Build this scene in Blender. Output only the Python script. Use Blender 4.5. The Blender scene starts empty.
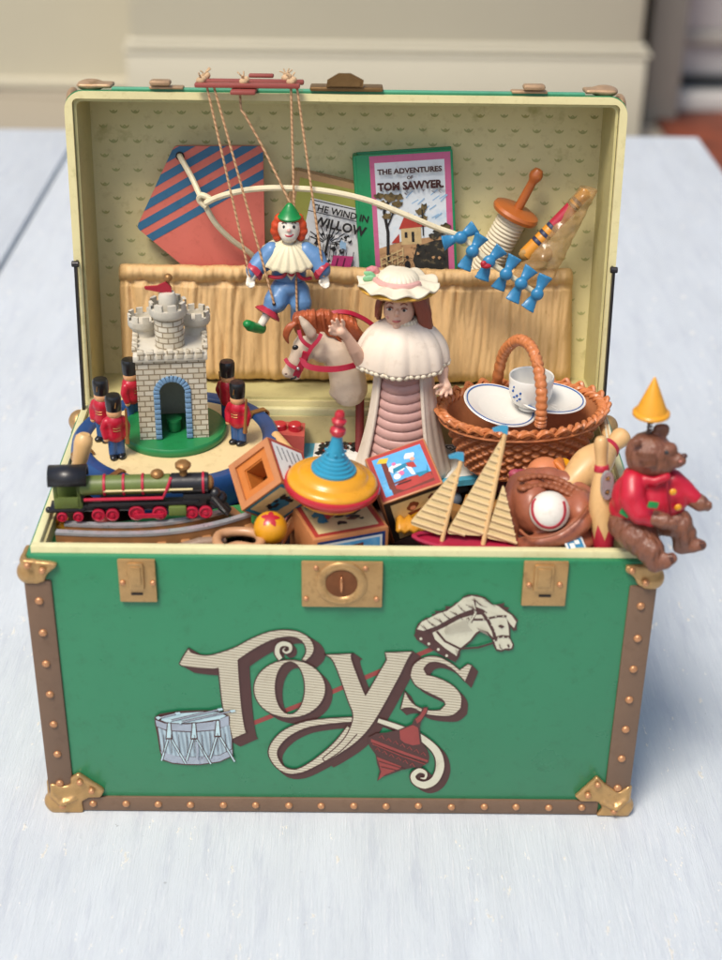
import bpy, bmesh, math, random
from mathutils import Vector, Matrix, noise, geometry
random.seed(7)
S = 0.03            # everything is modelled in units of 3 cm and brought to real size at the end
V = Vector
sc = bpy.context.scene
col = sc.collection
PI = math.pi

# ------------------------------------------------------------------ camera, sky, sun, exposure
F_PX = 1461.7
CAM = V((0.0728, -12.0945, 10.9269))
PITCH, YAW, ROLL = 0.5113, 0.0091, 0.0145
_cp, _sp, _cy, _sy = math.cos(PITCH), math.sin(PITCH), math.cos(YAW), math.sin(YAW)
FWD = V((_sy*_cp, _cy*_cp, -_sp)); _r = V((_cy, -_sy, 0)); _u = _r.cross(FWD)
RIGHT = math.cos(ROLL)*_r + math.sin(ROLL)*_u
UP = -math.sin(ROLL)*_r + math.cos(ROLL)*_u
cd = bpy.data.cameras.new('camera'); cam = bpy.data.objects.new('camera', cd); col.objects.link(cam)
cd.sensor_fit = 'VERTICAL'; cd.sensor_height = 24; cd.lens = F_PX/960*24
cd.clip_start = 0.01; cd.clip_end = 60
cam.matrix_world = Matrix(((RIGHT.x, UP.x, -FWD.x, CAM.x*S), (RIGHT.y, UP.y, -FWD.y, CAM.y*S), (RIGHT.z, UP.z, -FWD.z, CAM.z*S), (0, 0, 0, 1)))
cd.dof.use_dof = True; cd.dof.focus_distance = 16.3*S; cd.dof.aperture_fstop = 7.5
sc.camera = cam
w = bpy.data.worlds.new('World'); sc.world = w; w.use_nodes = True
nt = w.node_tree; bg = nt.nodes['Background']; sky = nt.nodes.new('ShaderNodeTexSky')
SUN_EL, SUN_AZ = 60, 215      # azimuth clockwise from +Y
sky.sky_type = 'NISHITA'; sky.sun_disc = False; sky.sun_elevation = math.radians(SUN_EL); sky.sun_rotation = math.radians(SUN_AZ)
sky.dust_density = 3.0; sky.air_density = 1.0; sky.ozone_density = 1.0
nt.links.new(sky.outputs[0], bg.inputs[0]); bg.inputs[1].default_value = 0.115
sl = bpy.data.lights.new('sun', 'SUN'); so = bpy.data.objects.new('sun', sl); col.objects.link(so)
sl.energy = 2.3; sl.angle = math.radians(20); sl.color = (1, .93, .82)
_el, _az = math.radians(SUN_EL), math.radians(SUN_AZ)
_d = V((math.sin(_az)*math.cos(_el), math.cos(_az)*math.cos(_el), math.sin(_el)))
so.rotation_euler = _d.to_track_quat('Z', 'Y').to_euler()
sc.view_settings.view_transform = 'Standard'; sc.view_settings.look = 'None'; sc.view_settings.gamma = 1
sc.view_settings.exposure = 0.45
sc.cycles.max_bounces = 8

# ------------------------------------------------------------------ measuring helpers (a point of the photo at a known world depth)
def ray(u, v): return (RIGHT*((u-361)/F_PX) + UP*((480-v)/F_PX) + FWD)
def Y(u, v, y): d = ray(u, v); return CAM + d*((y-CAM.y)/d.y)
def Z(u, v, z): d = ray(u, v); return CAM + d*((z-CAM.z)/d.z)
def PL(u, v, p, n): d = ray(u, v); return CAM + d*((V(p)-CAM).dot(n)/d.dot(n))
def kpx(p): return (V(p)-CAM).dot(FWD)/F_PX       # units per pixel at a point

# ------------------------------------------------------------------ materials
def lin(c):
    if isinstance(c, str):
        c = tuple(int(c[i:i+2], 16)/255 for i in (0, 2, 4))
    return tuple(x/12.92 if x <= .04045 else ((x+.055)/1.055)**2.4 for x in c)
MATS = {}
def mat(name, c, rough=.5, var=.08, nscale=3, bump=.15, bscale=12, metal=0, stretch=(1, 1, 1), c2=None, c2amt=.5, c2scale=4, coat=0, spec=.5, dist=.02, alpha=1, trans=0, det=4, fine=0):
    if name in MATS: return MATS[name]
    m = bpy.data.materials.new(name); m.use_nodes = True; MATS[name] = m
    t = m.node_tree; N = t.nodes; L = t.links; b = N['Principled BSDF']
    c = lin(c)
    tc = N.new('ShaderNodeTexCoord'); mp = N.new('ShaderNodeMapping'); L.new(tc.outputs['Object'], mp.inputs[0])
    mp.inputs['Scale'].default_value = tuple(s/S for s in stretch)
    n1 = N.new('ShaderNodeTexNoise'); n1.inputs['Scale'].default_value = nscale; n1.inputs['Detail'].default_value = 5; n1.inputs['Roughness'].default_value = .65
    L.new(mp.outputs[0], n1.inputs[0])
    mix = N.new('ShaderNodeMix'); mix.data_type = 'RGBA'
    mr = N.new('ShaderNodeMapRange'); mr.inputs['From Min'].default_value = .3; mr.inputs['From Max'].default_value = .7
    L.new(n1.outputs[0], mr.inputs[0]); L.new(mr.outputs[0], mix.inputs[0])
    mix.inputs[6].default_value = (*[min(1, x*(1-var)) for x in c], 1); mix.inputs[7].default_value = (*[min(1, x*(1+var)) for x in c], 1)
    out = mix.outputs[2]
    if c2:
        n2 = N.new('ShaderNodeTexNoise'); n2.inputs['Scale'].default_value = c2scale; n2.inputs['Detail'].default_value = 7; n2.inputs['Roughness'].default_value = .6
        L.new(mp.outputs[0], n2.inputs[0])
        r2 = N.new('ShaderNodeMapRange'); r2.inputs['From Min'].default_value = 1-c2amt; r2.inputs['From Max'].default_value = 1-c2amt+.15
        L.new(n2.outputs[0], r2.inputs[0])
        m2 = N.new('ShaderNodeMix'); m2.data_type = 'RGBA'; L.new(r2.outputs[0], m2.inputs[0]); L.new(out, m2.inputs[6]); m2.inputs[7].default_value = (*lin(c2), 1)
        out = m2.outputs[2]
    if fine >= 0:      # handling wear and grime
        nw = N.new('ShaderNodeTexNoise'); nw.inputs['Scale'].default_value = 7.3; nw.inputs['Detail'].default_value = 9; nw.inputs['Roughness'].default_value = .72
        L.new(mp.outputs[0], nw.inputs[0])
        rw = N.new('ShaderNodeMapRange'); rw.inputs['From Min'].default_value = .54; rw.inputs['From Max'].default_value = .74; rw.inputs['To Max'].default_value = .5
        L.new(nw.outputs[0], rw.inputs[0])
        mw = N.new('ShaderNodeMix'); mw.data_type = 'RGBA'; mw.blend_type = 'MULTIPLY'; L.new(rw.outputs[0], mw.inputs[0]); L.new(out, mw.inputs[6]); mw.inputs[7].default_value = (.62, .55, .46, 1)
        out = mw.outputs[2]
    L.new(out, b.inputs['Base Color'])
    rr = N.new('ShaderNodeMapRange'); rr.inputs['To Min'].default_value = max(.02, rough-.1); rr.inputs['To Max'].default_value = min(1, rough+.1)
    L.new(n1.outputs[0], rr.inputs[0]); L.new(rr.outputs[0], b.inputs['Roughness'])
    b.inputs['Metallic'].default_value = metal; b.inputs['Coat Weight'].default_value = coat; b.inputs['Coat Roughness'].default_value = .15
    b.inputs['Specular IOR Level'].default_value = spec
    if bump:
        n3 = N.new('ShaderNodeTexNoise'); n3.inputs['Scale'].default_value = bscale; n3.inputs['Detail'].default_value = det
        L.new(mp.outputs[0], n3.inputs[0])
        bp = N.new('ShaderNodeBump'); bp.inputs['Strength'].default_value = bump; bp.inputs['Distance'].default_value = dist*S
        L.new(n3.outputs[0], bp.inputs['Height']); L.new(bp.outputs[0], b.inputs['Normal'])
    if alpha < 1: b.inputs['Alpha'].default_value = alpha
    if trans: b.inputs['Transmission Weight'].default_value = trans
    return m
def nodes(m): return m.node_tree.nodes, m.node_tree.links, m.node_tree.nodes['Principled BSDF']

def stripes(name, ca, cb, direction, period, duty=.5, soft=.08, rough=.5, bump=.0, dist=.02, var=.05):
    """two colours in bands across a direction (object units)"""
    m = mat(name, ca, rough, var, 4, .08, 20)
    N, L, b = nodes(m)
    tc = N.new('ShaderNodeTexCoord'); dt = N.new('ShaderNodeVectorMath'); dt.operation = 'DOT_PRODUCT'
    L.new(tc.outputs['Object'], dt.inputs[0]); dt.inputs[1].default_value = V(direction)/(S*period)
    nz = N.new('ShaderNodeTexNoise'); nz.inputs['Scale'].default_value = 6/S; L.new(tc.outputs['Object'], nz.inputs[0])
    ad = N.new('ShaderNodeMath'); ad.operation = 'MULTIPLY_ADD'; L.new(nz.outputs[0], ad.inputs[0]); ad.inputs[1].default_value = .15; L.new(dt.outputs['Value'], ad.inputs[2])
    fr = N.new('ShaderNodeMath'); fr.operation = 'FRACT'; L.new(ad.outputs[0], fr.inputs[0])
    pp = N.new('ShaderNodeMath'); pp.operation = 'PINGPONG'; pp.inputs[1].default_value = .5; L.new(fr.outputs[0], pp.inputs[0])
    mr = N.new('ShaderNodeMapRange'); mr.inputs['From Min'].default_value = duty*.5-soft*.5; mr.inputs['From Max'].default_value = duty*.5+soft*.5
    L.new(pp.outputs[0], mr.inputs[0])
    mx = N.new('ShaderNodeMix'); mx.data_type = 'RGBA'; L.new(mr.outputs[0], mx.inputs[0])
    old = b.inputs['Base Color'].links[0].from_socket
    mx.inputs[6].default_value = (*lin(cb), 1); L.new(old, mx.inputs[7]); L.new(mx.outputs[2], b.inputs['Base Color'])
    if bump:
        bp = N.new('ShaderNodeBump'); bp.inputs['Strength'].default_value = bump; bp.inputs['Distance'].default_value = dist*S
        L.new(pp.outputs[0], bp.inputs['Height']); L.new(bp.outputs[0], b.inputs['Normal'])
    return m

# ------------------------------------------------------------------ mesh building
ORG = {}
def frame(o, x, y, z):
    return Matrix(((x[0], y[0], z[0], o[0]), (x[1], y[1], z[1], o[1]), (x[2], y[2], z[2], o[2]), (0, 0, 0, 1)))
def T(loc=(0, 0, 0), rot=(0, 0, 0)):
    from mathutils import Euler
    return Matrix.Translation(loc) @ Euler([math.radians(a) for a in rot]).to_matrix().to_4x4()
def axis_frame(o, d, hint=(0, 0, 1)):
    z = V(d).normalized(); h = V(hint)
    if abs(z.dot(h)) > .95: h = V((1, 0, 0))
    x = h.cross(z).normalized(); y = z.cross(x)
    return frame(o, x, y, z)
def smooth_path(pts, n=6, closed=False):
    P = [V(p) for p in pts]; out = []
    m = len(P); rng = range(m) if closed else range(m-1)
    for i in rng:
        if closed: p0, p1, p2, p3 = P[i-1], P[i], P[(i+1) % m], P[(i+2) % m]
        else: p0, p1, p2, p3 = P[max(i-1, 0)], P[i], P[i+1], P[min(i+2, m-1)]
        for j in range(n):
            t = j/n
            out.append(.5*((2*p1)+(-p0+p2)*t+(2*p0-5*p1+4*p2-p3)*t*t+(-p0+3*p1-3*p2+p3)*t**3))
    if not closed: out.append(P[-1])
    return out
def lerp_list(a, n):
    return [a[min(int(i/n), len(a)-1)] + (a[min(int(i/n)+1, len(a)-1)]-a[min(int(i/n), len(a)-1)])*(i/n-int(i/n)) for i in range((len(a)-1)*n+1)]

class MB:
    def __init__(s): s.v = []; s.f = []; s.fm = []; s.mi = 0
    def mat(s, i): s.mi = i; return s
    def add(s, vs, fs):
        n = len(s.v); s.v += [V(p) for p in vs]
        for f in fs: s.f.append([n+i for i in f]); s.fm.append(s.mi)
        return s
    def box(s, M, size, bev=.01, seg=2):
        if not isinstance(M, Matrix): M = T(M)
        bm = bmesh.new(); bmesh.ops.create_cube(bm, size=1)
        for v_ in bm.verts: v_.co = V((v_.co.x*size[0], v_.co.y*size[1], v_.co.z*size[2]))
        b = min(bev, min(size)*.45)
        if b > 0: bmesh.ops.bevel(bm, geom=bm.edges[:], offset=b, segments=seg, profile=.5, affect='EDGES')
        bm.verts.index_update()
        s.add([M @ v_.co for v_ in bm.verts], [[v_.index for v_ in f.verts] for f in bm.faces]); bm.free(); return s
    def bx(s, lo, hi, bev=.01):
        lo, hi = V(lo), V(hi); return s.box((lo+hi)/2, hi-lo, bev)
    def lathe(s, prof, M=None, n=32, a0=0, a1=2*PI, sx=1, sy=1, wob=None):
        M = M or Matrix(); full = abs(a1-a0-2*PI) < 1e-6; m = n if full else n+1
        vs = []; fs = []
        for (r, z) in prof:
            for i in range(m):
                a = a0+(a1-a0)*i/n; rr = r*(wob(a, z) if wob else 1)
                vs.append(M @ V((rr*math.cos(a)*sx, rr*math.sin(a)*sy, z)))
        for j in range(len(prof)-1):
            for i in range(n):
                k = (i+1) % m
                fs.append([j*m+i, j*m+k, (j+1)*m+k, (j+1)*m+i])
        if full:
            closed = abs(prof[0][0]-prof[-1][0]) < 1e-6 and abs(prof[0][1]-prof[-1][1]) < 1e-6
            if prof[0][0] > 1e-6 and not closed: fs.append(list(range(m))[::-1])
            if prof[-1][0] > 1e-6 and not closed: fs.append([(len(prof)-1)*m+i for i in range(m)])
        return s.add(vs, fs)
    def cyl(s, p0, p1, r0, r1=None, n=20, bev=.15):
        p0, p1 = V(p0), V(p1); r1 = r0 if r1 is None else r1; L_ = (p1-p0).length; b = min(bev*min(r0, r1), L_*.3)
        return s.lathe([(0, 0), (r0-b, 0), (r0, b), (r1, L_-b), (r1-b, L_), (0, L_)], axis_frame(p0, p1-p0), n)
    def tube(s, pts, r, n=8, sm=0, closed=False, flat=None):
        if sm:
            if isinstance(r, (list, tuple)): r = lerp_list(list(r), sm)
            pts = smooth_path(pts, sm, closed)
        pts = [V(p) for p in pts]; m = len(pts)
        if not isinstance(r, (list, tuple)): r = [r]*m
        r = list(r) + [r[-1]]*(m-len(r))
        up = None; vs = []; fs = []
        for i, p in enumerate(pts):
            if closed: d = pts[(i+1) % m]-pts[i-1]
            else: d = pts[min(i+1, m-1)]-pts[max(i-1, 0)]
            if d.length < 1e-9: d = V((0, 0, 1))
            d.normalize()
            if up is None: up = d.orthogonal().normalized()
            up = (up - d*up.dot(d)).normalized(); side = d.cross(up)
            for j in range(n):
                a = 2*PI*j/n; o = up*math.cos(a)+side*math.sin(a)
                vs.append(p+o*r[i])
        for i in range(m if closed else m-1):
            i2 = (i+1) % m
            for j in range(n):
                fs.append([i*n+j, i*n+(j+1) % n, i2*n+(j+1) % n, i2*n+j])
        if not closed: fs.append(list(range(n))[::-1]); fs.append([(m-1)*n+j for j in range(n)])
        return s.add(vs, fs)
    def strap(s, pts, w, t, nrm, sm=0):
        """flat band: width along cross(dir, nrm), thickness along nrm (vector or list)"""
        if sm: pts = smooth_path(pts, sm)
        pts = [V(p) for p in pts]; m = len(pts); vs = []; fs = []
        for i, p in enumerate(pts):
            d = (pts[min(i+1, m-1)]-pts[max(i-1, 0)]).normalized()
            nn = V(nrm[min(i, len(nrm)-1)]) if isinstance(nrm, list) else V(nrm)
            nn = (nn-d*nn.dot(d)).normalized(); sd = d.cross(nn)
            for a, b in ((-.5, -.5), (.5, -.5), (.5, .5), (-.5, .5)): vs.append(p+sd*w*a+nn*t*b)
        for i in range(m-1):
            for j in range(4): fs.append([i*4+j, i*4+(j+1) % 4, (i+1)*4+(j+1) % 4, (i+1)*4+j])
        fs.append([3, 2, 1, 0]); fs.append([(m-1)*4+j for j in range(4)])
        return s.add(vs, fs)
    def prism(s, poly, M, z0, z1, holes=(), taper=0):
        """poly (2D list) in the XY of M, extruded z0..z1"""
        loops = [list(poly)]+[list(h) for h in holes]
        flat = [p for l in loops for p in l]
        tris = geometry.tessellate_polygon([[V((p[0], p[1], 0)) for p in l] for l in loops])
        n = len(flat)
        vs = [M @ V((p[0], p[1], z0)) for p in flat]+[M @ V((p[0], p[1], z1)) for p in flat]
        fs = []
        area = sum(loops[0][i-1][0]*loops[0][i][1]-loops[0][i][0]*loops[0][i-1][1] for i in range(len(loops[0])))
        for t in tris:
            a, b, c = [flat[i] for i in t]
            ccw = (b[0]-a[0])*(c[1]-a[1])-(b[1]-a[1])*(c[0]-a[0]) > 0
            up_ = list(t) if ccw else list(t)[::-1]
            fs.append([n+i for i in up_]); fs.append([i for i in up_[::-1]])
        o = 0
        for li, l in enumerate(loops):
            ar = sum(l[i-1][0]*l[i][1]-l[i][0]*l[i-1][1] for i in range(len(l)))
            ccw = ar > 0
            if li: ccw = not ccw
            for i in range(len(l)):
                a, b = o+i, o+(i+1) % len(l)
                fs.append([a, b, n+b, n+a] if (ccw if not li else ccw) else [b, a, n+a, n+b])
            o += len(l)
        return s.add(vs, fs)
    def ell(s, c, r, M=None, n=20, m=12):
        if not isinstance(r, (tuple, list, Vector)): r = (r, r, r)
        M = (Matrix.Translation(c) @ M) if M is not None else Matrix.Translation(c)
        vs = [M @ V((0, 0, -r[2]))]; fs = []
        for j in range(1, m):
            b = -PI/2+PI*j/m
            for i in range(n):
                a = 2*PI*i/n; vs.append(M @ V((r[0]*math.cos(b)*math.cos(a), r[1]*math.cos(b)*math.sin(a), r[2]*math.sin(b))))
        vs.append(M @ V((0, 0, r[2])))
        for i in range(n): fs.append([0, 1+(i+1) % n, 1+i])
        for j in range(m-2):
            for i in range(n): fs.append([1+j*n+i, 1+j*n+(i+1) % n, 1+(j+1)*n+(i+1) % n, 1+(j+1)*n+i])
        e = len(vs)-1; b0 = 1+(m-2)*n
        for i in range(n): fs.append([b0+i, b0+(i+1) % n, e])
        return s.add(vs, fs)
    def grid(s, fn, nu, nv, close_u=False, flip=False):
        vs = [fn(i/nu, j/nv) for j in range(nv+1) for i in range(nu+(0 if close_u else 1))]
        m = nu if close_u else nu+1; fs = []
        for j in range(nv):
            for i in range(nu):
                k = (i+1) % m; f = [j*m+i, j*m+k, (j+1)*m+k, (j+1)*m+i]
                fs.append(f[::-1] if flip else f)
        return s.add(vs, fs)
    def chain(s, pts, rs, n=12):
        """closed limb: balls joined by tapering tubes (for blobs)"""
        pts = [V(p) for p in pts]
        for p, r in zip(pts, rs): s.ell(p, r, n=n, m=8)
        s.tube(pts, list(rs), n=n)
        return s

def build(name, mb, mats, parent=None, angle=40, org=None, solid=0):
    me = bpy.data.meshes.new(name)
    if org is None:
        if parent is not None: org = ORG[parent.name]
        else:
            xs = [p.x for p in mb.v]; ys = [p.y for p in mb.v]; zs = [p.z for p in mb.v]
            org = V(((min(xs)+max(xs))/2, (min(ys)+max(ys))/2, min(zs)))
    me.from_pydata([tuple(p-org) for p in mb.v], [], mb.f)
    for m in (mats if isinstance(mats, (list, tuple)) else [mats]): me.materials.append(m)
    me.polygons.foreach_set('material_index', mb.fm)
    me.polygons.foreach_set('use_smooth', [True]*len(mb.f))
    me.update(); me.set_sharp_from_angle(angle=math.radians(angle))
    o = bpy.data.objects.new(name, me); col.objects.link(o)
    ORG[o.name] = org
    if parent is not None: o.parent = parent
    else: o.location = org
    return o
def evaluate(o):
    dg = bpy.context.evaluated_depsgraph_get(); e = o.evaluated_get(dg)
    me = bpy.data.meshes.new_from_object(e); old = o.data; o.modifiers.clear(); o.data = me
    nm = old.name; bpy.data.meshes.remove(old); me.name = nm
    return o
def blob(name, mb, m, parent=None, vox=.02, it=4, post=None, org=None):
    o = build(name, mb, m, parent, org=org)
    r = o.modifiers.new('r', 'REMESH'); r.mode = 'VOXEL'; r.voxel_size = vox; r.use_smooth_shade = True
    s_ = o.modifiers.new('s', 'SMOOTH'); s_.factor = .5; s_.iterations = it
    evaluate(o)
    if post:
        og = ORG[o.name]
        for v_ in o.data.vertices: v_.co = post(v_.co+og)-og
    for p in o.data.polygons: p.use_smooth = True
    return o
def solidify(o, t, off=0):
    m = o.modifiers.new('t', 'SOLIDIFY'); m.thickness = t; m.offset = off; return evaluate(o)
def thing(name, label, cat, loc, group=None):
    o = bpy.data.objects.new(name, None); col.objects.link(o); o.location = loc; o.empty_display_size = .1
    ORG[o.name] = V(loc); tag(o, label, cat, group); return o
def tag(o, label=None, cat=None, group=None, kind=None):
    if label: o['label'] = label
    if cat: o['category'] = cat
    if group: o['group'] = group
    if kind: o['kind'] = kind
    return o
def copy_tree(o, shift, label=None, rotz=0):
    def cp(src, par):
        c = src.copy(); col.objects.link(c); ORG[c.name] = ORG[src.name]
        if par is not None: c.parent = par
        for ch in [x for x in bpy.data.objects if x.parent == src]: cp(ch, c)
        return c
    r = cp(o, None); r.location = V(o.location)+V(shift); r.rotation_euler.z += rotz
    if label: r['label'] = label
    return r
def text(name, s_, M, size, m, parent, sx=1, bold=.0, align='CENTER', ext=.004, shear=0):
    cu = bpy.data.curves.new(name, 'FONT'); cu.body = s_; cu.size = size; cu.align_x = align; cu.extrude = ext; cu.offset = bold; cu.shear = shear; cu.resolution_u = 3
    o = bpy.data.objects.new(name, cu); col.objects.link(o)
    dg = bpy.context.evaluated_depsgraph_get(); me = bpy.data.meshes.new_from_object(o.evaluated_get(dg))
    bpy.data.objects.remove(o)
    org = ORG[parent.name]
    for v_ in me.vertices: v_.co = M @ V((v_.co.x*sx, v_.co.y, v_.co.z)) - org
    me.materials.clear(); me.materials.append(m); me.name = name
    o = bpy.data.objects.new(name, me); col.objects.link(o); o.parent = parent; ORG[o.name] = org
    return o
def flat_stroke(mb, pts, w, M, z, sm=0, dz=0):
    """a flat line of ink of width w (number or list) along 2D points in the XY of M"""
    if sm:
        if isinstance(w, (list, tuple)): w = lerp_list(list(w), sm)
        pts = [(p.x, p.y) for p in smooth_path([(a, b, 0) for a, b in pts], sm)]
    m = len(pts)
    if not isinstance(w, (list, tuple)): w = [w]*m
    vs = []; fs = []
    for i in range(m):
        a = V(pts[max(i-1, 0)]); b = V(pts[min(i+1, m-1)]); d = b-a
        if d.length < 1e-9: d = V((1, 0))
        d.normalize(); nn = V((-d.y, d.x))*w[i]/2; p = V(pts[i])
        vs += [M @ V((p.x-nn.x, p.y-nn.y, z+dz*i)), M @ V((p.x+nn.x, p.y+nn.y, z+dz*i))]
    for i in range(m-1): fs.append([2*i, 2*i+2, 2*i+3, 2*i+1])
    mb.add(vs, fs)
def image_frame(c, e1, e2, e3, s3=1):
    """orientation of a cube from how its three edges run in the photo; returns axes (world)"""
    a = [V((e[0], e[1])) for e in (e1, e2, e3)]
    rx = V((a[0].x, a[1].x, a[2].x)).normalized(); ry = V((a[0].y, a[1].y, a[2].y)); ry = (ry-rx*ry.dot(rx)).normalized()
    rz = rx.cross(ry)
    if rz[2]*s3 < 0: rz = -rz
    return [(RIGHT*rx[i]+UP*ry[i]+FWD*rz[i]).normalized() for i in range(3)]
# ================================================================== THE SETTING
# ---- painted table
mt = mat('table_paint', 'cad0d4', .5, .05, 1.2, 0, stretch=(1.6, .35, 1), fine=-1)
N, L, b = nodes(mt)
tc = N.new('ShaderNodeTexCoord')
def mapping(sx, sy, rot=0):
    mp = N.new('ShaderNodeMapping'); mp.inputs['Scale'].default_value = (sx/S, sy/S, 1/S); mp.inputs['Rotation'].default_value = (0, 0, math.radians(rot)); L.new(tc.outputs['Object'], mp.inputs[0]); return mp
def nz(mp, sc_, det=6, ro=.6):
    n = N.new('ShaderNodeTexNoise'); n.inputs['Scale'].default_value = sc_; n.inputs['Detail'].default_value = det; n.inputs['Roughness'].default_value = ro; L.new(mp.outputs[0], n.inputs[0]); return n
def rng(src, a, b_, c=0, d=1):
    r = N.new('ShaderNodeMapRange'); r.inputs[1].default_value = a; r.inputs[2].default_value = b_; r.inputs[3].default_value = c; r.inputs[4].default_value = d; L.new(src, r.inputs[0]); return r.outputs[0]
def mixc(fac, a, c):
    m_ = N.new('ShaderNodeMix'); m_.data_type = 'RGBA'; L.new(fac, m_.inputs[0]); L.new(a, m_.inputs[6]); m_.inputs[7].default_value = (*lin(c), 1); return m_.outputs[2]
m1 = mapping(2.6, .3, 7); m3 = mapping(2.6, .9, 7); m4 = mapping(13, .5, 7)
grain = nz(m1, 2.2, 10, .72); chips = nz(m3, 3.1, 9, .68); fineg = nz(m4, 3, 10, .8); specks = nz(mapping(1, 1), 7, 4, .6)
out = b.inputs['Base Color'].links[0].from_socket
out = mixc(rng(grain.outputs[0], .5, .72, 0, .65), out, 'b0b6c1')
out = mixc(rng(fineg.outputs[0], .56, .62, 0, .65), out, 'e2e2e2')
out = mixc(rng(chips.outputs[0], .635, .655, 0, .95), out, 'fbf6ea')
out = mixc(rng(specks.outputs[0], .71, .73, 0, .6), out, '8d8f93')
L.new(out, b.inputs['Base Color'])
ad = N.new('ShaderNodeMath'); ad.operation = 'MULTIPLY_ADD'; L.new(grain.outputs[0], ad.inputs[0]); ad.inputs[1].default_value = .7; L.new(fineg.outputs[0], ad.inputs[2])
ad2 = N.new('ShaderNodeMath'); ad2.operation = 'ADD'; L.new(ad.outputs[0], ad2.inputs[0]); L.new(rng(chips.outputs[0], .65, .69, 0, .5), ad2.inputs[1])
bp = N.new('ShaderNodeBump'); bp.inputs['Strength'].default_value = .75; bp.inputs['Distance'].default_value = .03*S; L.new(ad2.outputs[0], bp.inputs['Height']); L.new(bp.outputs[0], b.inputs['Normal'])
wood_raw = mat('bare_grey_wood', '8a8378', .8, .2, 4, .4, 8)
table = thing('painted_table', 'large pale blue-white painted wooden table with worn paint, under the toy chest', 'table', (0, 8, -25))
xe = lambda y: 9.3+.1*(y-26.1)/1.0*.35
xs = [-22, -14.6, -7.12, xe(26)]
for i in range(3):
    t_ = MB()
    x0, x1 = xs[i]+.05, xs[i+1]-.05
    t_.box(T(((x0+x1)/2, 8.1, -.6)), (x1-x0, 36.2, 1.2), .07)
    build('plank', t_, [mt, wood_raw], table)
for (x, y) in ((-20.5, -7.5), (7.6, -7.5), (-20.5, 24), (7.6, 24)):
    build('leg', MB().bx((x-.9, y-.9, -25), (x+.9, y+.9, -1.2), .08), mt, table)
build('apron', MB().bx((-20.5, -8.2, -4), (7.6, -7.2, -1.22), .05), mt, table)
build('apron', MB().bx((-20.5, 23.6, -4), (7.6, 24.6, -1.22), .05), mt, table)
# ---- floor and walls behind
def struct(name, mb, m): return tag(build(name, mb, m), kind='structure')
fm = mat('porch_floor', '9c9483', .7, .12, .08, .2, 1)
N, L, b = nodes(fm)
br = N.new('ShaderNodeTexBrick'); tc = N.new('ShaderNodeTexCoord'); mp = N.new('ShaderNodeMapping'); mp.inputs['Scale'].default_value = (1/S/14, 1/S/14, 1); mp.inputs['Rotation'].default_value = (0, 0, .12)
L.new(tc.outputs['Object'], mp.inputs[0]); L.new(mp.outputs[0], br.inputs[0])
br.inputs['Color1'].default_value = (*lin('a0988a'), 1); br.inputs['Color2'].default_value = (*lin('938b7c'), 1); br.inputs['Mortar'].default_value = (*lin('6f685c'), 1)
br.inputs['Brick Width'].default_value = 1.0; br.inputs['Row Height'].default_value = 1.0; br.offset = 0; br.inputs['Scale'].default_value = 1; br.inputs['Mortar Size'].default_value = .02
L.new(br.outputs[0], b.inputs['Base Color'])
struct('floor', MB().bx((-260, -160, -26), (200, 240, -25), 0), fm)
beige = mat('beige_wall_paint', 'bab49f', .6, .03, .05, .05, 2)
beige2 = mat('beige_skirting_paint', 'c1bba7', .5, .03, .05, .05, 2)
white = mat('white_door_paint', 'c4c2c0', .45, .03, .05, .05, 2)
def px_x(u, y): return Y(u, 60, y).x
yl, yc_, yd = 128, 112, 124
xl = px_x(131, yc_); xr = px_x(641, yc_)
w_ = MB().bx((-260, yl, -25), (xl+4, yl+6, 60), 0); struct('wall_back', w_, beige)
z1 = Y(60, 82, yl-2).z
struct('skirting', MB().bx((-260, yl-1.2, -25), (xl-.1, yl-.01, z1), .4), beige2)
pil = MB().bx((xl, yc_, -25), (xr, yc_+30, 60), .5)
struct('wall_column', pil, beige)
zt = Y(300, 48, yc_-1.5).z; zm = Y(300, 57, yc_-1.5).z
sk = MB().bx((xl-.35, yc_-.4, -25), (xr+.45, yc_+29, zm), .2).bx((xl-.5, yc_-.55, zm+.02), (xr+.75, yc_+29, zm+.3), .1).bx((xl-.3, yc_-.3, zm+.34), (xr+.4, yc_+29, zt+.2), .3)
struct('skirting_column', sk, beige2)
# the white door to the right of the column, with its panel, sweep and threshold
dr = thing('panelled_door', 'white panelled door with raised panel beside the beige column, far behind the table', 'door', (xr+14, yd, -25))
x0 = xr+5; zb = Y(690, 80, yd).z
build('leaf', MB().bx((x0, yd, zb), (x0+60, yd+3, 60), .3), white, dr)
zp = Y(690, 29, yd).z; xp = px_x(677, yd)
fr = MB(); fr.bx((xp-1.6, yd-.7, zp-1.4), (x0+50, yd-.02, zp), .3).bx((xp-1.6, yd-.7, zp+.02), (xp, yd-.02, 55), .3); build('panel_moulding', fr, mat('door_moulding', 'a9a59c', .5), dr)
build('raised_panel', MB().bx((xp+.1, yd-.4, zp+.1), (x0+49, yd-.03, 54), .2), white, dr)
build('threshold', MB().bx((x0-4, yd-3, -25), (x0+60, yd-.8, Y(690, 86, yd).z), .3), mat('threshold_white', 'bdbab5', .4), dr)
build('draught_strip', MB().bx((x0, yd-.75, Y(690, 84, yd).z), (x0+60, yd-.1, zb+.6), .1), mat('rubber_dark', '26282a', .7), dr)
struct('door_jamb', MB().bx((xr+1.85, yd-6, -25), (x0-.1, yd+10, 60), .2), mat('jamb_shadowed_grey', '8e8a80', .6))  # dark vertical shadow beside the column is put into the jamb's grey
struct('doorstep', MB().bx((xr+3, 60, -24.99), (xr+90, yd-3.1, -24.6), .1), mat('red_brown_step', '7c3a20', .6, .25, .12, .3, .5, c2='4b2213', c2amt=.55, c2scale=.15))

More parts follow.
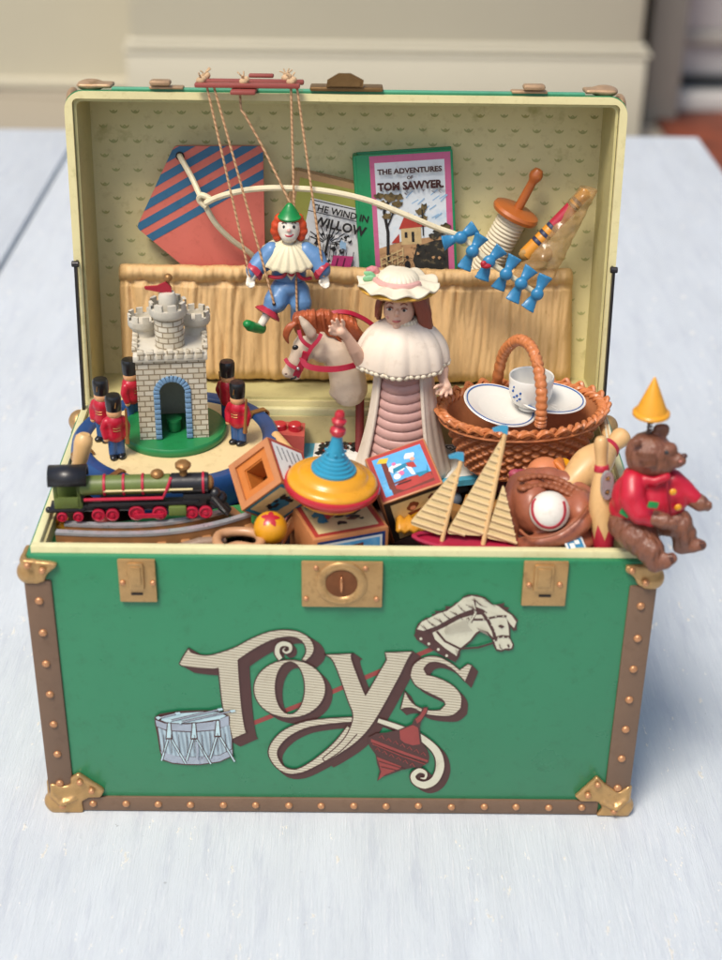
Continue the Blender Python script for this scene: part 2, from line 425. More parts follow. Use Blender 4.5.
# ================================================================== THE CHEST
W, H, D = 6.2, 3.258, 3.2
hw = W/2; ZR = H+.075
green = mat('green_enamel', '2a7a52', .3, .04, 1.5, .05, 14, coat=.2)
brownm = mat('brown_strip', '6f5642', .5, .07, 2, .12, 14)
brass = mat('antique_brass', 'b8925f', .33, .12, 5, .3, 10, metal=.55, c2='8d6c44', c2amt=.42, c2scale=5)
copper = mat('copper_rivet', 'c08a60', .38, .1, 8, .2, 14, metal=.5)
cream = mat('cream_rim', 'd2cc9c', .5, .05, 2, .12, 9, c2='b8ad78', c2amt=.36, c2scale=6)
lime = mat('lid_lining', 'd6cb97', .6, .06, 1.6, .12, 8, c2='a79f62', c2amt=.4, c2scale=2.2)
darkline = mat('dark_gap', '2a211a', .8)
chest = thing('toy_chest', 'open green trunk with brown riveted edges, brass corners and the word Toys on its front', 'toy chest', (0, 1.6, 0))
b_ = MB(); tk = .14
b_.bx((-hw+.03, .0, .02), (hw-.03, tk, H), .05)
b_.bx((-hw+.03, D-tk, .02), (hw-.03, D, H-.01), .05)
b_.bx((-hw, .03, .02), (-hw+tk, D-.03, H-.004), .05).bx((hw-tk, .03, .02), (hw, D-.03, H-.004), .05)
b_.bx((-hw+.1, .1, .03), (hw-.1, D-.1, .15), 0)
build('body', b_, green, chest)
# cream rim standing on the body, and the lining that carries on down inside
r_ = MB(); i0 = .055; rt = .085
def ringbox(mb, x0, x1, y0, y1, t, z0, z1, bev):
    mb.bx((x0, y0, z0), (x1, y0+t, z1), bev); mb.bx((x0, y1-t, z0), (x1, y1, z1), bev)
    mb.bx((x0+.002, y0+t-.02, z0+.002), (x0+t, y1-t+.02, z1-.002), bev); mb.bx((x1-t, y0+t-.02, z0+.002), (x1-.002, y1-t+.02, z1-.002), bev)
ringbox(r_, -hw+i0, hw-i0, i0, D-.01, rt, H-.3, ZR, .018)
build('rim', r_, cream, chest)
l_ = MB(); ringbox(l_, -hw+.145, hw-.145, .145, D-.145, .03, .3, H+.02, .005)
build('lining', l_, mat('box_lining', 'b8ac7a', .6, .08, 2, .15, 6), chest)
build('inner_tray', MB().bx((-hw+.17, .17, 2.5), (hw-.17, D-.12, 2.56), .01), mat('dark_tray', '4a3328', .8, .3, 3, .5, 6), chest)
# riveted edge strips
def rivets(mb, pts, nrm, r=.042, h=.03):
    for p in pts:
        p = V(p)+V((random.uniform(-.006, .006), 0, random.uniform(-.006, .006))); nrm = V(nrm)+V((random.uniform(-.08, .08), 0, random.uniform(-.08, .08))); mb.lathe([(r, -.01), (r, h*.35), (r*.75, h*.8), (r*.35, h), (0, h*1.02)], axis_frame(p, nrm), 14)
vt, vb = .2, 2.98
for sx, nm in ((-1, 'l'), (1, 'r')):
    m_ = MB(); xo = sx*(hw+.025); xi = sx*(hw-.245)
    m_.bx((min(xo, xi), -.028, .12), (max(xo, xi), .02, vb), .02)
    m_.bx((min(xo, sx*(hw-.02)), -.027, .12), (max(xo, sx*(hw-.02)), .26, vb), .02)
    st = build('edge_strip', m_, brownm, chest)
    rv = MB(); vs = [599, 631, 662, 693, 723, 752, 781]
    zz = [Y(45, v, 0).z for v in vs]
    rivets(rv, [(sx*(hw-.11), -.028, z) for z in zz], (0, -1, 0)); rivets(rv, [(sx*(hw+.025), .14, z+.02) for z in zz], (sx, 0, 0))
    build('rivet_row', rv, copper, st)
m_ = MB().bx((-hw+.3, -.028, .015), (hw-.3, .02, .205), .012)
st = build('edge_strip', m_, brownm, chest)
rv = MB(); rivets(rv, [(-hw+.42+.352*k+.02, -.028, .115) for k in range(16)], (0, -1, 0), .04); build('rivet_row', rv, copper, st)
for sx in (-1, 1):   # side bottoms and back posts
    m_ = MB(); m_.bx((min(sx*(hw+.022), sx*hw), .3, .015), (max(sx*(hw+.022), sx*hw), D-.2, .2), .01); m_.bx((sx*hw-.03, D-.26, .12), (sx*hw+.028, D+.025, vb), .015)
    st = build('edge_strip', m_, brownm, chest)
    rv = MB(); rivets(rv, [(sx*(hw+.022), .5+.35*k, .11) for k in range(7)], (sx, 0, 0), .04); build('rivet_row', rv, copper, st)
# corner caps
FR = frame((0, 0, 0), (1, 0, 0), (0, 0, 1), (0, -1, 0))      # XY = x,z of the front face, +Z towards us
def face_poly(pts, y=0.): return [(Y(u, v, y).x, Y(u, v, y).z) for u, v in pts]
bl = [(50, 783), (64, 786), (71, 784), (70, 778), (78.5, 773), (105, 790), (101, 797), (90, 797), (82, 801), (84, 812), (52, 812)]
br_ = [(630, 786), (618, 792), (608, 786), (605, 784), (597, 776), (575, 796), (580, 801), (598, 801), (602, 808), (596, 815), (628, 816)]
tl = [(22, 559), (57, 563), (56, 567), (47, 574), (45, 581), (37, 584), (27, 580), (22, 572)]
tr = [(659, 565), (626, 566), (625, 571), (634, 577), (637, 584), (645, 589), (655, 586), (659, 577)]
for poly, cx, top in ((bl, -hw, 0), (br_, hw, 0), (tl, -hw, 1), (tr, hw, 1)):
    m_ = MB(); pp = face_poly(poly, -.03); sx = 1 if cx > 0 else -1
    m_.prism(pp, FR, -.01, .055)
    mir = [((x-cx)*-sx*1.0, z) for x, z in pp]
    FS = frame((cx, 0, 0), (0, 1, 0), (0, 0, 1), (sx, 0, 0))
    m_.prism([(max(a, -.03), z) for a, z in mir], FS, -.01, .05)
    z = .1 if not top else 3.05
    m_.ell((cx-sx*.03, .04, z), (.13, .12, .13))
    if not top: m_.ell((cx-sx*.12, -.01, .09), (.12, .07, .08)).tube([(cx-sx*.26, -.06, .22), (cx-sx*.12, -.09, .16), (cx-sx*.0, -.05, .27)], [.03, .04, .03], 8)
    c_ = blob('corner_cap', m_, brass, chest, vox=.02, it=2)
    rv = MB()
    ps = {(-1, 0): [(80, 783), (92, 791), (63, 806)], (1, 0): [(598, 785), (588, 796), (614, 811)], (-1, 1): [(28, 566), (42, 571)], (1, 1): [(632, 571), (646, 583)]}[(sx, top)]
    rivets(rv, [Y(u, v, -.085) for u, v in ps], (0, -1, 0), .035, .03); build('rivet_row', rv, copper, c_)
for sx in (-1, 1):
    for z in (.1, 3.12):
        blob('corner_cap', MB().ell((sx*(hw-.02), D-.04, z), (.14, .14, .14)).box(T((sx*(hw+.0), D-.2, z+(.1 if z < 1 else -.1))), (.08, .4, .3), .03), brass, chest, vox=.03, it=2)
# latches and lock
def plate(mb, a, bq, y, th, bev=.012):
    p, q = Y(a[0], a[1], 0), Y(bq[0], bq[1], 0)
    mb.bx((min(p.x, q.x), y-th, min(p.z, q.z)), (max(p.x, q.x), y, max(p.z, q.z)), bev)
for (u0, v0, u1, v1) in ((117.5, 558, 158, 600), (524, 560, 564.5, 604)):
    m_ = MB(); plate(m_, (u0, v0), (u1, v1), 0, .045)
    pl = build('latch_plate', m_, brass, chest)
    w2 = (u0+u1)/2
    m_ = MB(); plate(m_, (w2-10, v0+2), (w2+8, v0+28), -.03, .06, .02); plate(m_, (w2-7, v0+4), (w2+5, v0+22), -.08, .03, .012); build('latch_tongue', m_, brass, pl)
    m_ = MB(); plate(m_, (w2-6, v0+32), (w2+6, v0+34.5), -.04, .009, .0); build('slot', m_, darkline, pl)
    rv = MB(); rivets(rv, [Y(u0+5, v0+25, -.045), Y(u1-5, v0+25, -.045)], (0, -1, 0), .03, .025); build('rivet_row', rv, copper, pl)
m_ = MB(); plate(m_, (301.5, 560), (382, 605), 0, .05); pl = build('lock_plate', m_, brass, chest)
c0 = Y(341.5, 583, -.05); AX = axis_frame(c0, (0, -1, 0))
m_ = MB().lathe([(.25, -.01), (.25, .02), (.235, .035), (.2, .04), (.17, .03), (.15, .005), (.12, .002), (0, .004)], AX, 40); build('lock_ring', m_, brass, pl)
build('lock_dish', MB().lathe([(.155, .012), (.13, .006), (.08, .004), (0, .006)], axis_frame(c0+V((0, -.004, 0)), (0, -1, 0)), 36), mat('dark_copper', '7a4a2a', .35, .2, 5, .1, metal=.6), pl)
m_ = MB().ell(c0+V((0, -.03, 0)), (.018, .035, .095)); build('lock_key', m_, mat('shiny_copper', 'd89a6c', .25, metal=.8, bump=0), pl)
rv = MB(); rivets(rv, [Y(u, v, -.05) for u, v in ((316, 568.5), (366, 568.5), (306.5, 599), (377, 599.5))], (0, -1, 0), .028, .02); build('rivet_row', rv, copper, pl)

# ================================================================== LID
TL = .1277; HL = 3.56
LU = V((0, math.sin(TL), math.cos(TL))); LD = V((0, math.cos(TL), -math.sin(TL)))
LO = V((0, D, ZR-.02))
LM = frame(LO, (1, 0, 0), LU, -LD)      # X, up the lid; +Z towards us
def LP(u, v, d): return PL(u, v, LO+LD*d, LD)            # a point of the photo on the lid plane at depth d
def LL(u, v, d):
    p = LP(u, v, d)-LO; return (p.x, p.dot(LU))
def rrect(x0, x1, z0, z1, r, rb=None, n=7):
    rb = r if rb is None else rb; o = []
    for (cx, cz, a, rr) in ((x1-rb, z0+rb, -90, rb), (x1-r, z1-r, 0, r), (x0+r, z1-r, 90, r), (x0+rb, z0+rb, 180, rb)):
        for i in range(n+1):
            t = math.radians(a+90*i/n); o.append((cx+rr*math.cos(t), cz+rr*math.sin(t)))
    return o
lb = hw-.055
lid = build('lid', MB().prism(rrect(-lb, lb, 0, HL, .2, .05), LM, -.06, 0, [rrect(-lb+.085, lb-.085, .07, HL-.075, .06, .02)[::-1]]), lime, chest)
def lid_shell():
    mb = MB(); A0 = rrect(-lb-.004, lb+.004, .006, HL+.012, .2, .05); A1 = rrect(-lb+.05, lb-.05, .03, HL-.1, .2, .05)
    I0 = rrect(-lb+.06, lb-.06, .05, HL-.05, .05, .02); I1 = rrect(-lb+.085, lb-.085, .07, HL-.135, .05, .02); n = len(A0)
    vs = [LM @ V((x, z, -.05)) for x, z in A0]+[LM @ V((x, z, -1.06)) for x, z in A1]+[LM @ V((x, z, -.05)) for x, z in I0]+[LM @ V((x, z, -1.03)) for x, z in I1]
    fs = []
    for i in range(n):
        j = (i+1) % n; fs += [[j, i, n+i, n+j], [2*n+i, 2*n+j, 3*n+j, 3*n+i], [i, j, 2*n+j, 2*n+i]]
    fs.append([n+i for i in range(n)][::-1]); fs.append([3*n+i for i in range(n)])
    return mb.add(vs, fs)
build('lid_shell', lid_shell(), green, lid)
ls = MB().prism(rrect(-lb+.1, lb-.1, .085, HL-.15, .04, .02), LM, -1.02, -.90)
build('lid_back_panel', ls, lime, lid)
ls = MB()
ls.prism(rrect(-lb+.09, lb-.09, .054, HL-.07, .05, .02), LM, -.3, -.062, [rrect(-lb+.12, lb-.12, .1, HL-.11, .06, .02)[::-1]])
ls.prism(rrect(-lb+.095, lb-.095, .06, HL-.1, .05, .02), LM, -.905, -.301, [rrect(-lb+.12, lb-.12, .1, HL-.11, .06, .02)[::-1]])
build('lid_lining', ls, mat('lid_side_lining', 'bdb580', .6, .08, 2, .15, 6, c2='8d8550', c2amt=.36, c2scale=3), lid)
# printed sprigs on the lining
mo = MB(); zz = .45; row = 0
Mb = LM @ Matrix.Translation((0, 0, -.899))
while zz < HL-.15:
    xx = -lb+.25+(.13 if row % 2 else 0)
    while xx < lb-.2:
        s_ = random.uniform(.75, .95); j = random.uniform(-.012, .012)
        pts = [(xx+j+.055*s_*math.cos(math.radians(a)), zz+.055*s_*math.sin(math.radians(a))*.8) for a in range(190, 351, 20)]
        flat_stroke(mo, pts, [.004, .012, .018, .022, .024, .022, .018, .012, .004], Mb, .001)
        flat_stroke(mo, [(xx+j-.02, zz-.036), (xx+j, zz-.012), (xx+j+.022, zz-.036)], [.02, .014, .02], Mb, .0025)
        xx += .262
    zz += .165; row += 1
sprig = mat('sprig_print', 'a9a970', .7, .15, 5, 0, c2='a79f62', c2amt=.5, c2scale=9)
build('printed_sprigs', mo, sprig, lid)
# brass on top of the lid
pale_brass = mat('worn_copper_brass', 'ae8e6c', .45, .15, 6, .3, 12, metal=.35, c2='8a6a3e', c2amt=.42, c2scale=7)
def lidtop(u, v, off): p = LP(u, v, off); return p
def topbox(mb, u0, u1, off, th, dep, lift=0, bev=.02):
    x0 = LP(u0, 92, .1).x; x1 = LP(u1, 92, .1).x
    c = LO+LU*(HL+.03+lift+th/2)+LD*(off+dep/2); c.x = (x0+x1)/2
    mb.box(frame(c, (1, 0, 0), LD, LU), (x1-x0, dep, th), bev)
for (u0, u1, wd, u2, u3) in ((150, 184, 0, 151, 172), (511, 547, 0, 522, 544)):
    m_ = MB(); topbox(m_, u0, u1, .02, .03, .16); topbox(m_, u2, u3, -.04, .06, .16, .04, .03); build('lid_hasp', m_, pale_brass, lid)
m_ = MB(); topbox(m_, 310, 383, -.0, .05, .3); h_ = build('lid_lock_hasp', m_, mat('dark_brass', '7a5c36', .45, .15, 5, .3, 12, metal=.6), lid)
cx = LP(345, 90, 0).x; c = LO+LU*(HL+.1)+LD*.0
hexp = [(-.2, 0), (.19, 0), (.2, .07), (.06, .14), (-.07, .14), (-.19, .07)]
m_ = MB().prism(hexp, frame((cx, c.y, c.z-.02), (1, 0, 0), LU, -LD), -.05, .03); m_.prism([(a*.85, b*.8+.012) for a, b in hexp], frame((cx, c.y, c.z-.02), (1, 0, 0), LU, -LD), .03, .045)
build('hasp_tongue', m_, MATS['dark_brass'], h_)
for u0, u1, sx in ((66, 112, -1), (585, 628, 1)):
    m_ = MB(); topbox(m_, u0+10*(sx < 0), u1-10*(sx > 0), .1, .05, .3, -.01, .02)
    x = LP((u0+u1)/2, 92, .1).x; m_.ell(LO+LU*(HL+.04)+LD*.25+V((x, 0, 0)), (.16, .14, .06))
    m_.ell(LO+LU*(HL-.1)+LD*.35+V((sx*(lb-.03), 0, 0)), (.06, .2, .1))
    blob('lid_corner', m_, pale_brass, lid, vox=.025, it=2)
m_ = MB(); topbox(m_, 112, 585, .06, .03, .1, -.022, .01)
build('lid_edge_strip', m_, mat('lid_top_green', '4f9a78', .45, .12, 4, .1, c2='8a7a50', c2amt=.36, c2scale=6), lid)
# gathered fabric pocket across the lid
tl_, tr_, bl_, br2 = LL(116, 262, .6), LL(576, 268, .6), LL(120, 372, .6), LL(574, 377, .6)
def fold(x, z):
    n = 1.5*abs(noise.noise(V((x*4.2+z*.6, z*.55, 1.3))))+1.1*abs(noise.noise(V((x*9-z*.5, z*.8, 4.1))))-.6+.2*noise.noise(V((x*27, z*2, 7.7)))
    return n
def pocket(u, v):
    x0 = tl_[0]+(bl_[0]-tl_[0])*(1-v); x1 = tr_[0]+(br2[0]-tr_[0])*(1-v)
    x = x0+(x1-x0)*u
    zb_, zt_ = .1, (tl_[1]*(1-u)+tr_[1]*u)
    z = zb_+(zt_-zb_)*v
    e = min(u, 1-u)*(x1-x0); ed = min(1, e/.16); ed = math.sqrt(max(0, 1-(1-ed)**2))
    eb = min(1, (z-zb_)/.22); eb = math.sqrt(max(0, 1-(1-eb)**2))
    body = (.34+.1*math.sin(PI*u)+.05*math.sin(u*9+1))*ed*(.25+.75*eb)
    hem = 0
    tz = (zt_-z)
    if tz < .2: hem = .05*math.sin(PI*min(1, tz/.17))
    if .17 < tz < .24: hem -= .03
    amp = (.05+.025*math.exp(-((tz-.3)/.3)**2)) if tz > .2 else .05
    f = fold(x, z if tz > .2 else 9)*amp*ed
    d = .88-body-hem-f
    if tz < .02: d += .05
    zw = z+.005*fold(x, 3)*(1 if tz < .3 else 0)*ed-(1-ed)*.13*(1 if v > .5 else 0)
    return LO+V((x, 0, 0))+LU*zw+LD*d
pk = MB(); pk.grid(pocket, 420, 70)
pm = mat('pocket_fabric', 'd6b07a', .65, .05, 3, .25, 14, stretch=(1.6, 1, .6), c2='a67a44', c2amt=.36, c2scale=5, dist=.04)
po = build('pocket', pk, pm, lid, angle=80); solidify(po, .05, -1)
for sx in (-1, 1):   # pivoting stays at both sides
    y = D-.02; m_ = MB()
    pts = [Y(85 if sx < 0 else 609, v, y) for v in ((250, 330, 412) if sx < 0 else (246, 330, 402))]
    for p in pts: p.x = sx*(hw-.16)+(0 if sx < 0 else 0)
    xs_ = sx*(lb-.04)
    m_.strap([LO+LU*1.72-LD*.1+V((xs_, 0, 0)), LO+LU*.9-LD*.12+V((xs_, 0, 0)), LO-LU*.15-LD*.14+V((xs_, 0, 0))], .075, .03, (1, 0, 0))
    m_.cyl(LO+LU*1.7-LD*.12+V((xs_-.04, 0, 0)), LO+LU*1.7-LD*.12+V((xs_+.04, 0, 0)), .035)
    m_.cyl(LO+LU*1.7-LD*.0+V((xs_, 0, 0)), LO+LU*1.7-LD*.1+V((xs_, 0, 0)), .02)
    build('lid_stay', m_, mat('blackened_steel', '3c3a3b', .35, .2, 6, .1, 12, metal=.7), chest)
# ================================================================== THE PRINTED FRONT
def FP(pts, s=1., ox=0., oy=0.):        # crop coordinates -> x, z on the front face
    return [(lambda p: (p.x, p.z))(Y(u/s+ox, v/s+oy, -.0)) for u, v in pts]
ink = mat('print_dark_brown', '4a2b26', .45, .06, 4, .04, 20)
inkred = mat('print_red', '8e3c36', .45, .1, 6, .04, 20)
pcream = stripes('print_engraved_cream', 'c8bfa6', '8d7f6b', (.12, 0, 1), .034, .3, .25, .45, var=.04)
pcream2 = mat('print_cream', 'c9c4ac', .45, .05, 5, .04, 20)
pblue = stripes('print_drum_blue_grey', 'a9bcc2', '76838c', (1, 0, .1), .05, .42, .5, .45, var=.12)
pblue2 = mat('print_drum_head', 'b4cdd0', .45, .1, 4, .04, 20)
pgrey = mat('print_drum_hoop', '9aa2ac', .45, .12, 8, .04, 20, c2='6d6f78', c2amt=.4, c2scale=14)
A = dict(s=4.5125, ox=170, oy=620); B = dict(s=4.011, ox=300, oy=640); Cc = dict(s=6.017, ox=405, oy=585); E_ = dict(s=8.022, ox=150, oy=700); Dd = dict(s=7.22, ox=360, oy=700)
def ease(pts, lim=42):
    """round the gentle bends of an outline, keep its sharp corners"""
    m = len(pts); P_ = [V(p) for p in pts]; sharp = []
    for i in range(m):
        a, b_ = P_[i]-P_[i-1], P_[(i+1) % m]-P_[i]; sharp.append(math.degrees(a.angle(b_)) > lim)
    o = []
    for i in range(m):
        j = (i+1) % m; p1, p2 = P_[i], P_[j]
        p0 = p1 if sharp[i] else P_[i-1]; p3 = p2 if sharp[j] else P_[(i+2) % m]
        for k in range(4):
            t = k/4; q_ = .5*((2*p1)+(-p0+p2)*t+(2*p0-5*p1+4*p2-p3)*t*t+(-p0+3*p1-3*p2+p3)*t**3); o.append((q_.x, q_.y))
    return o
def sm2(pts, n=4): return [(p.x, p.y) for p in smooth_path([(a, b, 0) for a, b in pts], n, True)]
def stroke_outline(pts, ws, n=5):
    P_ = [(p.x, p.y) for p in smooth_path([(a, b, 0) for a, b in pts], n)]; W_ = lerp_list(ws, n); l = []; r = []
    for i in range(len(P_)):
        a = V(P_[max(i-1, 0)]); b_ = V(P_[min(i+1, len(P_)-1)]); d = (b_-a).normalized(); nn = V((-d.y, d.x))*W_[i]/2; p = V(P_[i])
        l.append(tuple(p+nn)); r.append(tuple(p-nn))
    return l, r
def sweep(mb, loops, vec, z, closed=True):
    k = 0
    for lp in loops:
        n = len(lp)
        for i in range(n if closed else n-1):
            a, b_ = V(lp[i]), V(lp[(i+1) % n]); q = [a, b_, b_+vec, a+vec]
            if (b_-a).length < 1e-5: continue
            ar = (q[1]-q[0]).cross(q[2]-q[1]) if False else (q[1].x-q[0].x)*(q[2].y-q[1].y)-(q[1].y-q[0].y)*(q[2].x-q[1].x)
            if ar < 0: q = q[::-1]
            zz_ = z+k*5e-5; k += 1
            mb.add([FR @ V((p.x, p.y, zz_)) for p in q], [[0, 1, 2, 3]])
def face(mb, loop, z, holes=()):
    loops = [loop]+list(holes)
    flat = [p for l in loops for p in l]
    tris = geometry.tessellate_polygon([[V((p[0], p[1], 0)) for p in l] for l in loops]); fs = []
    for t in tris:
        a, b_, c = [flat[i] for i in t]
        fs.append(list(t) if (b_[0]-a[0])*(c[1]-a[1])-(b_[1]-a[1])*(c[0]-a[0]) > 0 else list(t)[::-1])
    mb.add([FR @ V((p[0], p[1], z)) for p in flat], fs)
lettering = None
Z0 = .002
def letter(loops, vec=(7.5, 6.5), m=None, w=.012, open_ribbon=None):
    """loops: first outline, then holes (x,z)"""
    global lettering, Z0
    Z0 += .0004
    vx = Y(300+vec[0], 700, 0)-Y(300, 700, 0); vz = Y(300, 700+vec[1], 0)-Y(300, 700, 0); vv = V((vx.x, vz.z))
    sh = MB()
    sh.mat(0)
    if open_ribbon:
        l, r = open_ribbon; sweep(sh, [l, r], vv, Z0+.002, False)
    else: sweep(sh, loops, vv, Z0+.002)
    fc = sh.mat(1)
    if open_ribbon:
        l, r = open_ribbon; n = len(l); vs = []
        for i in range(n): vs += [FR @ V((*l[i], Z0+.0125+i*2e-5)), FR @ V((*r[i], Z0+.0125+i*2e-5))]
        sh.add(vs, [[2*i, 2*i+1, 2*i+3, 2*i+2] for i in range(n-1)])
        sh.mat(0); flat_stroke(sh, l, w, FR, Z0+.0145, dz=1e-6); flat_stroke(sh, r, w, FR, Z0+.0148, dz=1e-6)
    else:
        face(sh, loops[0], Z0+.0115, loops[1:])
        sh.mat(0)
        for i, lp in enumerate(loops): flat_stroke(sh, lp+[lp[0]], w, FR, Z0+.0125+.0005*i)
    o = build('letter', sh, [ink, m or pcream], lettering)
    return o
# the red line behind the letters is the root mesh of the printed design
m_ = MB(); pts = FP([(251, 724), (320, 697), (436, 647)])
flat_stroke(m_, pts, .055, FR, Z0)
design = build('printed_design', m_, inkred, chest)
lettering = build('lettering', (lambda q: (flat_stroke(q, FP([(330, 722), (352, 720)]), .05, FR, Z0+.0012), q)[1])(MB()), ink, chest)
# swash tail of the y (drawn first, lowest)
tail = [(352, 729), (337, 746), (315, 762), (296, 770.5), (281, 766.5), (272.8, 751), (283, 735), (303, 724.5), (325, 720.5), (352, 718.5)]
l, r = stroke_outline(tail, [13, 11, 7, 4.5, 6, 9.5, 9, 7, 6, 5])
letter(None, (5, 6), open_ribbon=(FP(l), FP(r)))
t2 = [(378, 719.5), (400, 727), (420, 736), (436, 750), (440, 765), (435, 778.5), (425, 784), (415.5, 781), (413, 774.5), (419, 769.5), (425.5, 772), (425, 777), (420.5, 777)]
l, r = stroke_outline(t2, [5, 6, 7, 8.5, 9.5, 8.5, 8, 6.5, 6, 5.5, 4, 3, 1.5])
letter(None, (6, 5), pcream2, open_ribbon=(FP(l), FP(r)))
curl = [(474, 168), (492, 140), (488, 115), (512, 100), (540, 108), (545, 130), (525, 145), (508, 132), (520, 120)]
l, r = stroke_outline([(a/A['s']+A['ox'], b_/A['s']+A['oy']) for a, b_ in [(500, 172), (484, 145), (488, 115), (512, 102), (540, 110), (543, 132), (525, 143), (510, 132), (520, 120)]], [5, 6, 6, 5.5, 5, 4, 3, 2.4, 1.5])
letter(None, (4, 4), pcream2, open_ribbon=(FP(l), FP(r)))
Tt = [(85, 122), (100, 143), (150, 155), (200, 150), (290, 120), (370, 78), (450, 48), (530, 40), (590, 52), (632, 80), (650, 118), (642, 152), (612, 182), (594, 176), (612, 142), (606, 108), (582, 82), (540, 72), (480, 80), (420, 105), (360, 140), (308, 176), (312, 250), (325, 400), (340, 490), (350, 503), (268, 540), (255, 480), (240, 400), (230, 330), (218, 212), (200, 216), (150, 215), (100, 210), (60, 204), (42, 194), (60, 160)]
letter([FP(ease(Tt), **A)], (11, 6.5))
Oo = [(540+162*math.cos(t), 306+131*math.sin(t)) for t in [2*PI*i/44 for i in range(44)]]
Oi = [(541+66*math.cos(t), 302+118*math.sin(t)+.0*math.cos(t)) for t in [2*PI*i/36 for i in range(36)]][::-1]
letter([FP(Oo, **A), FP(Oi, **A)], (7, 6.5))
Yy = [(97, 55), (215, 50), (207, 74), (262, 220), (347, 75), (340, 46), (452, 42), (430, 78), (395, 150), (300, 320), (230, 402), (150, 458), (100, 486), (90, 470), (150, 420), (190, 370), (212, 302), (190, 235), (135, 86)]
letter([FP(ease(Yy), **B)], (9, 6))
Ss = [(672, 92), (640, 116), (600, 85), (550, 62), (500, 65), (455, 95), (441, 140), (465, 180), (520, 210), (570, 235), (582, 255), (562, 276), (520, 278), (470, 262), (440, 235), (421, 200), (402, 275), (428, 268), (455, 270), (500, 292), (560, 301), (612, 298), (645, 270), (647, 222), (615, 180), (560, 150), (508, 135), (496, 112), (515, 90), (550, 85), (600, 105), (640, 140), (662, 165), (690, 98)]
letter([FP(ease(Ss), **B)], (6.5, 6))
Z0 = .0035
def pic(name, items, parent):
    """a small printed picture: list of (material index, kind, data...)"""
    mb = MB(); z = Z0+.017
    for k, it in enumerate(items):
        mb.mat(it[0])
        if it[1] == 'p': face(mb, it[2], z)
        else: flat_stroke(mb, it[2], it[3], FR, z)
        z += .00035
    return mb
u_ = kpx((0, 0, 1.8))
# drum
items = []
q = lambda pts: FP(pts, **E_)
items.append((0, 'p', q([(38, 128), (80, 100), (230, 78), (420, 72), (560, 76), (640, 120), (640, 200), (662, 290), (668, 440), (560, 490), (400, 512), (290, 512), (180, 500), (105, 474), (80, 400), (62, 280), (40, 180)])))
items.append((2, 'p', q([(66, 210), (140, 240), (340, 250), (520, 235), (636, 190), (655, 300), (656, 380), (560, 430), (380, 445), (220, 440), (110, 420), (90, 390), (78, 290)])))
items.append((4, 'p', q([(88, 400), (220, 442), (380, 448), (560, 434), (660, 385), (662, 435), (560, 482), (400, 504), (290, 503), (180, 492), (112, 468)])))
items.append((4, 'p', q([(45, 150), (120, 178), (300, 185), (500, 165), (632, 118), (634, 190), (520, 228), (340, 242), (140, 232), (55, 200)])))
items.append((3, 'p', q([(90, 150), (110, 118), (250, 96), (420, 84), (560, 88), (612, 118), (560, 142), (400, 166), (240, 176), (140, 170)])))
for x in (155, 355, 545):
    y0 = 175 if x < 500 else 155
    items.append((0, 'p', q([(x-16, y0-8), (x+16, y0-8), (x+30, y0+130), (x-30, y0+130)]))); items.append((3, 'p', q([(x-9, y0), (x+9, y0), (x+20, y0+118), (x-20, y0+118)])))
    for a, b_ in (((x-10, y0+130), (x-60, y0+300)), ((x+20, y0+130), (x+135, y0+325))):
        items.append((0, 's', q([a, b_]), 2.8*u_)); items.append((3, 's', q([a, b_]), 1.4*u_))
for a, b_, c in (((160, 155), (560, 62), 0), ((245, 166), (660, 74), 0), ((70, 130), (220, 92), 0)):
    items.append((0, 's', q([a, b_]), 2.6*u_)); items.append((4, 's', q([a, b_]), 1.3*u_)); items.append((3, 'p', q([(a[0]-22, a[1]-4), (a[0], a[1]-16), (a[0]+22, a[1]-4), (a[0], a[1]+14)])))
    items.append((3, 'p', q([(b_[0]-18, b_[1]-6), (b_[0]+22, b_[1]-12), (b_[0]+28, b_[1]+4), (b_[0]-6, b_[1]+12)])))
items.append((4, 's', q([(378, 320), (385, 400), (380, 460), (398, 490)]), 2.2*u_))
for k in range(9):
    x = 110+k*62; items.append((0, 's', q([(x, 262+(-12 if k > 5 else 0)), (x+6, 410-(15 if k > 5 else 0))]), .5*u_))
build('drum_picture', pic('drum', items, design), [ink, inkred, pblue, pblue2, pgrey], design)
# horse head
q = lambda pts: FP(pts, **Cc); items = []
mane = [(62, 262), (78, 225), (105, 205), (125, 190), (165, 186), (160, 168), (185, 165), (178, 148), (215, 150), (245, 138), (240, 120), (280, 122), (300, 100), (335, 92), (345, 66), (380, 50), (430, 52), (480, 66), (505, 90), (532, 112), (560, 108), (600, 100), (590, 122), (628, 130), (612, 146), (650, 170), (680, 205), (668, 225), (672, 262), (650, 270), (632, 240)]
neck = [(632, 240), (632, 310), (655, 352), (648, 378), (625, 388), (600, 385), (580, 394), (548, 388), (532, 362), (522, 320), (490, 285), (455, 275), (430, 292), (400, 330), (350, 372), (330, 392), (330, 420), (306, 450), (240, 420), (160, 370), (95, 330), (58, 300)]
items.append((0, 'p', q(mane+neck)))
items.append((2, 'p', q([(72, 258), (100, 215), (130, 200), (200, 165), (250, 150), (300, 115), (350, 72), (400, 58), (470, 72), (515, 105), (560, 120), (600, 150), (640, 175), (668, 215), (655, 252), (630, 225), (600, 180), (560, 165), (520, 180), (470, 140), (430, 125), (400, 140), (330, 165), (260, 200), (190, 240), (110, 268)])))
items.append((2, 'p', q([(165, 280), (230, 250), (330, 195), (400, 175), (470, 170), (520, 150), (580, 160), (612, 200), (622, 250), (626, 310), (646, 352), (638, 374), (602, 374), (578, 384), (552, 378), (540, 345), (530, 310), (495, 272), (455, 262), (425, 280), (390, 325), (345, 362), (322, 385), (310, 420), (240, 372), (180, 320)])))
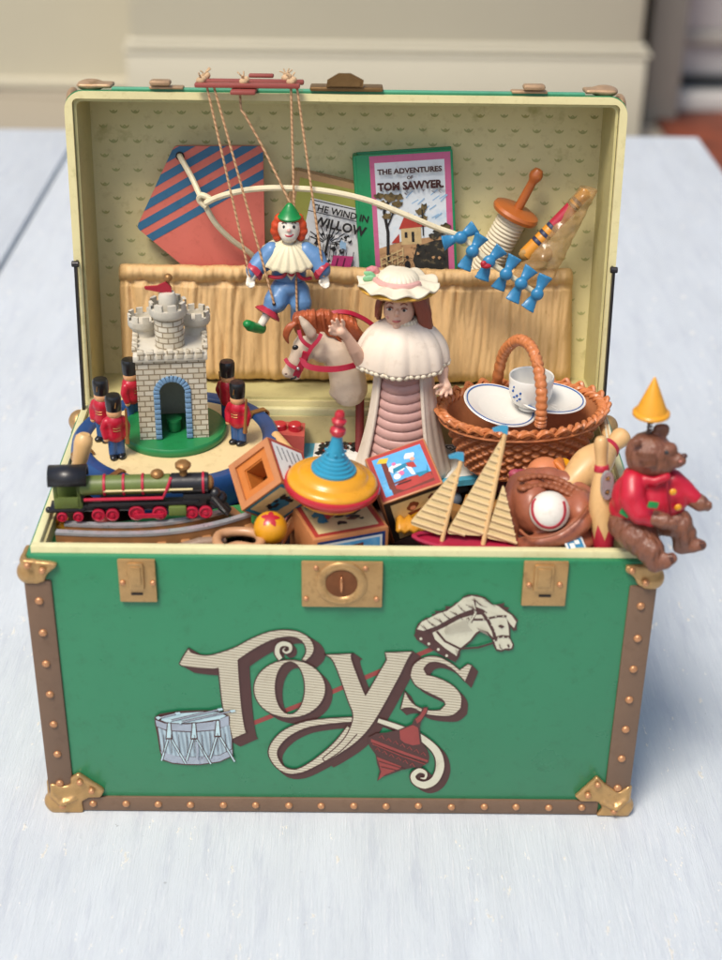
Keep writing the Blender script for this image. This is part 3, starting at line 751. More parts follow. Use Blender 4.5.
items.append((0, 'p', q([(52, 292), (72, 282), (190, 345), (300, 412), (306, 458), (240, 428), (150, 372), (70, 322)])))
for x, y in ((95, 316), (143, 346), (200, 380), (250, 417)): items.append((2, 'p', q([(x+9*math.cos(a), y+9*math.sin(a)) for a in (0, 1, 2, 3, 4, 5)][::-1])))
for pts, w__ in (([(450, 140), (500, 210), (530, 270), (545, 330)], 3.2), ([(400, 200), (470, 200), (560, 180), (610, 180)], 2.6), ([(530, 315), (580, 300), (630, 305)], 3.2), ([(190, 270), (240, 330), (330, 375), (440, 368), (530, 340)], 2.4), ([(375, 190), (395, 215), (420, 160), (412, 80)], 3.4)):
    items.append((0, 's', q(pts), w__*u_))
items.append((2, 's', q([(372, 196), (392, 212), (424, 158), (405, 84)]), 1.9*u_))
for x, y in ((480, 160), (500, 192), (522, 232), (540, 268), (535, 325), (560, 308), (590, 303), (618, 308), (545, 180), (590, 178), (472, 198)): items.append((2, 'p', q([(x+5*math.cos(a), y+5*math.sin(a)) for a in (0, 1, 2, 3, 4, 5)][::-1])))
items.append((0, 'p', q([(556, 238), (575, 228), (598, 240), (580, 252)]))); items.append((0, 'p', q([(612, 350), (622, 346), (630, 358), (620, 368)]))); items.append((0, 's', q([(566, 345), (572, 368), (585, 376)]), .8*u_))
for k in range(26):
    t = k/25; x = 110+t*400; y = 250-t*170+20*math.sin(k*2.1)
    items.append((0, 's', q([(x-18, y-20-10*math.sin(k)), (x+4, y-2), (x+30, y+12+8*math.cos(k))]), .55*u_))
for k in range(12): items.append((3, 's', q([(250+k*12, 235-k*4), (238+k*12, 262-k*3), (248+k*14, 285-k*2)]), .5*u_))
for k in range(7): items.append((0, 's', q([(300+k*3, 375+k*9), (322-k*2, 385+k*8)]), .5*u_))
for k in range(8): items.append((3, 's', q([(430+k*8, 240+k*3), (450+k*7, 262+k*4)]), .6*u_))
build('horse_head_picture', pic('h', items, design), [ink, inkred, pcream2, mat('print_hatch', '8a7f70', .5)], design)
# spinning top
q = lambda pts: FP(pts, **Dd); items = []
items.append((0, 'p', q([(122, 578), (142, 505), (122, 450), (112, 385), (66, 322), (60, 262), (118, 232), (190, 226), (280, 205), (376, 165), (388, 130), (430, 92), (458, 40), (492, 42), (484, 82), (440, 150), (430, 190), (436, 240), (446, 300), (486, 350), (500, 402), (494, 442), (440, 476), (380, 480), (300, 496), (240, 520), (160, 548)])))
items.append((1, 'p', q([(285, 212), (380, 172), (418, 190), (432, 310), (380, 318), (320, 300), (290, 275)])))
items.append((1, 'p', q([(400, 130), (436, 98), (462, 50), (485, 50), (478, 80), (434, 145), (412, 160)])))
items.append((1, 'p', q([(78, 270), (280, 350), (490, 425), (486, 440), (380, 405), (200, 340), (80, 295)])))
items.append((1, 'p', q([(120, 400), (300, 470), (290, 485), (180, 530), (132, 568), (152, 510), (138, 450)])))
for k in range(7):
    x, y = 140+k*50, 262+k*20
    items.append((1, 's', q([(x, y), (x+16, y-16), (x+34, y+10)]), .9*u_))
for k in range(6):
    x, y = 110+k*50, 350+k*22
    items.append((1, 's', q([(x, y), (x+16, y-16), (x+34, y+10)]), .9*u_))
items.append((1, 's', q([(90, 305), (300, 392), (470, 452)]), 1.2*u_)); items.append((0, 's', q([(150, 470), (280, 500)]), .8*u_)); items.append((0, 's', q([(135, 430), (330, 490)]), .8*u_))
build('top_picture', pic('t', items, design), [ink, inkred], design)
# ================================================================== THINGS IN THE LID
def lidz(d): return LM @ Matrix.Translation((0, 0, -d))          # plane of the lid at depth d, XY = x, up
def LPx(pts, d, s=1., ox=0., oy=0.): return [LL(u/s+ox, v/s+oy, d) for u, v in pts]
def cyl_between(p, q): return axis_frame(p, V(q)-V(p))
# ---- kite
dk = .66
kp = LPx([(174, 146), (263, 146), (265, 262), (186, 257), (136.6, 227.5)], dk)
ktag = thing('toy_kite', 'salmon kite with blue diagonal stripes in the lid pocket, its cream tail carrying blue bows', 'kite', LO+LU*1.5+LD*dk)
kp2 = kp[:2]+LPx([(265.5, 300), (200, 300)], dk)+kp[3:]
kp2 = kp[:2]+LPx([(265.5, 290), (212, 290)], dk)+[kp[4]]
salmon = mat('kite_salmon', 'c9695a', .42, .05, 2, .06, 12)
kblue = mat('kite_blue', '2f6283', .42, .06, 3, .06, 12)
k0 = lidz(dk)
def rounded(poly, r=.05, n=4):
    o = []; m = len(poly)
    for i in range(m):
        p = V(poly[i]); a = (V(poly[i-1])-p); b_ = (V(poly[(i+1) % m])-p)
        ra = min(r, a.length*.4, b_.length*.4); a = p+a.normalized()*ra; b_ = p+b_.normalized()*ra
        for j in range(n+1):
            t = j/n; q_ = a*(1-t)**2+p*2*t*(1-t)+b_*t*t; o.append((q_.x, q_.y))
    return o
build('sail', MB().prism(rounded(kp2), k0, -.07, 0), salmon, ktag)
# stripes clipped to the kite
def clip(poly, n, c):       # keep n.p <= c
    o = []; m = len(poly)
    for i in range(m):
        a, b_ = V(poly[i]), V(poly[(i+1) % m]); da, db = a.dot(n)-c, b_.dot(n)-c
        if da <= 0: o.append((a.x, a.y))
        if (da < 0) != (db < 0) and abs(da-db) > 1e-9: q_ = a+(b_-a)*(da/(da-db)); o.append((q_.x, q_.y))
    return o
A1, A2 = V(LL(158, 238, dk)), V(LL(264, 178, dk)); dr_ = (A2-A1).normalized(); nn = V((-dr_.y, dr_.x)); c0_ = A1.dot(nn)
rp = rounded(kp2); m_ = MB(); per = .172
for k in range(7):
    q_ = clip(clip(rp, nn, c0_+per*k+.09), -nn, -(c0_+per*k))
    if len(q_) > 2: m_.prism(q_, k0, .001, .004)
build('sail_stripes', m_, kblue, ktag)
cordm = mat('cream_cord', 'd8ccab', .5, .08, 6, .15, 30)
def LPd(u, v, d): return LP(u, v, d)
m_ = MB()
m_.lathe([(.05, 0), (.05, .006)], axis_frame(LP(180, 156, dk-.005), -LD), 16); build('eyelet', m_, darkline, ktag)
up1 = [LP(180, 156, dk), LP(181, 158.5, dk-.08), LP(192, 178, dk-.16), LP(201, 198, dk-.3), LP(206, 207, dk-.33), LP(216, 224, dk-.3), LP(232, 240, dk-.2), LP(251, 254, dk-.06), LP(256, 263, dk+.02)]
tp = [(206, 207, .3), (199, 200, .3), (202, 195, .26), (210, 199, .24), (206, 203, .2), (216, 198, .18), (232, 193, .12), (255, 189, .0), (285, 188, -.1), (325, 191, -.15), (365.5, 199.6, -.15), (401, 213, -.14), (436, 227.5, -.12), (461, 237, -.1), (476, 251, -.1), (490, 262.5, -.1), (507, 274, -.08), (522, 284, -.06), (538, 295, -.04)]
tp = [LP(u, v, d) for u, v, d in tp]
cord = build('tail_cord', MB().tube(up1, .033, 8, 5), cordm, ktag)
tail_ = build('tail_cord', MB().tube(tp, [.032]*5+[.034]*14, 8, 6), cordm, ktag)
bowm = mat('bow_blue', '2f7aa6', .38, .06, 3, .1, 14, coat=.15)
bows = [((460.7, 237.7), (442.5, 243.5), (476, 227)), ((472.3, 251.4), (463.5, 269.5), (482.5, 235.5)), ((489, 261.7), (481.5, 280), (502.5, 248.5)), ((506, 274.2), (497.5, 289.5), (515.5, 256.5)), ((521, 283.6), (512, 301.5), (532, 268)), ((537.2, 294.2), (527, 309.5), (546, 275.5))]
for c, a, b_ in bows:
    pc = LP(*c, -.14)
    m_ = MB(); m_.ell(pc, (.075, .06, .075))
    for e in (a, b_):
        pe = LP(*e, -.12+random.uniform(-.05, .05)); d = (pe-pc); L_ = d.length; d.normalize(); sd = d.cross(-LD).normalized()
        w0, w1 = .028, .095
        n_ = 7; vs = []
        pts = []
        for i in range(n_+1):
            t = i/n_; w_ = w0+(w1-w0)*t**.9; th = .045-.012*t; p = pc+d*L_*t+LD*.03*math.sin(t*PI)
            for j in range(10):
                an = 2*PI*j/10; vs.append(p+sd*w_*math.cos(an)-LD*th*math.sin(an)*(1-.5*abs(math.cos(an))))
        fs = [[i*10+j, i*10+(j+1) % 10, (i+1)*10+(j+1) % 10, (i+1)*10+j] for i in range(n_) for j in range(10)]
        fs += [list(range(10))[::-1], [n_*10+j for j in range(10)]]
        m_.add(vs, fs)
    blob('bow', m_, bowm, tail_, vox=.013, it=1)
build('red_knot', MB().ell(LP(486, 266, -.2), (.06, .03, .03)).ell(LP(483.5, 264, -.2), (.035, .03, .04)), mat('knot_red', 'a8202e', .4), tail_)

# ---- books
def book(name, label, corners, d0, thick, board, page=None):
    """corners: four photo points of the front board (tl, tr, br, bl)"""
    P_ = LPx(corners, d0)
    c = sum((V(p) for p in P_), V((0, 0)))/4
    ax = (V(P_[1])-V(P_[0])+V(P_[2])-V(P_[3])).normalized(); ay = V((-ax.y, ax.x))
    w_ = ((V(P_[1])-V(P_[0])).length+(V(P_[2])-V(P_[3])).length)/2; h_ = ((V(P_[0])-V(P_[3])).length+(V(P_[1])-V(P_[2])).length)/2
    X = (V((1, 0, 0))*ax.x+LU*ax.y); Y_ = (V((1, 0, 0))*ay.x+LU*ay.y)
    O = LO+LD*d0+V((1, 0, 0))*c.x+LU*c.y
    M = frame(O, X, Y_, -LD)
    b_ = thing(name, label, 'book', O-Y_*h_/2)
    build('front_cover', MB().box(M @ T((0, 0, -.015)), (w_, h_, .03), .012), board, b_)
    build('back_cover', MB().box(M @ T((0, 0, -thick+.015)), (w_, h_, .03), .012), board, b_)
    s_ = MB(); n = 8
    vs = [];
    build('spine', MB().box(M @ T((-w_/2-.012, 0, -thick/2)), (.06, h_-.004, thick+.004), .028), board, b_)
    build('pages', MB().box(M @ T((.0, 0, -thick/2)), (w_-.06, h_-.07, thick-.064), 0), mat('book_pages', 'd8cfb4', .8, .06, 3, .3, 30, stretch=(.2, .2, 6)), b_)
    return b_, M, w_, h_
def pmesh(M, items, mats_, name, parent, z0=.002, dz=.0012):
    mb = MB(); z = z0
    for it in items:
        mb.mat(it[0])
        if it[1] == 'p':
            loop = it[2]; tris = geometry.tessellate_polygon([[V((a, b_, 0)) for a, b_ in loop]]); fs = []
            for t in tris:
                a, b_, c = [loop[i] for i in t]; fs.append(list(t) if (b_[0]-a[0])*(c[1]-a[1])-(b_[1]-a[1])*(c[0]-a[0]) > 0 else list(t)[::-1])
            mb.add([M @ V((a, b_, z)) for a, b_ in loop], fs)
        else: flat_stroke(mb, it[2], it[3], M, z)
        z += dz
    return build(name, mb, mats_, parent)
def rect(x0, y0, x1, y1): return [(x0, y0), (x1, y0), (x1, y1), (x0, y1)]
def circ(x, y, r, n=10, w=0, sy=1): return [(x+r*(1+w*math.sin(i*5.1+x*90))*math.cos(2*PI*i/n), y+sy*r*(1+w*math.cos(i*3.7+y*70))*math.sin(2*PI*i/n)) for i in range(n)]
inkblk = mat('ink_black', '1c1a1a', .6, .1, 4, .04)
gboard = mat('book_green_cloth', '1f8a55', .45, .06, 2, .15, 20)
tb, M, bw, bh = book('story_book', 'green storybook with pink bordered cover of a red roofed cottage, in the lid pocket', [(355, 156), (452, 149), (458.5, 285), (365, 290)], .64, .24, gboard)
pink = mat('cover_pink', 'c4638a', .4, .06, 3, .03); paper = mat('cover_paper', 'd6dde0', .4, .05, 3, .03, c2='a9c4d6', c2amt=.46, c2scale=3)
tan = mat('print_path_tan', 'b08a62', .5, .2, 8, .03, c2='6c4a30', c2amt=.45, c2scale=12)
foli = mat('print_foliage', '6b5a35', .5, .3, 8, .03, c2='2d2a1c', c2amt=.5, c2scale=14); redr = mat('print_roof_red', 'a93a2e', .5)
wallc = mat('print_house_wall', 'c0a778', .5, .12, 10); skyb = mat('print_sky_blue', '8fb3cf', .5, .1, 8)
dkg = mat('print_dark_thicket', '2b2a25', .5, .3, 8, .03, c2='7a6a4a', c2amt=.45, c2scale=16)
x0, x1, y0, y1 = -bw/2, bw/2, -bh/2, bh/2
it = [(0, 'p', rect(x0+.15, y0, x1-.03, y1-.02)), (1, 'p', rect(x0+.205, y0, x1-.1, y1-.1))]
ax0, ax1 = x0+.205, x1-.1; wd_ = ax1-ax0
fx = lambda t: ax0+wd_*t
fy = lambda t: max(y0+.01, (y1-.1)-(1.33)*t)        # 0 top .. 1 down the visible cover
for k in range(16): a = random.random(); b_ = .3+.28*random.random(); it.append((6, 's', [(fx(a*.75+.2), fy(b_)), (fx(a*.75+.3), fy(b_-.03-.03*random.random()))], .012))
it.append((2, 'p', [(fx(0), fy(.74)), (fx(.4), fy(.68)), (fx(1), fy(.66)), (fx(1), fy(1.2)), (fx(0), fy(1.2))]))
it.append((7, 'p', [(fx(.55), fy(.74)), (fx(.8), fy(.7)), (fx(1), fy(.69)), (fx(1), fy(1.2)), (fx(.6), fy(1.2)), (fx(.48), fy(.86))]))
it.append((5, 'p', rect(fx(.33), fy(.72), fx(.62), fy(.56)))); it.append((4, 'p', [(fx(.30), fy(.58)), (fx(.38), fy(.48)), (fx(.5), fy(.47)), (fx(.7), fy(.57))])); it.append((4, 'p', rect(fx(.42), fy(.5), fx(.46), fy(.44))))
it.append((8, 'p', rect(fx(.38), fy(.66), fx(.42), fy(.61)))); it.append((8, 'p', rect(fx(.48), fy(.7), fx(.52), fy(.61)))); it.append((4, 'p', [(fx(.18), fy(.7)), (fx(.3), fy(.62)), (fx(.3), fy(.7))]))
it.append((8, 's', [(fx(.12), fy(.86)), (fx(.14), fy(.6)), (fx(.1), fy(.42)), (fx(.2), fy(.3))], .035)); it.append((8, 's', [(fx(.14), fy(.55)), (fx(.26), fy(.4))], .018))
for x, y, r in ((.08, .36, .07), (.2, .3, .075), (.3, .36, .055), (.14, .46, .05), (.33, .3, .05), (.04, .28, .05), (.24, .42, .04)): it.append((3, 'p', circ(fx(x), fy(y), r, 14, .3, .7)))
for x, y, r in ((.62, .44, .05), (.68, .4, .05), (.66, .5, .05), (.6, .52, .04), (.9, .62, .07), (.98, .58, .05), (.8, .66, .05)): it.append((3 if y < .6 else 7, 'p', circ(fx(x), fy(y), r, 12, .35, .8)))
it.append((8, 's', [(fx(.65), fy(.65)), (fx(.65), fy(.42))], .015))
for k in range(3): it.append((5, 's', [(fx(.0), fy(.84+.05*k)), (fx(.33), fy(.76+.05*k))], .016))
for k in range(5): it.append((5, 's', [(fx(.02+.08*k), fy(.97-.02*k)), (fx(.02+.08*k), fy(.82-.02*k))], .016))
it.append((8, 'p', circ(fx(.4), fy(.9), .035, 8, 0, 1.6))); it.append((8, 'p', circ(fx(.4), fy(.83), .02, 8)))
for k in range(26): it.append((2 if k % 2 else 8, 'p', circ(fx(.5+.5*random.random()), fy(.72+.4*random.random()), .018, 7, .4)))
for k in range(14): it.append((8, 's', [(fx(.05+.5*random.random()), fy(.76+.3*random.random())), (fx(.1+.5*random.random()), fy(.78+.3*random.random()))], .006))
pmesh(M, it, [pink, paper, tan, foli, redr, wallc, skyb, dkg, inkblk], 'cover_picture', tb, .002, .0004)
mk = M @ Matrix.Translation((0, 0, .046))
rinks = mat('title_ink', '3a1512', .5)
text('title', 'THE ADVENTURES', M @ T((.05, y1-.225, .047)), .082, rinks, tb, 1.08, .003, ext=.001)
text('title', 'OF', M @ T((.05, y1-.295, .047)), .05, rinks, tb, 1.1, .002, ext=.001)
text('title', 'TOM SAWYER.', M @ T((.055, y1-.41, .047)), .122, rinks, tb, .94, .006, ext=.001)
it = []
for k in range(34): a = random.random(); it.append((0, 's', [(fx(.04+.9*a), fy(.06+.2*random.random())), (fx(.06+.9*a), fy(.06+.2*random.random()))][:2], .004)) if False else None
for k in range(22):
    a = .06+.86*random.random(); y = .2+.09*random.random(); it.append((0, 's', [(fx(a), fy(y)), (fx(a+.03), fy(y-.02+.04*random.random()))], .005))
pmesh(M, it, [rinks], 'title_flourish', tb, .045, .00002)

olive = mat('book_olive_cloth', '9a9a48', .5, .08, 2, .2, 20); tanb = mat('book_tan_cloth', 'a88558', .6, .1, 2, .2, 20)
wb, M, bw, bh = book('story_book', 'small olive storybook with a black and white printed cover, leaning behind the clown', [(296, 169.5), (384, 191), (358, 298), (275, 280)], .68, .2, tanb)
x0, x1, y0, y1 = -bw/2, bw/2, -bh/2, bh/2
it = [(0, 'p', rect(x0+.05, y0, x1-.02, y1-.07)), (1, 'p', rect(x0+.22, y0, x1-.05, y1-.27)), (2, 's', [(x0+.22, y1-.29), (x1-.05, y1-.29)], .012), (2, 's', [(x0+.22, y1-.42), (x1-.05, y1-.42)], .01)]
cy_ = y1-.75
for k in range(11):
    a = math.radians(10+16*k); it.append((2, 's', [(x0+.52+.05*math.cos(a), cy_+.05*math.sin(a)), (x0+.52+(.2+.06*random.random())*math.cos(a), cy_+(.2+.04*random.random())*math.sin(a))], .012))
for k in range(60):
    x = x0+.25+.55*random.random(); y = y1-.62-.5*random.random(); it.append((2 if k % 3 else 1, 'p', circ(x, y, .012+.02*random.random(), 7, .5)))
it.append((2, 's', [(x0+.52, cy_-.35), (x0+.52, cy_+.12)], .03))
for k in range(16): x = x0+.24+.04*k; it.append((2, 's', [(x, y1-.72-.12*random.random()), (x+.03, y1-.98-.1*random.random())], .009))
it.append((3, 'p', [(x0+.62, y1-.86), (x0+.85, y1-.82), (x0+.83, y1-1.2), (x0+.6, y1-1.2)])); it.append((4, 's', [(x0+.68, y1-.88), (x0+.67, y1-1.2)], .018)); it.append((4, 's', [(x0+.76, y1-.86), (x0+.75, y1-1.2)], .018))
it.append((5, 'p', circ(x0+.7, y1-.72, .05, 9, .3)))
pmesh(M, it, [olive, mat('cover_white', 'd3d5d4', .45, .03), inkblk, mat('print_magenta', 'b83a72', .5), mat('print_plum', '5c1538', .5), skyb], 'cover_picture', wb, .002, .0004)
text('title', 'THE WIND IN', M @ T((x0+.25, y1-.395, .046)), .108, inkblk, wb, 1.0, .0025, 'LEFT', .001)
text('title', 'WILLOW', M @ T((x0+.31, y1-.56, .046)), .15, inkblk, wb, .98, .005, 'LEFT', .001)

# ---- kite-string winder
woodo = mat('orange_stained_wood', 'b0602a', .4, .12, 3, .08, 10, stretch=(1, 1, .4), coat=.2)
ds = .68; p0 = LP(536, 175.5, ds-.1); p1 = LP(515.5, 214, ds-.05); ax_ = (p1-p0).normalized()
ax_ = (ax_+LD*.05).normalized()
st = thing('string_winder', 'orange wooden winder wrapped with white string, beside the paper bag in the lid pocket', 'string winder', p1+ax_*.9)
Mx = axis_frame(p0, ax_)
build('handle', MB().lathe([(0, -.09), (.05, -.075), (.078, -.02), (.078, .02), (.055, .07), (.05, .1), (.056, .5), (0, .5)], Mx, 20), woodo, st)
build('flange', MB().lathe([(0, .42), (.2, .43), (.27, .455), (.285, .49), (.27, .53), (.15, .545), (0, .545)], Mx, 36), woodo, st)
prof = [(0, .53)]; 
for k in range(17): z = .55+.046*k; prof += [(.158, z), (.176, z+.012), (.18, z+.023), (.176, z+.034), (.158, z+.045)]
prof += [(0, prof[-1][1])]
build('string_winding', MB().lathe(prof, Mx, 32), mat('winding_string', 'd5cab0', .7, .08, 8, .3, 30, c2='a8977a', c2amt=.4, c2scale=12), st)
build('flange', MB().lathe([(0, 1.33), (.2, 1.335), (.26, 1.37), (.2, 1.42), (0, 1.43)], Mx, 30), woodo, st)

# ---- clear bag with a striped stick in it
bp_ = LPx([(582, 187), (588, 184.5), (597, 190), (594, 199), (560, 262), (548, 285), (506, 280), (511, 258), (516, 249)], .4)
bg_ = thing('paper_bag', 'crumpled translucent paper bag at the right end of the lid pocket, a striped stick inside', 'bag', LO+LU*1.5+LD*.45+V((bp_[5][0], 0, 0)))
bm_ = MB(); cxy = V((sum(p[0] for p in bp_)/len(bp_), sum(p[1] for p in bp_)/len(bp_)))
top_e, bot_l, bot_r = V(bp_[1]), V(bp_[6]), V(bp_[5])
tl2, tr2, bl2, br2_ = V(LL(581, 187, .4)), V(LL(598, 190.5, .4)), V(LL(505, 284, .4)), V(LL(552, 284, .4))
def bagf(side):
    def f_(u, v):
        a = tl2.lerp(tr2, u); b_ = bl2.lerp(br2_, u); p = b_.lerp(a, v)
        e = math.sin(PI*u)**.35*(.15-.04*v)
        n = noise.noise(V((p.x*6, p.y*6, side)))*.05*min(1, 4*u*(1-u))*1.3+noise.noise(V((p.x*15, p.y*15, side+3)))*.02
        return LO+V((p.x+.02*noise.noise(V((v*9, side, 0))), 0, 0))+LU*p.y+LD*(.44-side*(e+n))
    return f_
m_ = MB(); m_.grid(bagf(1), 26, 50); m_.grid(bagf(-1), 26, 50, flip=True)
glass = mat('glassine', 'b58f5c', .22, .1, 3, .5, 7, alpha=.5, spec=.8)
build('wrapper', m_, glass, bg_)
stick = thing('striped_stick', 'thin stick banded orange, navy and red, inside the translucent bag in the lid', 'stick', LP(530, 240, .42))
pa, pb = LP(588, 190.5, .43), LP(533, 247, .43); dv = pb-pa; Mx = axis_frame(pa, dv); L_ = dv.length
cols = [('stick_orange', 'd08a2c', 0, .17), ('stick_navy', '2c3350', .175, .215), ('stick_orange', 'd08a2c', .22, .25), ('stick_navy', '2c3350', .255, .285), ('stick_red', 'a8283a', .29, .62), ('stick_navy', '2c3350', .625, .67), ('stick_orange', 'd08a2c', .675, .75), ('stick_navy', '2c3350', .755, .8), ('stick_orange', 'd08a2c', .805, .88), ('stick_navy', '2c3350', .885, .93), ('stick_orange', 'd08a2c', .935, 1.15)]
for nm, c, a, b_ in cols:
    r0 = .03 if a == 0 else .066+.015*a; r1 = .066+.015*b_
    build('band', MB().lathe([(0, a*L_), (r0, a*L_), (r1, a*L_+.03 if a == 0 else a*L_+.002), (r1, b_*L_-.002), (0, b_*L_-.001)], Mx, 18), mat(nm, c, .4), stick)
m_ = MB()
for k in range(4): m_.ell(LP(526+k*7, 254+2*math.sin(k*3), .4), (.09, .05, .07), T(rot=(0, 30*k, 0)))
tag(blob('crumpled_tissue', m_, mat('tissue_tan', 'a57f45', .6, .2, 5, .6, 9), bg_, vox=.02, it=2))

# ---- marionette
yc = 3.22
skinw = mat('clown_white', 'ddd6c6', .4, .05, 3, .06); cblue = mat('clown_blue', '5c84b0', .42, .1, 3, .2, 7, coat=.1); cred = mat('clown_red', 'ab2a3c', .4, .08, 3, .1, coat=.1)
cgreen = mat('clown_green', '12803c', .38, .08, 3, .08, coat=.15); orange = mat('clown_orange_hair', 'c2451f', .45, .12, 6, .5, 14); ruffm = mat('ruff_cream', 'd9cfae', .5, .06, 3, .1)
black = mat('paint_black', '141416', .3, .1, 3, .04, coat=.3)
stringm = stripes('twisted_string', 'c29a72', '8f6844', (.6, 0, 1), .05, .35, .3, .7)
mar = thing('clown_marionette', 'clown string puppet in blue suit, white ruff and green hat, hanging from the lid', 'marionette', Y(289, 300, yc))
k_ = kpx(Y(289, 260, yc))
c = lambda u, v, dy=0: Y(u, v, yc+dy)
m_ = MB(); m_.ell(c(289, 227), (11.5*k_, 12*k_, 15.5*k_)); m_.ell(c(289, 230, -11*k_), (3*k_, 2.6*k_, 2.6*k_)); m_.ell(c(289, 234, -.04), (9*k_, 9*k_, 9*k_)); m_.chain([c(289, 238), c(289, 246)], [6*k_, 6*k_])
blob('head', m_, skinw, mar, vox=.013, it=3)
m_ = MB()
for sx in (-1, 1):
    for (du, dv, r) in ((12, -3, 6), (13.5, 3, 5.5), (12, 9, 4.5), (9, -9, 6)): m_.ell(c(289+sx*du, 228+dv, .02), r*k_)
m_.ell(c(289, 218, .02), (12*k_, 12*k_, 6*k_)); m_.ell(c(289, 228, .09), (13*k_, 8*k_, 13*k_))
blob('hair', m_, orange, mar, vox=.013, it=2)
hm = axis_frame(c(289.5, 216.5), (0.02, -.1, 1)); build('hat', MB().lathe([(0, -.02), (11.5*k_, -.01), (12*k_, .01), (9.5*k_, .03), (7*k_, .08), (4*k_, .13), (2*k_, .155), (0, .16)], hm, 24), cgreen, mar)
fy_ = -11.2*k_
for sx in (-1, 1): build('eye', MB().ell(c(289+sx*4.6, 227, fy_+.015), (1.8*k_, .012, 2*k_)), black, mar); build('brow', MB().tube([c(289+sx*2.6, 223.4, fy_+.005), c(289+sx*4.8, 222, fy_+.012), c(289+sx*7, 223.4, fy_+.03)], .006), mat('brow_brown', '5a3222', .5), mar)
build('mouth', MB().tube([c(284.5, 234, fy_+.01), c(287, 236, fy_-.005), c(291, 236, fy_-.005), c(293.5, 234, fy_+.01)], [.006, .012, .012, .006], 8, 3), cred, mar)
build('nose', MB().ell(c(289, 230.4, fy_-.02), 2*k_), mat('clown_nose', 'd9a59a', .4), mar)
def ruffw(a, z): return 1+.05*math.cos(a*20)*min(1, max(0, (.2-z)/.1))
rm = axis_frame(c(289, 247), (0, -.35, 1)); rp_ = [(.08, .08), (.12, .07), (.2, .03), (.27, -.03), (.315, -.09), (.3, -.1), (.2, -.02), (.1, .03)]
def ruf(u, v):
    a = 2*PI*u; r = .07+.27*v; z = .07-.2*v**1.4+.014*math.cos(a*19)*v; r *= 1+.02*math.cos(a*19+1)*v
    return rm @ V((r*math.cos(a)*1.0, r*math.sin(a)*.85, z))
o = build('ruff', MB().grid(ruf, 190, 10, True), ruffm, mar, 80); solidify(o, .018, 0)
# body in blue: jacket, breeches
m_ = MB(); m_.ell(c(289, 262), (20*k_, 15*k_, 17*k_)); m_.ell(c(289, 274), (18*k_, 13*k_, 10*k_))
for sx, el, wr in ((-1, (262, 262), (254.5, 270)), (1, (315, 258), (322, 270))):
    m_.chain([c(289+sx*17, 251), c(*el, -.02), c(*wr, -.08)], [9.5*k_, 11*k_, 9*k_])
blob('jacket', m_, cblue, mar, vox=.016, it=3, post=lambda p: p+V((0, -1, .3))*.012*noise.noise(p*6))
m_ = MB(); m_.ell(c(289, 286), (18*k_, 14*k_, 10*k_)); m_.chain([c(281, 291, -.02), c(276, 301, -.1), c(269, 310, -.13)], [12*k_, 12.5*k_, 8*k_])
m_.chain([c(299, 291, -.0), c(301, 303, -.05), c(296, 318, -.02)], [11*k_, 11.5*k_, 6*k_])
blob('breeches', m_, cblue, mar, vox=.016, it=3, post=lambda p: p+V((0, -1, .3))*.02*noise.noise(p*7))
m_ = MB(); yv = -15.5*k_
m_.tube([c(287, 268, yv+.02), c(286, 270, yv-.0), c(283.5, 276, yv), c(276, 277.5, yv+.03), c(269, 276.5, yv+.09)], .022, 8, 4)
m_.tube([c(297, 268, yv+.02), c(297, 270, yv-.0), c(299, 276, yv), c(304, 279, yv+.03), c(311, 278, yv+.09)], .022, 8, 4)
build('jacket_trim', m_, cred, mar)
build('shirt_front', MB().prism([(-.065, .06), (.07, .06), (.075, -.02), (.0, -.13), (-.07, -.03)], frame(c(291, 270, yv+.012), (1, 0, 0), (0, -.1, 1), (0, -1, -.1)), -.04, .0), ruffm, mar)
build('button', MB().ell(c(291.5, 273.5, yv-.01), 3.2*k_), cred, mar)
for (a, b_, r) in (((257, 268.5), (252, 273), 7.2), ((319, 268), (325, 273), 7)):
    A_, B_ = c(*a, -.07), c(*b_, -.1); Mx = axis_frame(A_, B_-A_)
    build('cuff', MB().lathe([(0, -.02), (r*k_*1.2, .0), (r*k_*1.5, .05), (r*k_*1.45, .075), (.05, .07), (0, .07)], Mx, 20, wob=lambda a, z: 1+.05*math.cos(8*a)), cred, mar)
for sx, hx, hy in ((-1, 250.5, 279.5), (1, 325, 280)):
    m_ = MB(); h0 = c(hx, hy-3, -.1); m_.ell(c(hx, hy+1, -.11), (4.6*k_, 3.4*k_, 5*k_))
    for j in range(4): m_.chain([c(hx-3.4+2.3*j, hy+3, -.13), c(hx-3.7+2.45*j, hy+5+(0, 1.3, 1.5, .4)[j], -.16), c(hx-3+2.1*j, hy+6+(0, 1.6, 1.9, .6)[j], -.2)], [1.5*k_, 1.3*k_, 1.1*k_], 8)
    m_.chain([c(hx-sx*3, hy-1, -.13), c(hx-sx*5, hy-4 if sx < 0 else hy+1, -.16), c(hx-sx*5.5, hy-6 if sx < 0 else hy+3, -.16)], [1.8*k_, 1.6*k_, 1.3*k_], 8)
    m_.chain([h0, c(hx-sx*(-1), hy-6, -.09)], [3.5*k_, 3.5*k_])
    blob('hand', m_, skinw, mar, vox=.01, it=1)
A_, B_ = c(268, 313, -.15), c(262, 323, -.2); Mx = axis_frame(A_, B_-A_)
build('trouser_frill', MB().lathe([(0, -.07), (.08, -.06), (.14, -.01), (.155, .02), (.12, .03), (0, .03)], Mx, 24, wob=lambda a, z: 1+.04*math.cos(9*a)), cred, mar)
build('sock', MB().chain([A_, B_], [4.6*k_, 4.2*k_]), skinw, mar)
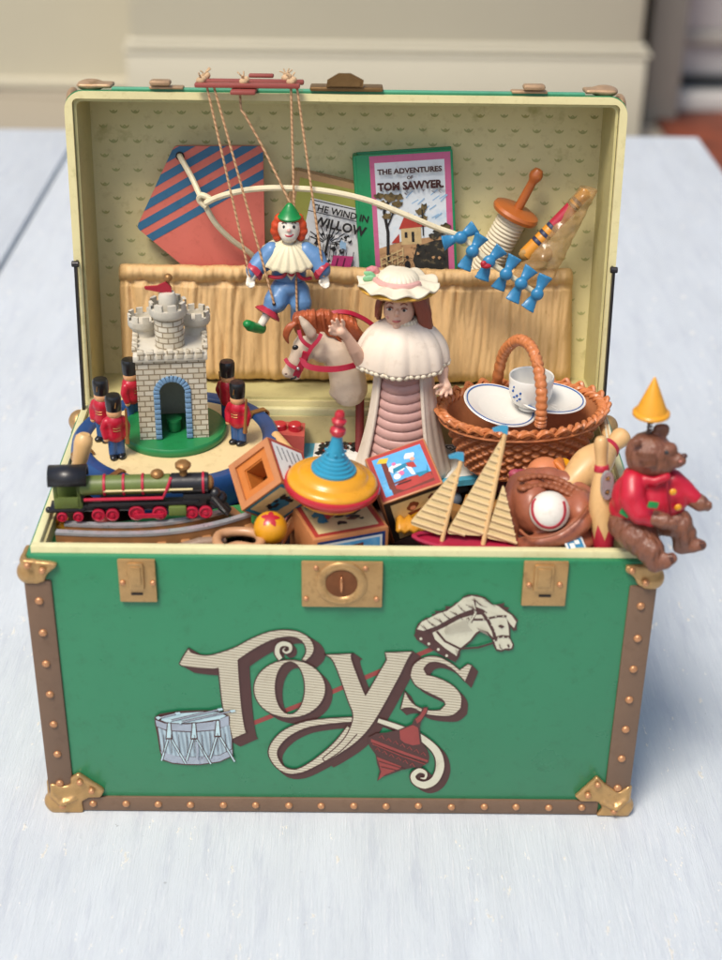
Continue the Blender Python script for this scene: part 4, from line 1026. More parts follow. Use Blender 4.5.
m_ = MB(); m_.chain([c(261, 329, -.2), c(256, 328, -.26), c(250, 326, -.32)], [5*k_, 5.2*k_, 5.6*k_]); m_.ell(c(247.5, 324, -.34), (5*k_, 5*k_, 4.4*k_)); m_.ell(c(262, 328, -.18), (4.6*k_, 5*k_, 6*k_))
blob('shoe', m_, cgreen, mar, vox=.013, it=3)
# control bar
barm = mat('red_brown_wood', '8d4238', .5, .12, 3, .15, 10, stretch=(.3, 1, 1))
bh0 = HL+.06
def bar_pt(u, off, up): x = LP(u, 90, off).x; return LO+LU*(HL+up)+LD*off+V((x, 0, 0))
def barbox(u0, u1, off, dep, up, th):
    a, b_ = bar_pt(u0, off, up), bar_pt(u1, off, up); return MB().box(frame((a+b_)/2, (b_-a).normalized(), LD, LU), ((b_-a).length, dep, th), .015)
m_ = barbox(195, 300, -.12, .13, .1, .05); build('control_bar', m_, barm, mar)
build('control_bar', barbox(205, 304, .2, .12, .1, .05), barm, mar)
build('cross_piece', barbox(232, 257, -.05, .55, .045, .045), barm, mar); build('cross_piece', barbox(249, 274, .33, .1, .15, .04), barm, mar)
rope = mat('rope_knot', 'c2a27c', .8, .15, 8, .5, 20)
for (u, off) in ((205, .22), (201, -.1), (244, -.12), (286, .22), (291, -.1)):
    p = bar_pt(u, off, .14); kn = MB().ell(p, (.05, .05, .04)).ell(p+V((.03, 0, .02)), .035)
    for j in range(5): a = random.uniform(0, 6.3); kn.tube([p, p+V((.03*math.cos(a), .03*math.sin(a), .06)), p+V((.07*math.cos(a), .04*math.sin(a), .07+.03*random.random()))], .008, 6)
    build('knot', kn, rope, mar)
def stringy(u0, pts, end, dy=-.18):
    a = bar_pt(u0, -.12, .08); P_ = [a]+[V(p) for p in pts]+[V(end)]
    build('string', MB().tube(P_, .0135, 6, 6 if len(P_) > 2 else 0), stringm, mar)
stringy(207, [], c(250, 277, -.16)); stringy(214, [], c(274, 303.5, -.24))
stringy(240, [Y(241, 108, 3.45), Y(246, 117, 3.42), Y(262, 146, 3.38), Y(276, 174, 3.3)], c(290, 203, 0)); stringy(291, [], c(297, 313, -.2)); stringy(297, [], c(324, 277, -.16))
build('knot', MB().ell(c(274, 303.8, -.235), .02), darkline, mar)
# ================================================================== THINGS IN THE CHEST
def pxk(p): return kpx(p)
gold = mat('old_gold', '9a7040', .4, .15, 6, .2, metal=.5)
# ---- carousel base
zc = 3.45; C0 = Z(174, 436, zc); C0.x = -1.84; R0 = 1.13
CM = Matrix.Translation(C0)
navy = mat('ring_blue', '1c4478', .4, .08, 3, .1, 10, coat=.12); sand = mat('platform_cream', 'd9c391', .55, .05, 3, .1, 10, c2='bb9a5c', c2amt=.34, c2scale=4)
bs = thing('carousel_base', 'round cream platform with a blue rim carrying the castle and its soldiers', 'toy base', C0-V((0, 0, .35)))
build('platform', MB().lathe([(0, -.33), (.95, -.33), (.97, -.04), (.97, -.03), (0, -.03)], CM, 72), sand, bs)
build('blue_rim', MB().lathe([(.93, -.34), (1.13, -.34), (1.15, -.1), (1.13, -.01), (1.1, .02), (.99, .02), (.96, .0), (.945, -.04), (.93, -.04)], CM, 90), navy, bs)
for u, v in ((122, 472), (201.5, 474), (263, 412), (254.6, 447), (93.7, 412), (75, 455)):
    p = Z(u, v, zc)-C0; a = math.atan2(p.y, p.x); M = CM @ Matrix.Rotation(a, 4, 'Z')
    m_ = MB(); m_.strap([M @ V((.93, 0, -.01)), M @ V((.96, 0, .03)), M @ V((1.13, 0, .03)), M @ V((1.16, 0, .0)), M @ V((1.165, 0, -.05))], .07, .02, [M.to_3x3() @ V((-.7, 0, .7)), M.to_3x3() @ V((0, 0, 1)), M.to_3x3() @ V((.3, 0, 1)), M.to_3x3() @ V((1, 0, .5)), M.to_3x3() @ V((1, 0, 0))])
    build('rim_clip', m_, gold, bs)
# ---- castle on its turntable
grn = mat('turntable_green', '1f7c45', .4, .06, 2, .06, 8, coat=.15)
tc_ = Z(174, 431, zc); tc_.z = zc
ct = thing('toy_castle', 'pale stone toy castle with blue arch and red pennant on a green turntable', 'toy castle', tc_-V((0, 0, .03)))
tt_ = MB().lathe([(0, -.03), (.57, -.03), (.585, .0), (.585, .045), (.57, .065), (0, .065)], Matrix.Translation(tc_), 64)
build('turntable', tt_, grn, ct)
stone = mat('castle_stone', 'c6bfae', .55, .07, 5, .12, 14, c2='a08a68', c2amt=.33, c2scale=5)
N, L, b = nodes(stone)
brickm = mat('castle_brick', 'c4b9a0', .6, .1, 5, .1, 14)
def brickmat(m, su=1., c1='cdc5b2', c2='bdb198', mo='8a7a60', cyl=False, bwid=.13, rh=.062):
    N, L, b = nodes(m); tc = N.new('ShaderNodeTexCoord'); sx_ = N.new('ShaderNodeSeparateXYZ'); L.new(tc.outputs['Object'], sx_.inputs[0])
    cx_ = N.new('ShaderNodeCombineXYZ')
    if cyl:
        at = N.new('ShaderNodeMath'); at.operation = 'ARCTAN2'; L.new(sx_.outputs[1], at.inputs[0]); L.new(sx_.outputs[0], at.inputs[1])
        ml = N.new('ShaderNodeMath'); ml.operation = 'MULTIPLY'; ml.inputs[1].default_value = .17*S; L.new(at.outputs[0], ml.inputs[0]); L.new(ml.outputs[0], cx_.inputs[0])
    else:
        ad = N.new('ShaderNodeMath'); ad.operation = 'ADD'; L.new(sx_.outputs[0], ad.inputs[0]); L.new(sx_.outputs[1], ad.inputs[1]); L.new(ad.outputs[0], cx_.inputs[0])
    L.new(sx_.outputs[2], cx_.inputs[1])
    br = N.new('ShaderNodeTexBrick'); L.new(cx_.outputs[0], br.inputs[0]); br.inputs['Scale'].default_value = 1/S
    br.inputs['Brick Width'].default_value = bwid; br.inputs['Row Height'].default_value = rh; br.inputs['Mortar Size'].default_value = .007; br.inputs['Mortar Smooth'].default_value = .3
    br.inputs['Color1'].default_value = (*lin(c1), 1); br.inputs['Color2'].default_value = (*lin(c2), 1); br.inputs['Mortar'].default_value = (*lin(mo), 1)
    L.new(br.outputs[0], b.inputs['Base Color'])
    bp = N.new('ShaderNodeBump'); bp.inputs['Distance'].default_value = .02*S; bp.inputs['Strength'].default_value = .9; bp.invert = True; L.new(br.outputs['Fac'], bp.inputs['Height']); L.new(bp.outputs[0], b.inputs['Normal'])
brickmat(brickm); towerm = mat('tower_brick', 'c4b9a0', .6); brickmat(towerm, cyl=True)
zb = zc+.067
F0 = Y(143, 440.5, 0); a_ = Z(140.5, 440, zb); b2 = Z(209, 437, zb)
yaw = math.atan2(b2.y-a_.y, b2.x-a_.x); cwid = (b2-a_).length; cdep = .66; ch = .93
O = (a_+b2)/2; CX = V((math.cos(yaw), math.sin(yaw), 0)); CY = V((-CX.y, CX.x, 0)); KM = frame(O, CX, CY, (0, 0, 1))
def kb(mb, lo, hi, bev=.008): lo, hi = V(lo), V(hi); return mb.box(KM @ Matrix.Translation((lo+hi)/2), hi-lo, bev)
hwd = cwid/2
arch_o = [(-.2, 0)]+[(.2*math.cos(math.radians(a)), .55+.2*math.sin(math.radians(a))) for a in range(180, -1, -12)]+[(.2, 0)]
wall = [(-hwd, 0), (-.2, 0)]+arch_o[1:-1]+[(.2, 0), (hwd, 0), (hwd, ch), (-hwd, ch)]
WM = KM @ frame((0, 0, 0), (1, 0, 0), (0, 0, 1), (0, -1, 0))
m_ = MB().prism(wall, WM, -.09, 0)
build('front_wall', m_, brickm, ct)
m_ = MB(); kb(m_, (-hwd+.03, .09, 0), (-hwd+.1, cdep, ch)); kb(m_, (hwd-.1, .09, 0), (hwd-.03, cdep, ch)); kb(m_, (-hwd+.03, cdep-.06, 0), (hwd-.03, cdep, ch)); build('side_walls', m_, stone, ct)
ai = [(.132*math.cos(math.radians(a)), .54+.14*math.sin(math.radians(a))) for a in range(180, -1, -12)]
blst = mat('arch_blue', '6d8fae', .5, .1, 6, .12, c2='4a6a8a', c2amt=.38, c2scale=8)
m_ = MB()
for sx in (-1, 1):
    for k in range(9): kb(m_, (sx*.165-.034, -.022, .004+k*.061), (sx*.165+.034, .03, .058+k*.061), .01)
for k in range(13):
    a = math.radians(180/13*(k+.5)); m_.box(KM @ Matrix.Translation((.168*math.cos(a), .004, .55+.168*math.sin(a))) @ Matrix.Rotation(-a+0, 4, 'Y'), (.068, .052, .038), .01)
build('arch', m_, blst, ct)
m_ = MB(); kb(m_, (-hwd-.02, -.03, ch), (hwd+.02, cdep+.02, ch+.07), .01)
build('roof', m_, stone, ct)
m_ = MB(); n_ = 7
for k in range(n_):
    x = -hwd+.01+(cwid-.02)*(k+.5)/n_; kb(m_, (x-.036, -.04, ch+.03), (x+.036, .02, ch+.13), .01)
for sx in (-1, 1):
    for k in range(5): y = .08+.12*k; kb(m_, (sx*hwd-.03, y, ch+.065), (sx*hwd+.03, y+.07, ch+.13), .01)
build('battlements', m_, brickm, ct)
def tower(cx_, cy_, z0, z1, r, rc, hc, nm, dome=True, br_=True):
    M = KM @ Matrix.Translation((cx_, cy_, 0)); p = M @ V((0, 0, z0))
    t_ = build(nm, MB().lathe([(r*1.04, z0), (r, z0+.02), (r, z1), (r*.9, z1)], M, 36), towerm if br_ else stone, ct)
    # own origin so the courses of brick run round the tower
    og = ORG[t_.name]; q_ = M @ V((0, 0, 0)); d_ = V((q_.x-og.x, q_.y-og.y, 0))
    for v_ in t_.data.vertices: v_.co -= d_
    t_.location = d_
    c_ = MB(); c_.lathe([(r*.85, z1-.02), (rc*.9, z1), (rc, z1+.03), (rc, z1+hc*.6), (rc*.8, z1+hc*.6), (rc*.8, z1+hc*.35), (0, z1+hc*.35)], M, 36)
    for k in range(8):
        a0 = 2*PI*k/8; c_.lathe([(rc*.79, z1+hc*.55), (rc*.99, z1+hc*.55), (rc*.98, z1+hc), (rc*.8, z1+hc), (rc*.79, z1+hc*.55)], M, 4, a0, a0+2*PI/8*.6)
    if dome: c_.lathe([(r*.6, z1+hc*.3), (r*.62, z1+hc*1.25), (r*.5, z1+hc*1.5), (0, z1+hc*1.55)], M, 24)
    build('tower_crown', c_, stone, ct, 50)
    return M
Mt = tower(.0, .24, ch+.06, ch+.42, .155, .2, .17, 'tower')
tower(-hwd+.09, cdep-.09, ch+.06, ch+.16, .12, .165, .16, 'tower', False, False)
tower(hwd-.09, cdep-.09, ch+.06, ch+.18, .12, .165, .16, 'tower', False, False)
tp0 = Mt @ V((.02, 0, ch+.42+.17*1.5))
build('flag_pole', MB().tube([tp0, tp0+V((0, 0, .14))], .012, 8), gold, ct)
build('finial_ball', MB().ell(tp0+V((0, 0, .16)), .045), gold, ct)
m_ = MB().prism([(0, .1), (-.02, .12), (-.12, .075), (-.25, .07), (-.24, .045), (-.12, .015), (.03, -.01), (.03, .05)], frame(tp0, CX, (0, 0, 1), (0, -1, 0)), -.02, .02)
build('pennant', m_, mat('flag_red', 'a01a2c', .4), ct)
build('drum_seat', MB().lathe([(.06, 0), (.075, .02), (.075, .12), (.085, .125), (.085, .15), (0, .15)], KM @ Matrix.Translation((0, .2, 0)), 20), grn, ct)
# ---- soldiers
sred = mat('soldier_red', 'b3122b', .38, .08, 3, .08, coat=.15); sblue = mat('soldier_blue', '31578a', .42, .08, 3, .08, coat=.1); sskin = mat('soldier_skin', 'cf9a6c', .45, .06); swood = mat('soldier_rifle', '8a5a2c', .5, .15)
def soldier(M, label, first=True):
    s_ = thing('toy_soldier', label, 'toy soldier', M @ V((0, 0, 0)), 'toy soldiers round the castle')
    P_ = lambda x, y, z: M @ V((x, y, z))
    m_ = MB()
    for sx in (-1, 1): m_.chain([P_(sx*.048, 0, .3), P_(sx*.048, 0, .05)], [.05, .047])
    blob('trousers', m_, sblue, s_, vox=.012, it=1)
    for sx in (-1, 1): blob('boot', MB().ell(P_(sx*.05, -.035, .03), (.045, .07, .035)).ell(P_(sx*.05, .0, .045), (.045, .045, .045)), black, s_, vox=.011, it=1)
    m_ = MB(); m_.chain([P_(0, 0, .32), P_(0, -.0, .42), P_(0, 0, .5)], [.095, .09, .1]); m_.lathe([(.115, .26), (.11, .3), (.09, .36)], M, 20, sy=.8)
    for sx in (-1, 1): m_.chain([P_(sx*.1, 0, .5), P_(sx*.142, -.0, .42), P_(sx*.125, -.03, .31)], [.05, .042, .038])
    blob('jacket', m_, sred, s_, vox=.012, it=2)
    build('belt', MB().lathe([(.098, .345), (.106, .35), (.106, .372), (.098, .378)], M, 24, sy=.95), black, s_)
    for k in range(3): build('braid', MB().tube([P_(-.045, -.094+.0*k, .41+.035*k), P_(0, -.103, .405+.035*k), P_(.045, -.094, .41+.035*k)], .006, 6, 3), gold, s_)
    m_ = MB()
    for sx in (-1, 1): m_.ell(P_(sx*.125, -.035, .28), .032)
    m_.ell(P_(0, -.005, .62), (.082, .08, .08)); m_.ell(P_(0, -.085, .61), .014); m_.chain([P_(0, 0, .52), P_(0, 0, .58)], [.05, .05])
    blob('head', m_, sskin, s_, vox=.011, it=1)
    for sx in (-1, 1): build('eye', MB().ell(P_(sx*.03, -.078, .628), .009), black, s_)
    build('bearskin_hat', MB().lathe([(.07, .645), (.092, .655), (.098, .72), (.1, .82), (.085, .85), (.0, .855)], M, 24), black, s_)
    build('plume', MB().tube([P_(0, -.1, .72), P_(.01, -.103, .79)], [.008, .004], 6), gold, s_)
    build('rifle', MB().tube([P_(.125, -.06, .2), P_(.135, -.05, .4), P_(.14, -.03, .66)], [.026, .018, .012], 8), swood, s_)
    return s_
def smat(u, v, face):
    p = Z(u, v, zc-.03); return Matrix.Translation(p) @ Matrix.Rotation(math.radians(face), 4, 'Z') @ Matrix.Scale(.87, 4)
s0 = soldier(smat(117.5, 457, 20), 'toy soldier with rifle nearest the locomotive, left of the castle arch')
p0_ = ORG[s0.name]
for (u, v, rz, lb_) in ((105, 440, -20, 'toy soldier at the far left rim, half hidden behind the nearer left soldier'), (133, 419, 60, 'toy soldier mostly hidden behind the left wall of the castle'), (229, 421, 150, 'toy soldier behind the castle on its right, half hidden by another soldier'), (239, 443, -25, 'toy soldier in full view right of the castle by the blue rim')):
    p = Z(u, v, zc-.03); copy_tree(s0, p-p0_, lb_, math.radians(rz-20))
# ---- locomotive on its track
zr = 3.2
tk_ = thing('toy_railway_track', 'curved toy railway track with silver topped brown rails under the locomotive', 'toy track', Z(140, 530, 3.05))
steel = mat('rail_silver', 'cfd0d2', .3, .1, 8, .1, metal=.6); railb = mat('rail_brown', '94683f', .5, .1, 5, .1)
def rail(pts, zt):
    P_ = smooth_path([Z(u, v, zt) for u, v in pts], 6)
    build('rail', MB().strap([p-V((0, 0, .075)) for p in P_], .13, .07, (0, -1, 0)) if 0 else MB().strap([p-V((0, 0, .07)) for p in P_], .05, .12, (0, 0, 1)), railb, tk_)
    build('rail_head', MB().strap(P_, .065, .03, (0, 0, 1)), steel, tk_)
    return P_
near = rail([(56, 532), (86, 533.5), (120, 534), (155, 533), (190, 529), (220, 523), (250, 514)], 3.29)
far = rail([(65, 523.5), (100, 525), (135, 525), (170, 522), (200, 517), (228, 510)], 3.27)
ti = MB()
for k in range(1, 10):
    a = near[min(len(near)-1, k*4-1)]; d = (near[min(len(near)-1, k*4)]-a).normalized(); nn_ = V((-d.y, d.x, 0))
    ti.add(*(lambda m2: (m2.v, m2.f))(MB().box(frame(a+nn_*.14-V((0, 0, .115)), d, nn_, (0, 0, 1)), (.1, .5, .045), .018)))
build('sleepers', ti, mat('sleeper_tan', 'a8764a', .5, .12, 5), tk_)
gp = [Z(u, v, 3.14) for u, v in ((46, 532), (60, 522), (120, 520), (200, 508), (262, 500), (268, 508), (255, 522), (215, 537), (150, 543), (90, 545), (44, 545))]
grs = mat('green_felt', '3c8a4a', .9, .15, 5, .5, 30)
build('green_bed', MB().prism([(p.x, max(p.y, .17)) for p in gp], Matrix(), 3.06, 3.12), grs, tk_)
lg = mat('loco_green', '606e33', .42, .12, 5, .15, 10, coat=.1); lbk = mat('loco_black', '1b1a1d', .38, .2, 5, .2, 10, coat=.1); lrd = mat('loco_red', 'b01a36', .42, .1, 5, .12); lcream = mat('loco_cream_line', 'd6c48c', .5)
zt = 3.31
q0 = Z(72, 521, zt); q1 = Z(222, 517, zt)
lx = (q1-q0).normalized(); ly = V((-lx.y, lx.x, 0)); LMx = frame(q0, lx, ly, (0, 0, 1)); LS = (q1-q0).length/150   # local unit = 1 px
lo = thing('toy_locomotive', 'green and black toy steam locomotive with red wheels in the front left of the chest', 'toy locomotive', LMx @ V((75*LS, 0, 0)))
def lp(x, y, z): return LMx @ V((x*LS, y*LS, z*LS))
def lbx(mb, x0, x1, y0, y1, z0, z1, bev=.01): return mb.box(LMx @ Matrix.Translation(((x0+x1)/2*LS, (y0+y1)/2*LS, (z0+z1)/2*LS)), ((x1-x0)*LS, (y1-y0)*LS, (z1-z0)*LS), bev)
by = 9; bz = 35.5; brd = 10
def boiler(x0, x1, r=brd): return MB().lathe([(0, 0), (r*LS-.01, 0), (r*LS, .01), (r*LS, (x1-x0)*LS-.01), (r*LS-.01, (x1-x0)*LS), (0, (x1-x0)*LS)], axis_frame(lp(x0, by, bz), lx), 32)
build('boiler', boiler(10, 100), lg, lo)
build('smokebox', boiler(100, 138, brd+.5), lbk, lo)
build('smokebox_door', MB().lathe([(0, 0), (brd*.8*LS, 0), (brd*.7*LS, .03), (.03, .05), (0, .05)], axis_frame(lp(138, by, bz), lx), 24), gold, lo)
for x in (33, 52, 71, 131): build('boiler_band', MB().lathe([((brd+.2)*LS, 0), ((brd+1.2)*LS, .005), ((brd+1.2)*LS, .025), ((brd+.2)*LS, .03)], axis_frame(lp(x, by, bz), lx), 32), lrd, lo)
build('handrail', MB().tube([lp(14, -1.8, 25), lp(92, -1.8, 25), lp(97, -1.6, 36), lp(101, 4, 45)], .018, 8), lrd, lo)
build('cream_line', MB().tube([lp(34, -1.2, 34), lp(122, -1.2, 34)], .012, 6), lcream, lo)
m_ = MB(); lbx(m_, -16, 12, 1, 17, 12, 20); lbx(m_, -16, 10, 0, 2, 14, 27, .01); lbx(m_, -16, -12, 0, 3, 26, 44); lbx(m_, 7, 11, 0, 3, 26, 44); lbx(m_, 7, 11, 0, 18, 12, 46); lbx(m_, -16, 12, 15, 18, 12, 46)
build('cab', m_, lg, lo)
m_ = MB()
m_.grid(lambda u, v: lp(-20+v*38, 9+12*math.cos(PI*(1.0-u)), 42+14*max(0, math.sin(PI*u))**.7), 20, 1)
o = build('cab_roof', m_, lbk, lo, 60); solidify(o, .035, 0)
m_ = MB(); lbx(m_, -17, 138, 2, 16, 9, 16); lbx(m_, -21, 14, -1, 19, 10, 14); lbx(m_, 18, 128, -3, 2, 17, 21); lbx(m_, 30, 92, 3, 15, 14, 27); lbx(m_, 112, 140, 0, 18, 13, 27)
build('chassis', m_, lbk, lo)
m_ = MB(); lbx(m_, 97, 115, -5, 2, 5, 16, .02); build('cylinder_block', m_, lg, lo)
whl = [(-9, 5.2), (7, 5.2), (27, 6.6), (41, 6.6), (65, 8), (88, 7.4), (120, 6.8), (134, 6.8)]
for x, r in whl:
    for y in (-1.5, 18):
        w_ = build('wheel', MB().lathe([(0, -.02), (r*LS*.3, -.02), (r*LS*.35, .0), (r*LS*.75, .0), (r*LS*.8, -.015), (r*LS, -.01), (r*LS, .025), (0, .025)], axis_frame(lp(x, y, r+.3), ly), 28), lrd, lo)
build('side_rod', MB().strap([lp(63, -3.8, 6), lp(92, -3.8, 6)], .04, .025, ly), lrd, lo)
build('chimney', MB().lathe([(.04, 0), (.038, .05), (.05, .07), (.08, .1), (.08, .13), (.055, .155), (.03, .16), (0, .155)], Matrix.Translation(lp(113, by, bz+brd-1)), 24, wob=lambda a, z: 1+.04*math.sin(7*a)), gold, lo)
build('steam_dome', MB().ell(lp(87, by, bz+brd+1), (.068, .068, .05)), gold, lo)
m_ = MB()
for k in range(6):
    t = k/5; m_.tube([lp(140+1*t, 1+16*t, 20), lp(158-5*abs(t-.4), 2+14*t, 3)], .032, 6)
lbx(m_, 134, 145, 0, 18, 10, 22, .01); m_.tube([lp(142, -1, 26), lp(154, 0, 8)], .03, 6); m_.ell(lp(144, 4, 26), .06); m_.ell(lp(149, 8, 18), .07)
build('cowcatcher', m_, lbk, lo)
build('coupling', MB().chain([lp(-17, 9, 8), lp(-23, 8, 9)], [.03, .035]), lbk, lo)
# small orange piece behind the cab
m_ = MB()
p = Z(57, 531, 3.1); m_.box(T(p+V((0, .1, .0))), (.2, .2, .12), .02); m_.ell(p+V((-.03, .05, .09)), (.05, .05, .03)); m_.ell(p+V((.06, .05, .09)), (.03, .03, .03))
tag(build('building_brick', m_, mat('amber_plastic', 'c98a1c', .35)), 'small amber yellow building brick wedged behind the cab of the locomotive', 'building brick')
# ---- skipping rope handle, left
maple = mat('turned_maple', 'd2a870', .42, .1, 3, .1, 8, stretch=(1, 1, .4), coat=.15); bandred = mat('band_red', 'b3283a', .4)
hp0, hp1 = Y(76, 480, .95), Y(85, 434, 1.0); d = hp1-hp0; Mx = axis_frame(hp0, d); Lh = d.length
sk_ = thing('skipping_rope_handle', 'turned wooden handle with red painted foot standing behind the locomotive cab', 'rope handle', hp0-V((0, 0, .3)))
build('grip', MB().lathe([(.065, .14), (.078, .25*Lh+.1), (.084, .6*Lh), (.095, .8*Lh), (.087, .93*Lh), (.05, Lh), (0, Lh)], Mx, 24), maple, sk_)
build('red_foot', MB().lathe([(0, -.3), (.12, -.3), (.11, 0), (.085, .1), (.08, .145), (.0, .145)], Mx, 24), bandred, sk_)
# ---- wooden picture blocks
blkw = mat('block_wood', 'b8784a', .45, .12, 3, .12, 8, stretch=(1, .3, 1), c2='96582e', c2amt=.38, c2scale=4)
redb = mat('block_red_border', 'a83a32', .45, .08, 5, .05); bluep = mat('block_sky_blue', '5aa4d4', .45, .12, 5, .04, c2='8cc4e0', c2amt=.45, c2scale=4)
creamp = mat('block_cream_paper', 'd6c48e', .5, .1, 5, .04, c2='b08a50', c2amt=.35, c2scale=6); navyb = mat('block_navy', '1f3a6e', .45); pwhite = mat('print_white', 'dfe0da', .5, .05)
pskin = mat('print_skin', 'd79a80', .5); pyel = mat('print_yellow', 'd3b32e', .5); pteal = mat('print_teal', '1f7a96', .5, .15, 10); pbrn = mat('print_brown', '6e3226', .5, .15, 10); ppink = mat('print_pink', 'cf6f9a', .5)
PM = [redb, bluep, creamp, navyb, pwhite, pskin, pyel, pteal, pbrn, ppink, inkblk]
def cube_thing(name, label, cat_, O, ax, size, wood=blkw, bev=.02):
    """O = the corner where the three axes start"""
    b_ = thing(name, label, cat_, O+sum((a*size/2 for a in ax), V((0, 0, 0))))
    c = O+sum((a*size/2 for a in ax), V((0, 0, 0)))
    return b_, c
def facem(O, x, y, n): return frame(O, x, y, n)
# block beneath the spinning top: upright
zt1 = 3.34; A_ = Z(313.5, 540, zt1); B_ = Z(386, 527, zt1); ex = (B_-A_); ex.z = 0; sz = ex.length; ex.normalize(); ey = V((-ex.y, ex.x, 0)); sz = .8
b1, c1 = cube_thing('picture_block', 'wooden picture block with red edged top beneath the spinning top', 'toy block', A_-V((0, 0, sz)), (ex, ey, V((0, 0, 1))), sz)
build('block', MB().box(frame(c1, ex, ey, (0, 0, 1)), (sz, sz, sz), .018), blkw, b1)
M = facem(A_, ex, ey, (0, 0, 1))
g_ = lambda a, b_: (sz*a, sz*b_)
it = [(0, 'p', [g_(.04, .04), g_(.96, .04), g_(.96, .96), g_(.04, .96)]), (2, 'p', [g_(.1, .1), g_(.9, .1), g_(.9, .9), g_(.1, .9)])]
random.seed(3)
for k in range(26): x, y = .3+.5*random.random(), .25+.5*random.random(); it.append(((10, 3, 8, 10)[k % 4], 'p', [(a*sz, b_*sz) for a, b_ in circ(x, y, .03+.05*random.random(), 8, .4, .6)]))
for k in range(9): it.append((7, 'p', [(a*sz, b_*sz) for a, b_ in circ(.2+.1*random.random(), .35+.45*random.random(), .06, 8, .4)]))
pmesh(M, it, PM, 'top_picture', b1, .002, .0004)
M = facem(A_-V((0, 0, sz)), ex, (0, 0, 1), -ey)
it = [(3, 'p', [g_(.05, .05), g_(.95, .05), g_(.95, .95), g_(.05, .95)]), (4, 'p', [g_(.09, .09), g_(.91, .09), g_(.91, .91), g_(.09, .91)]), (1, 'p', [g_(.12, .12), g_(.88, .12), g_(.88, .88), g_(.12, .88)]), (8, 'p', [g_(.2, .12), g_(.62, .12), g_(.66, .84), g_(.18, .8)])]
for k in range(12): it.append(((0, 8)[k % 2], 's', [g_(.2+.4*random.random(), .5+.3*random.random()), g_(.3+.4*random.random(), .5+.3*random.random())], .02))
pmesh(M, it, PM, 'front_picture', b1, .002, .0004)
# tilted block on the right
e1, e2, e3 = (57.5, 20), (16.5, -46), (12, -40)
ax = image_frame(None, e1, e2, e3, 1)
# orientation: picture face spanned by e1,e2; e3 leads away from the camera side
ax3 = ax[0].cross(ax[1]).normalized()
tl0 = Y(364, 458.7, 1.25)
# make sure the picture normal looks at us
nrm = ax3 if ax3.dot(FWD) < 0 else -ax3
sz = .66
b2, c2_ = cube_thing('picture_block', 'tilted picture block showing a nursery scene on blue with a red border', 'toy block', tl0, (ax[0], ax[1], -nrm), sz)
def ortho_box(c, x, y, z, s_): return MB().box(frame(c, x, y, z), s_, .018)
build('block', ortho_box(c2_, ax[0], ax[1], x_ := -nrm, (sz, sz, sz)) if ax[0].cross(ax[1]).dot(-nrm) > 0 else ortho_box(c2_, ax[1], ax[0], -nrm, (sz, sz, sz)), blkw, b2)
M = facem(tl0+ax[1]*sz, ax[0], -ax[1], nrm)
g_ = lambda a, b_: (sz*a, sz*b_)
pg = lambda pts: [g_(a, b_) for a, b_ in pts]
it = [(0, 'p', pg([(.03, .03), (.97, .03), (.97, .97), (.03, .97)])), (1, 'p', pg([(.1, .1), (.9, .1), (.9, .9), (.1, .9)])), (8, 'p', pg([(.22, .1), (.9, .1), (.9, .3), (.55, .34), (.22, .22)])), (0, 'p', pg([(.24, .24), (.5, .34), (.88, .28), (.9, .16), (.4, .12)])),
      (8, 'p', pg([(.2, .22), (.3, .2), (.3, .8), (.22, .86)])), (6, 'p', pg([(.15, .8), (.3, .75), (.36, .84), (.22, .88)])), (4, 'p', pg(circ(.42, .58, .12, 10, .2, .8))), (7, 'p', pg([(.34, .5), (.62, .56), (.7, .64), (.5, .62), (.36, .6)])), (9, 'p', pg(circ(.46, .46, .05, 8))), (4, 'p', pg(circ(.38, .42, .06, 8))),
      (4, 'p', pg(circ(.67, .74, .1, 10, .2, .6))), (5, 'p', pg(circ(.7, .66, .04, 8))), (0, 'p', pg([(.58, .62), (.7, .6), (.72, .48), (.6, .5)])), (4, 'p', pg([(.56, .56), (.64, .5), (.66, .34), (.6, .36)])), (7, 'p', pg([(.66, .36), (.84, .34), (.88, .46), (.86, .3), (.7, .26)])), (8, 's', pg([(.3, .3), (.5, .32)]), .02), (10, 's', pg([(.34, .26), (.56, .26)]), .015), (9, 'p', pg(circ(.4, .68, .035, 7)))]
pmesh(M, it, PM, 'nursery_picture', b2, .002, .0004)
# its lower face (black border, cream picture)
lo_n = None
O2 = tl0+ax[1]*sz; M = facem(O2-nrm*sz, ax[0], nrm, ax[1])
it = [(10, 'p', pg([(.02, .02), (.98, .02), (.98, .98), (.02, .98)])), (2, 'p', pg([(.12, .05), (.93, .05), (.93, .9), (.12, .9)])), (8, 'p', pg(circ(.45, .72, .1, 10, .25))), (5, 'p', pg(circ(.45, .68, .05, 8))), (8, 'p', pg([(.35, .6), (.6, .62), (.7, .4), (.4, .3)])), (6, 'p', pg([(.3, .5), (.5, .55), (.5, .3), (.3, .34)])), (0, 'p', pg([(.5, .56), (.66, .56), (.72, .46), (.5, .44)])), (10, 's', pg([(.2, .42), (.32, .5)]), .03), (8, 'p', pg(circ(.78, .8, .06, 8, .3)))]
pmesh(M, it, PM, 'boy_picture', b2, .002, .0004)
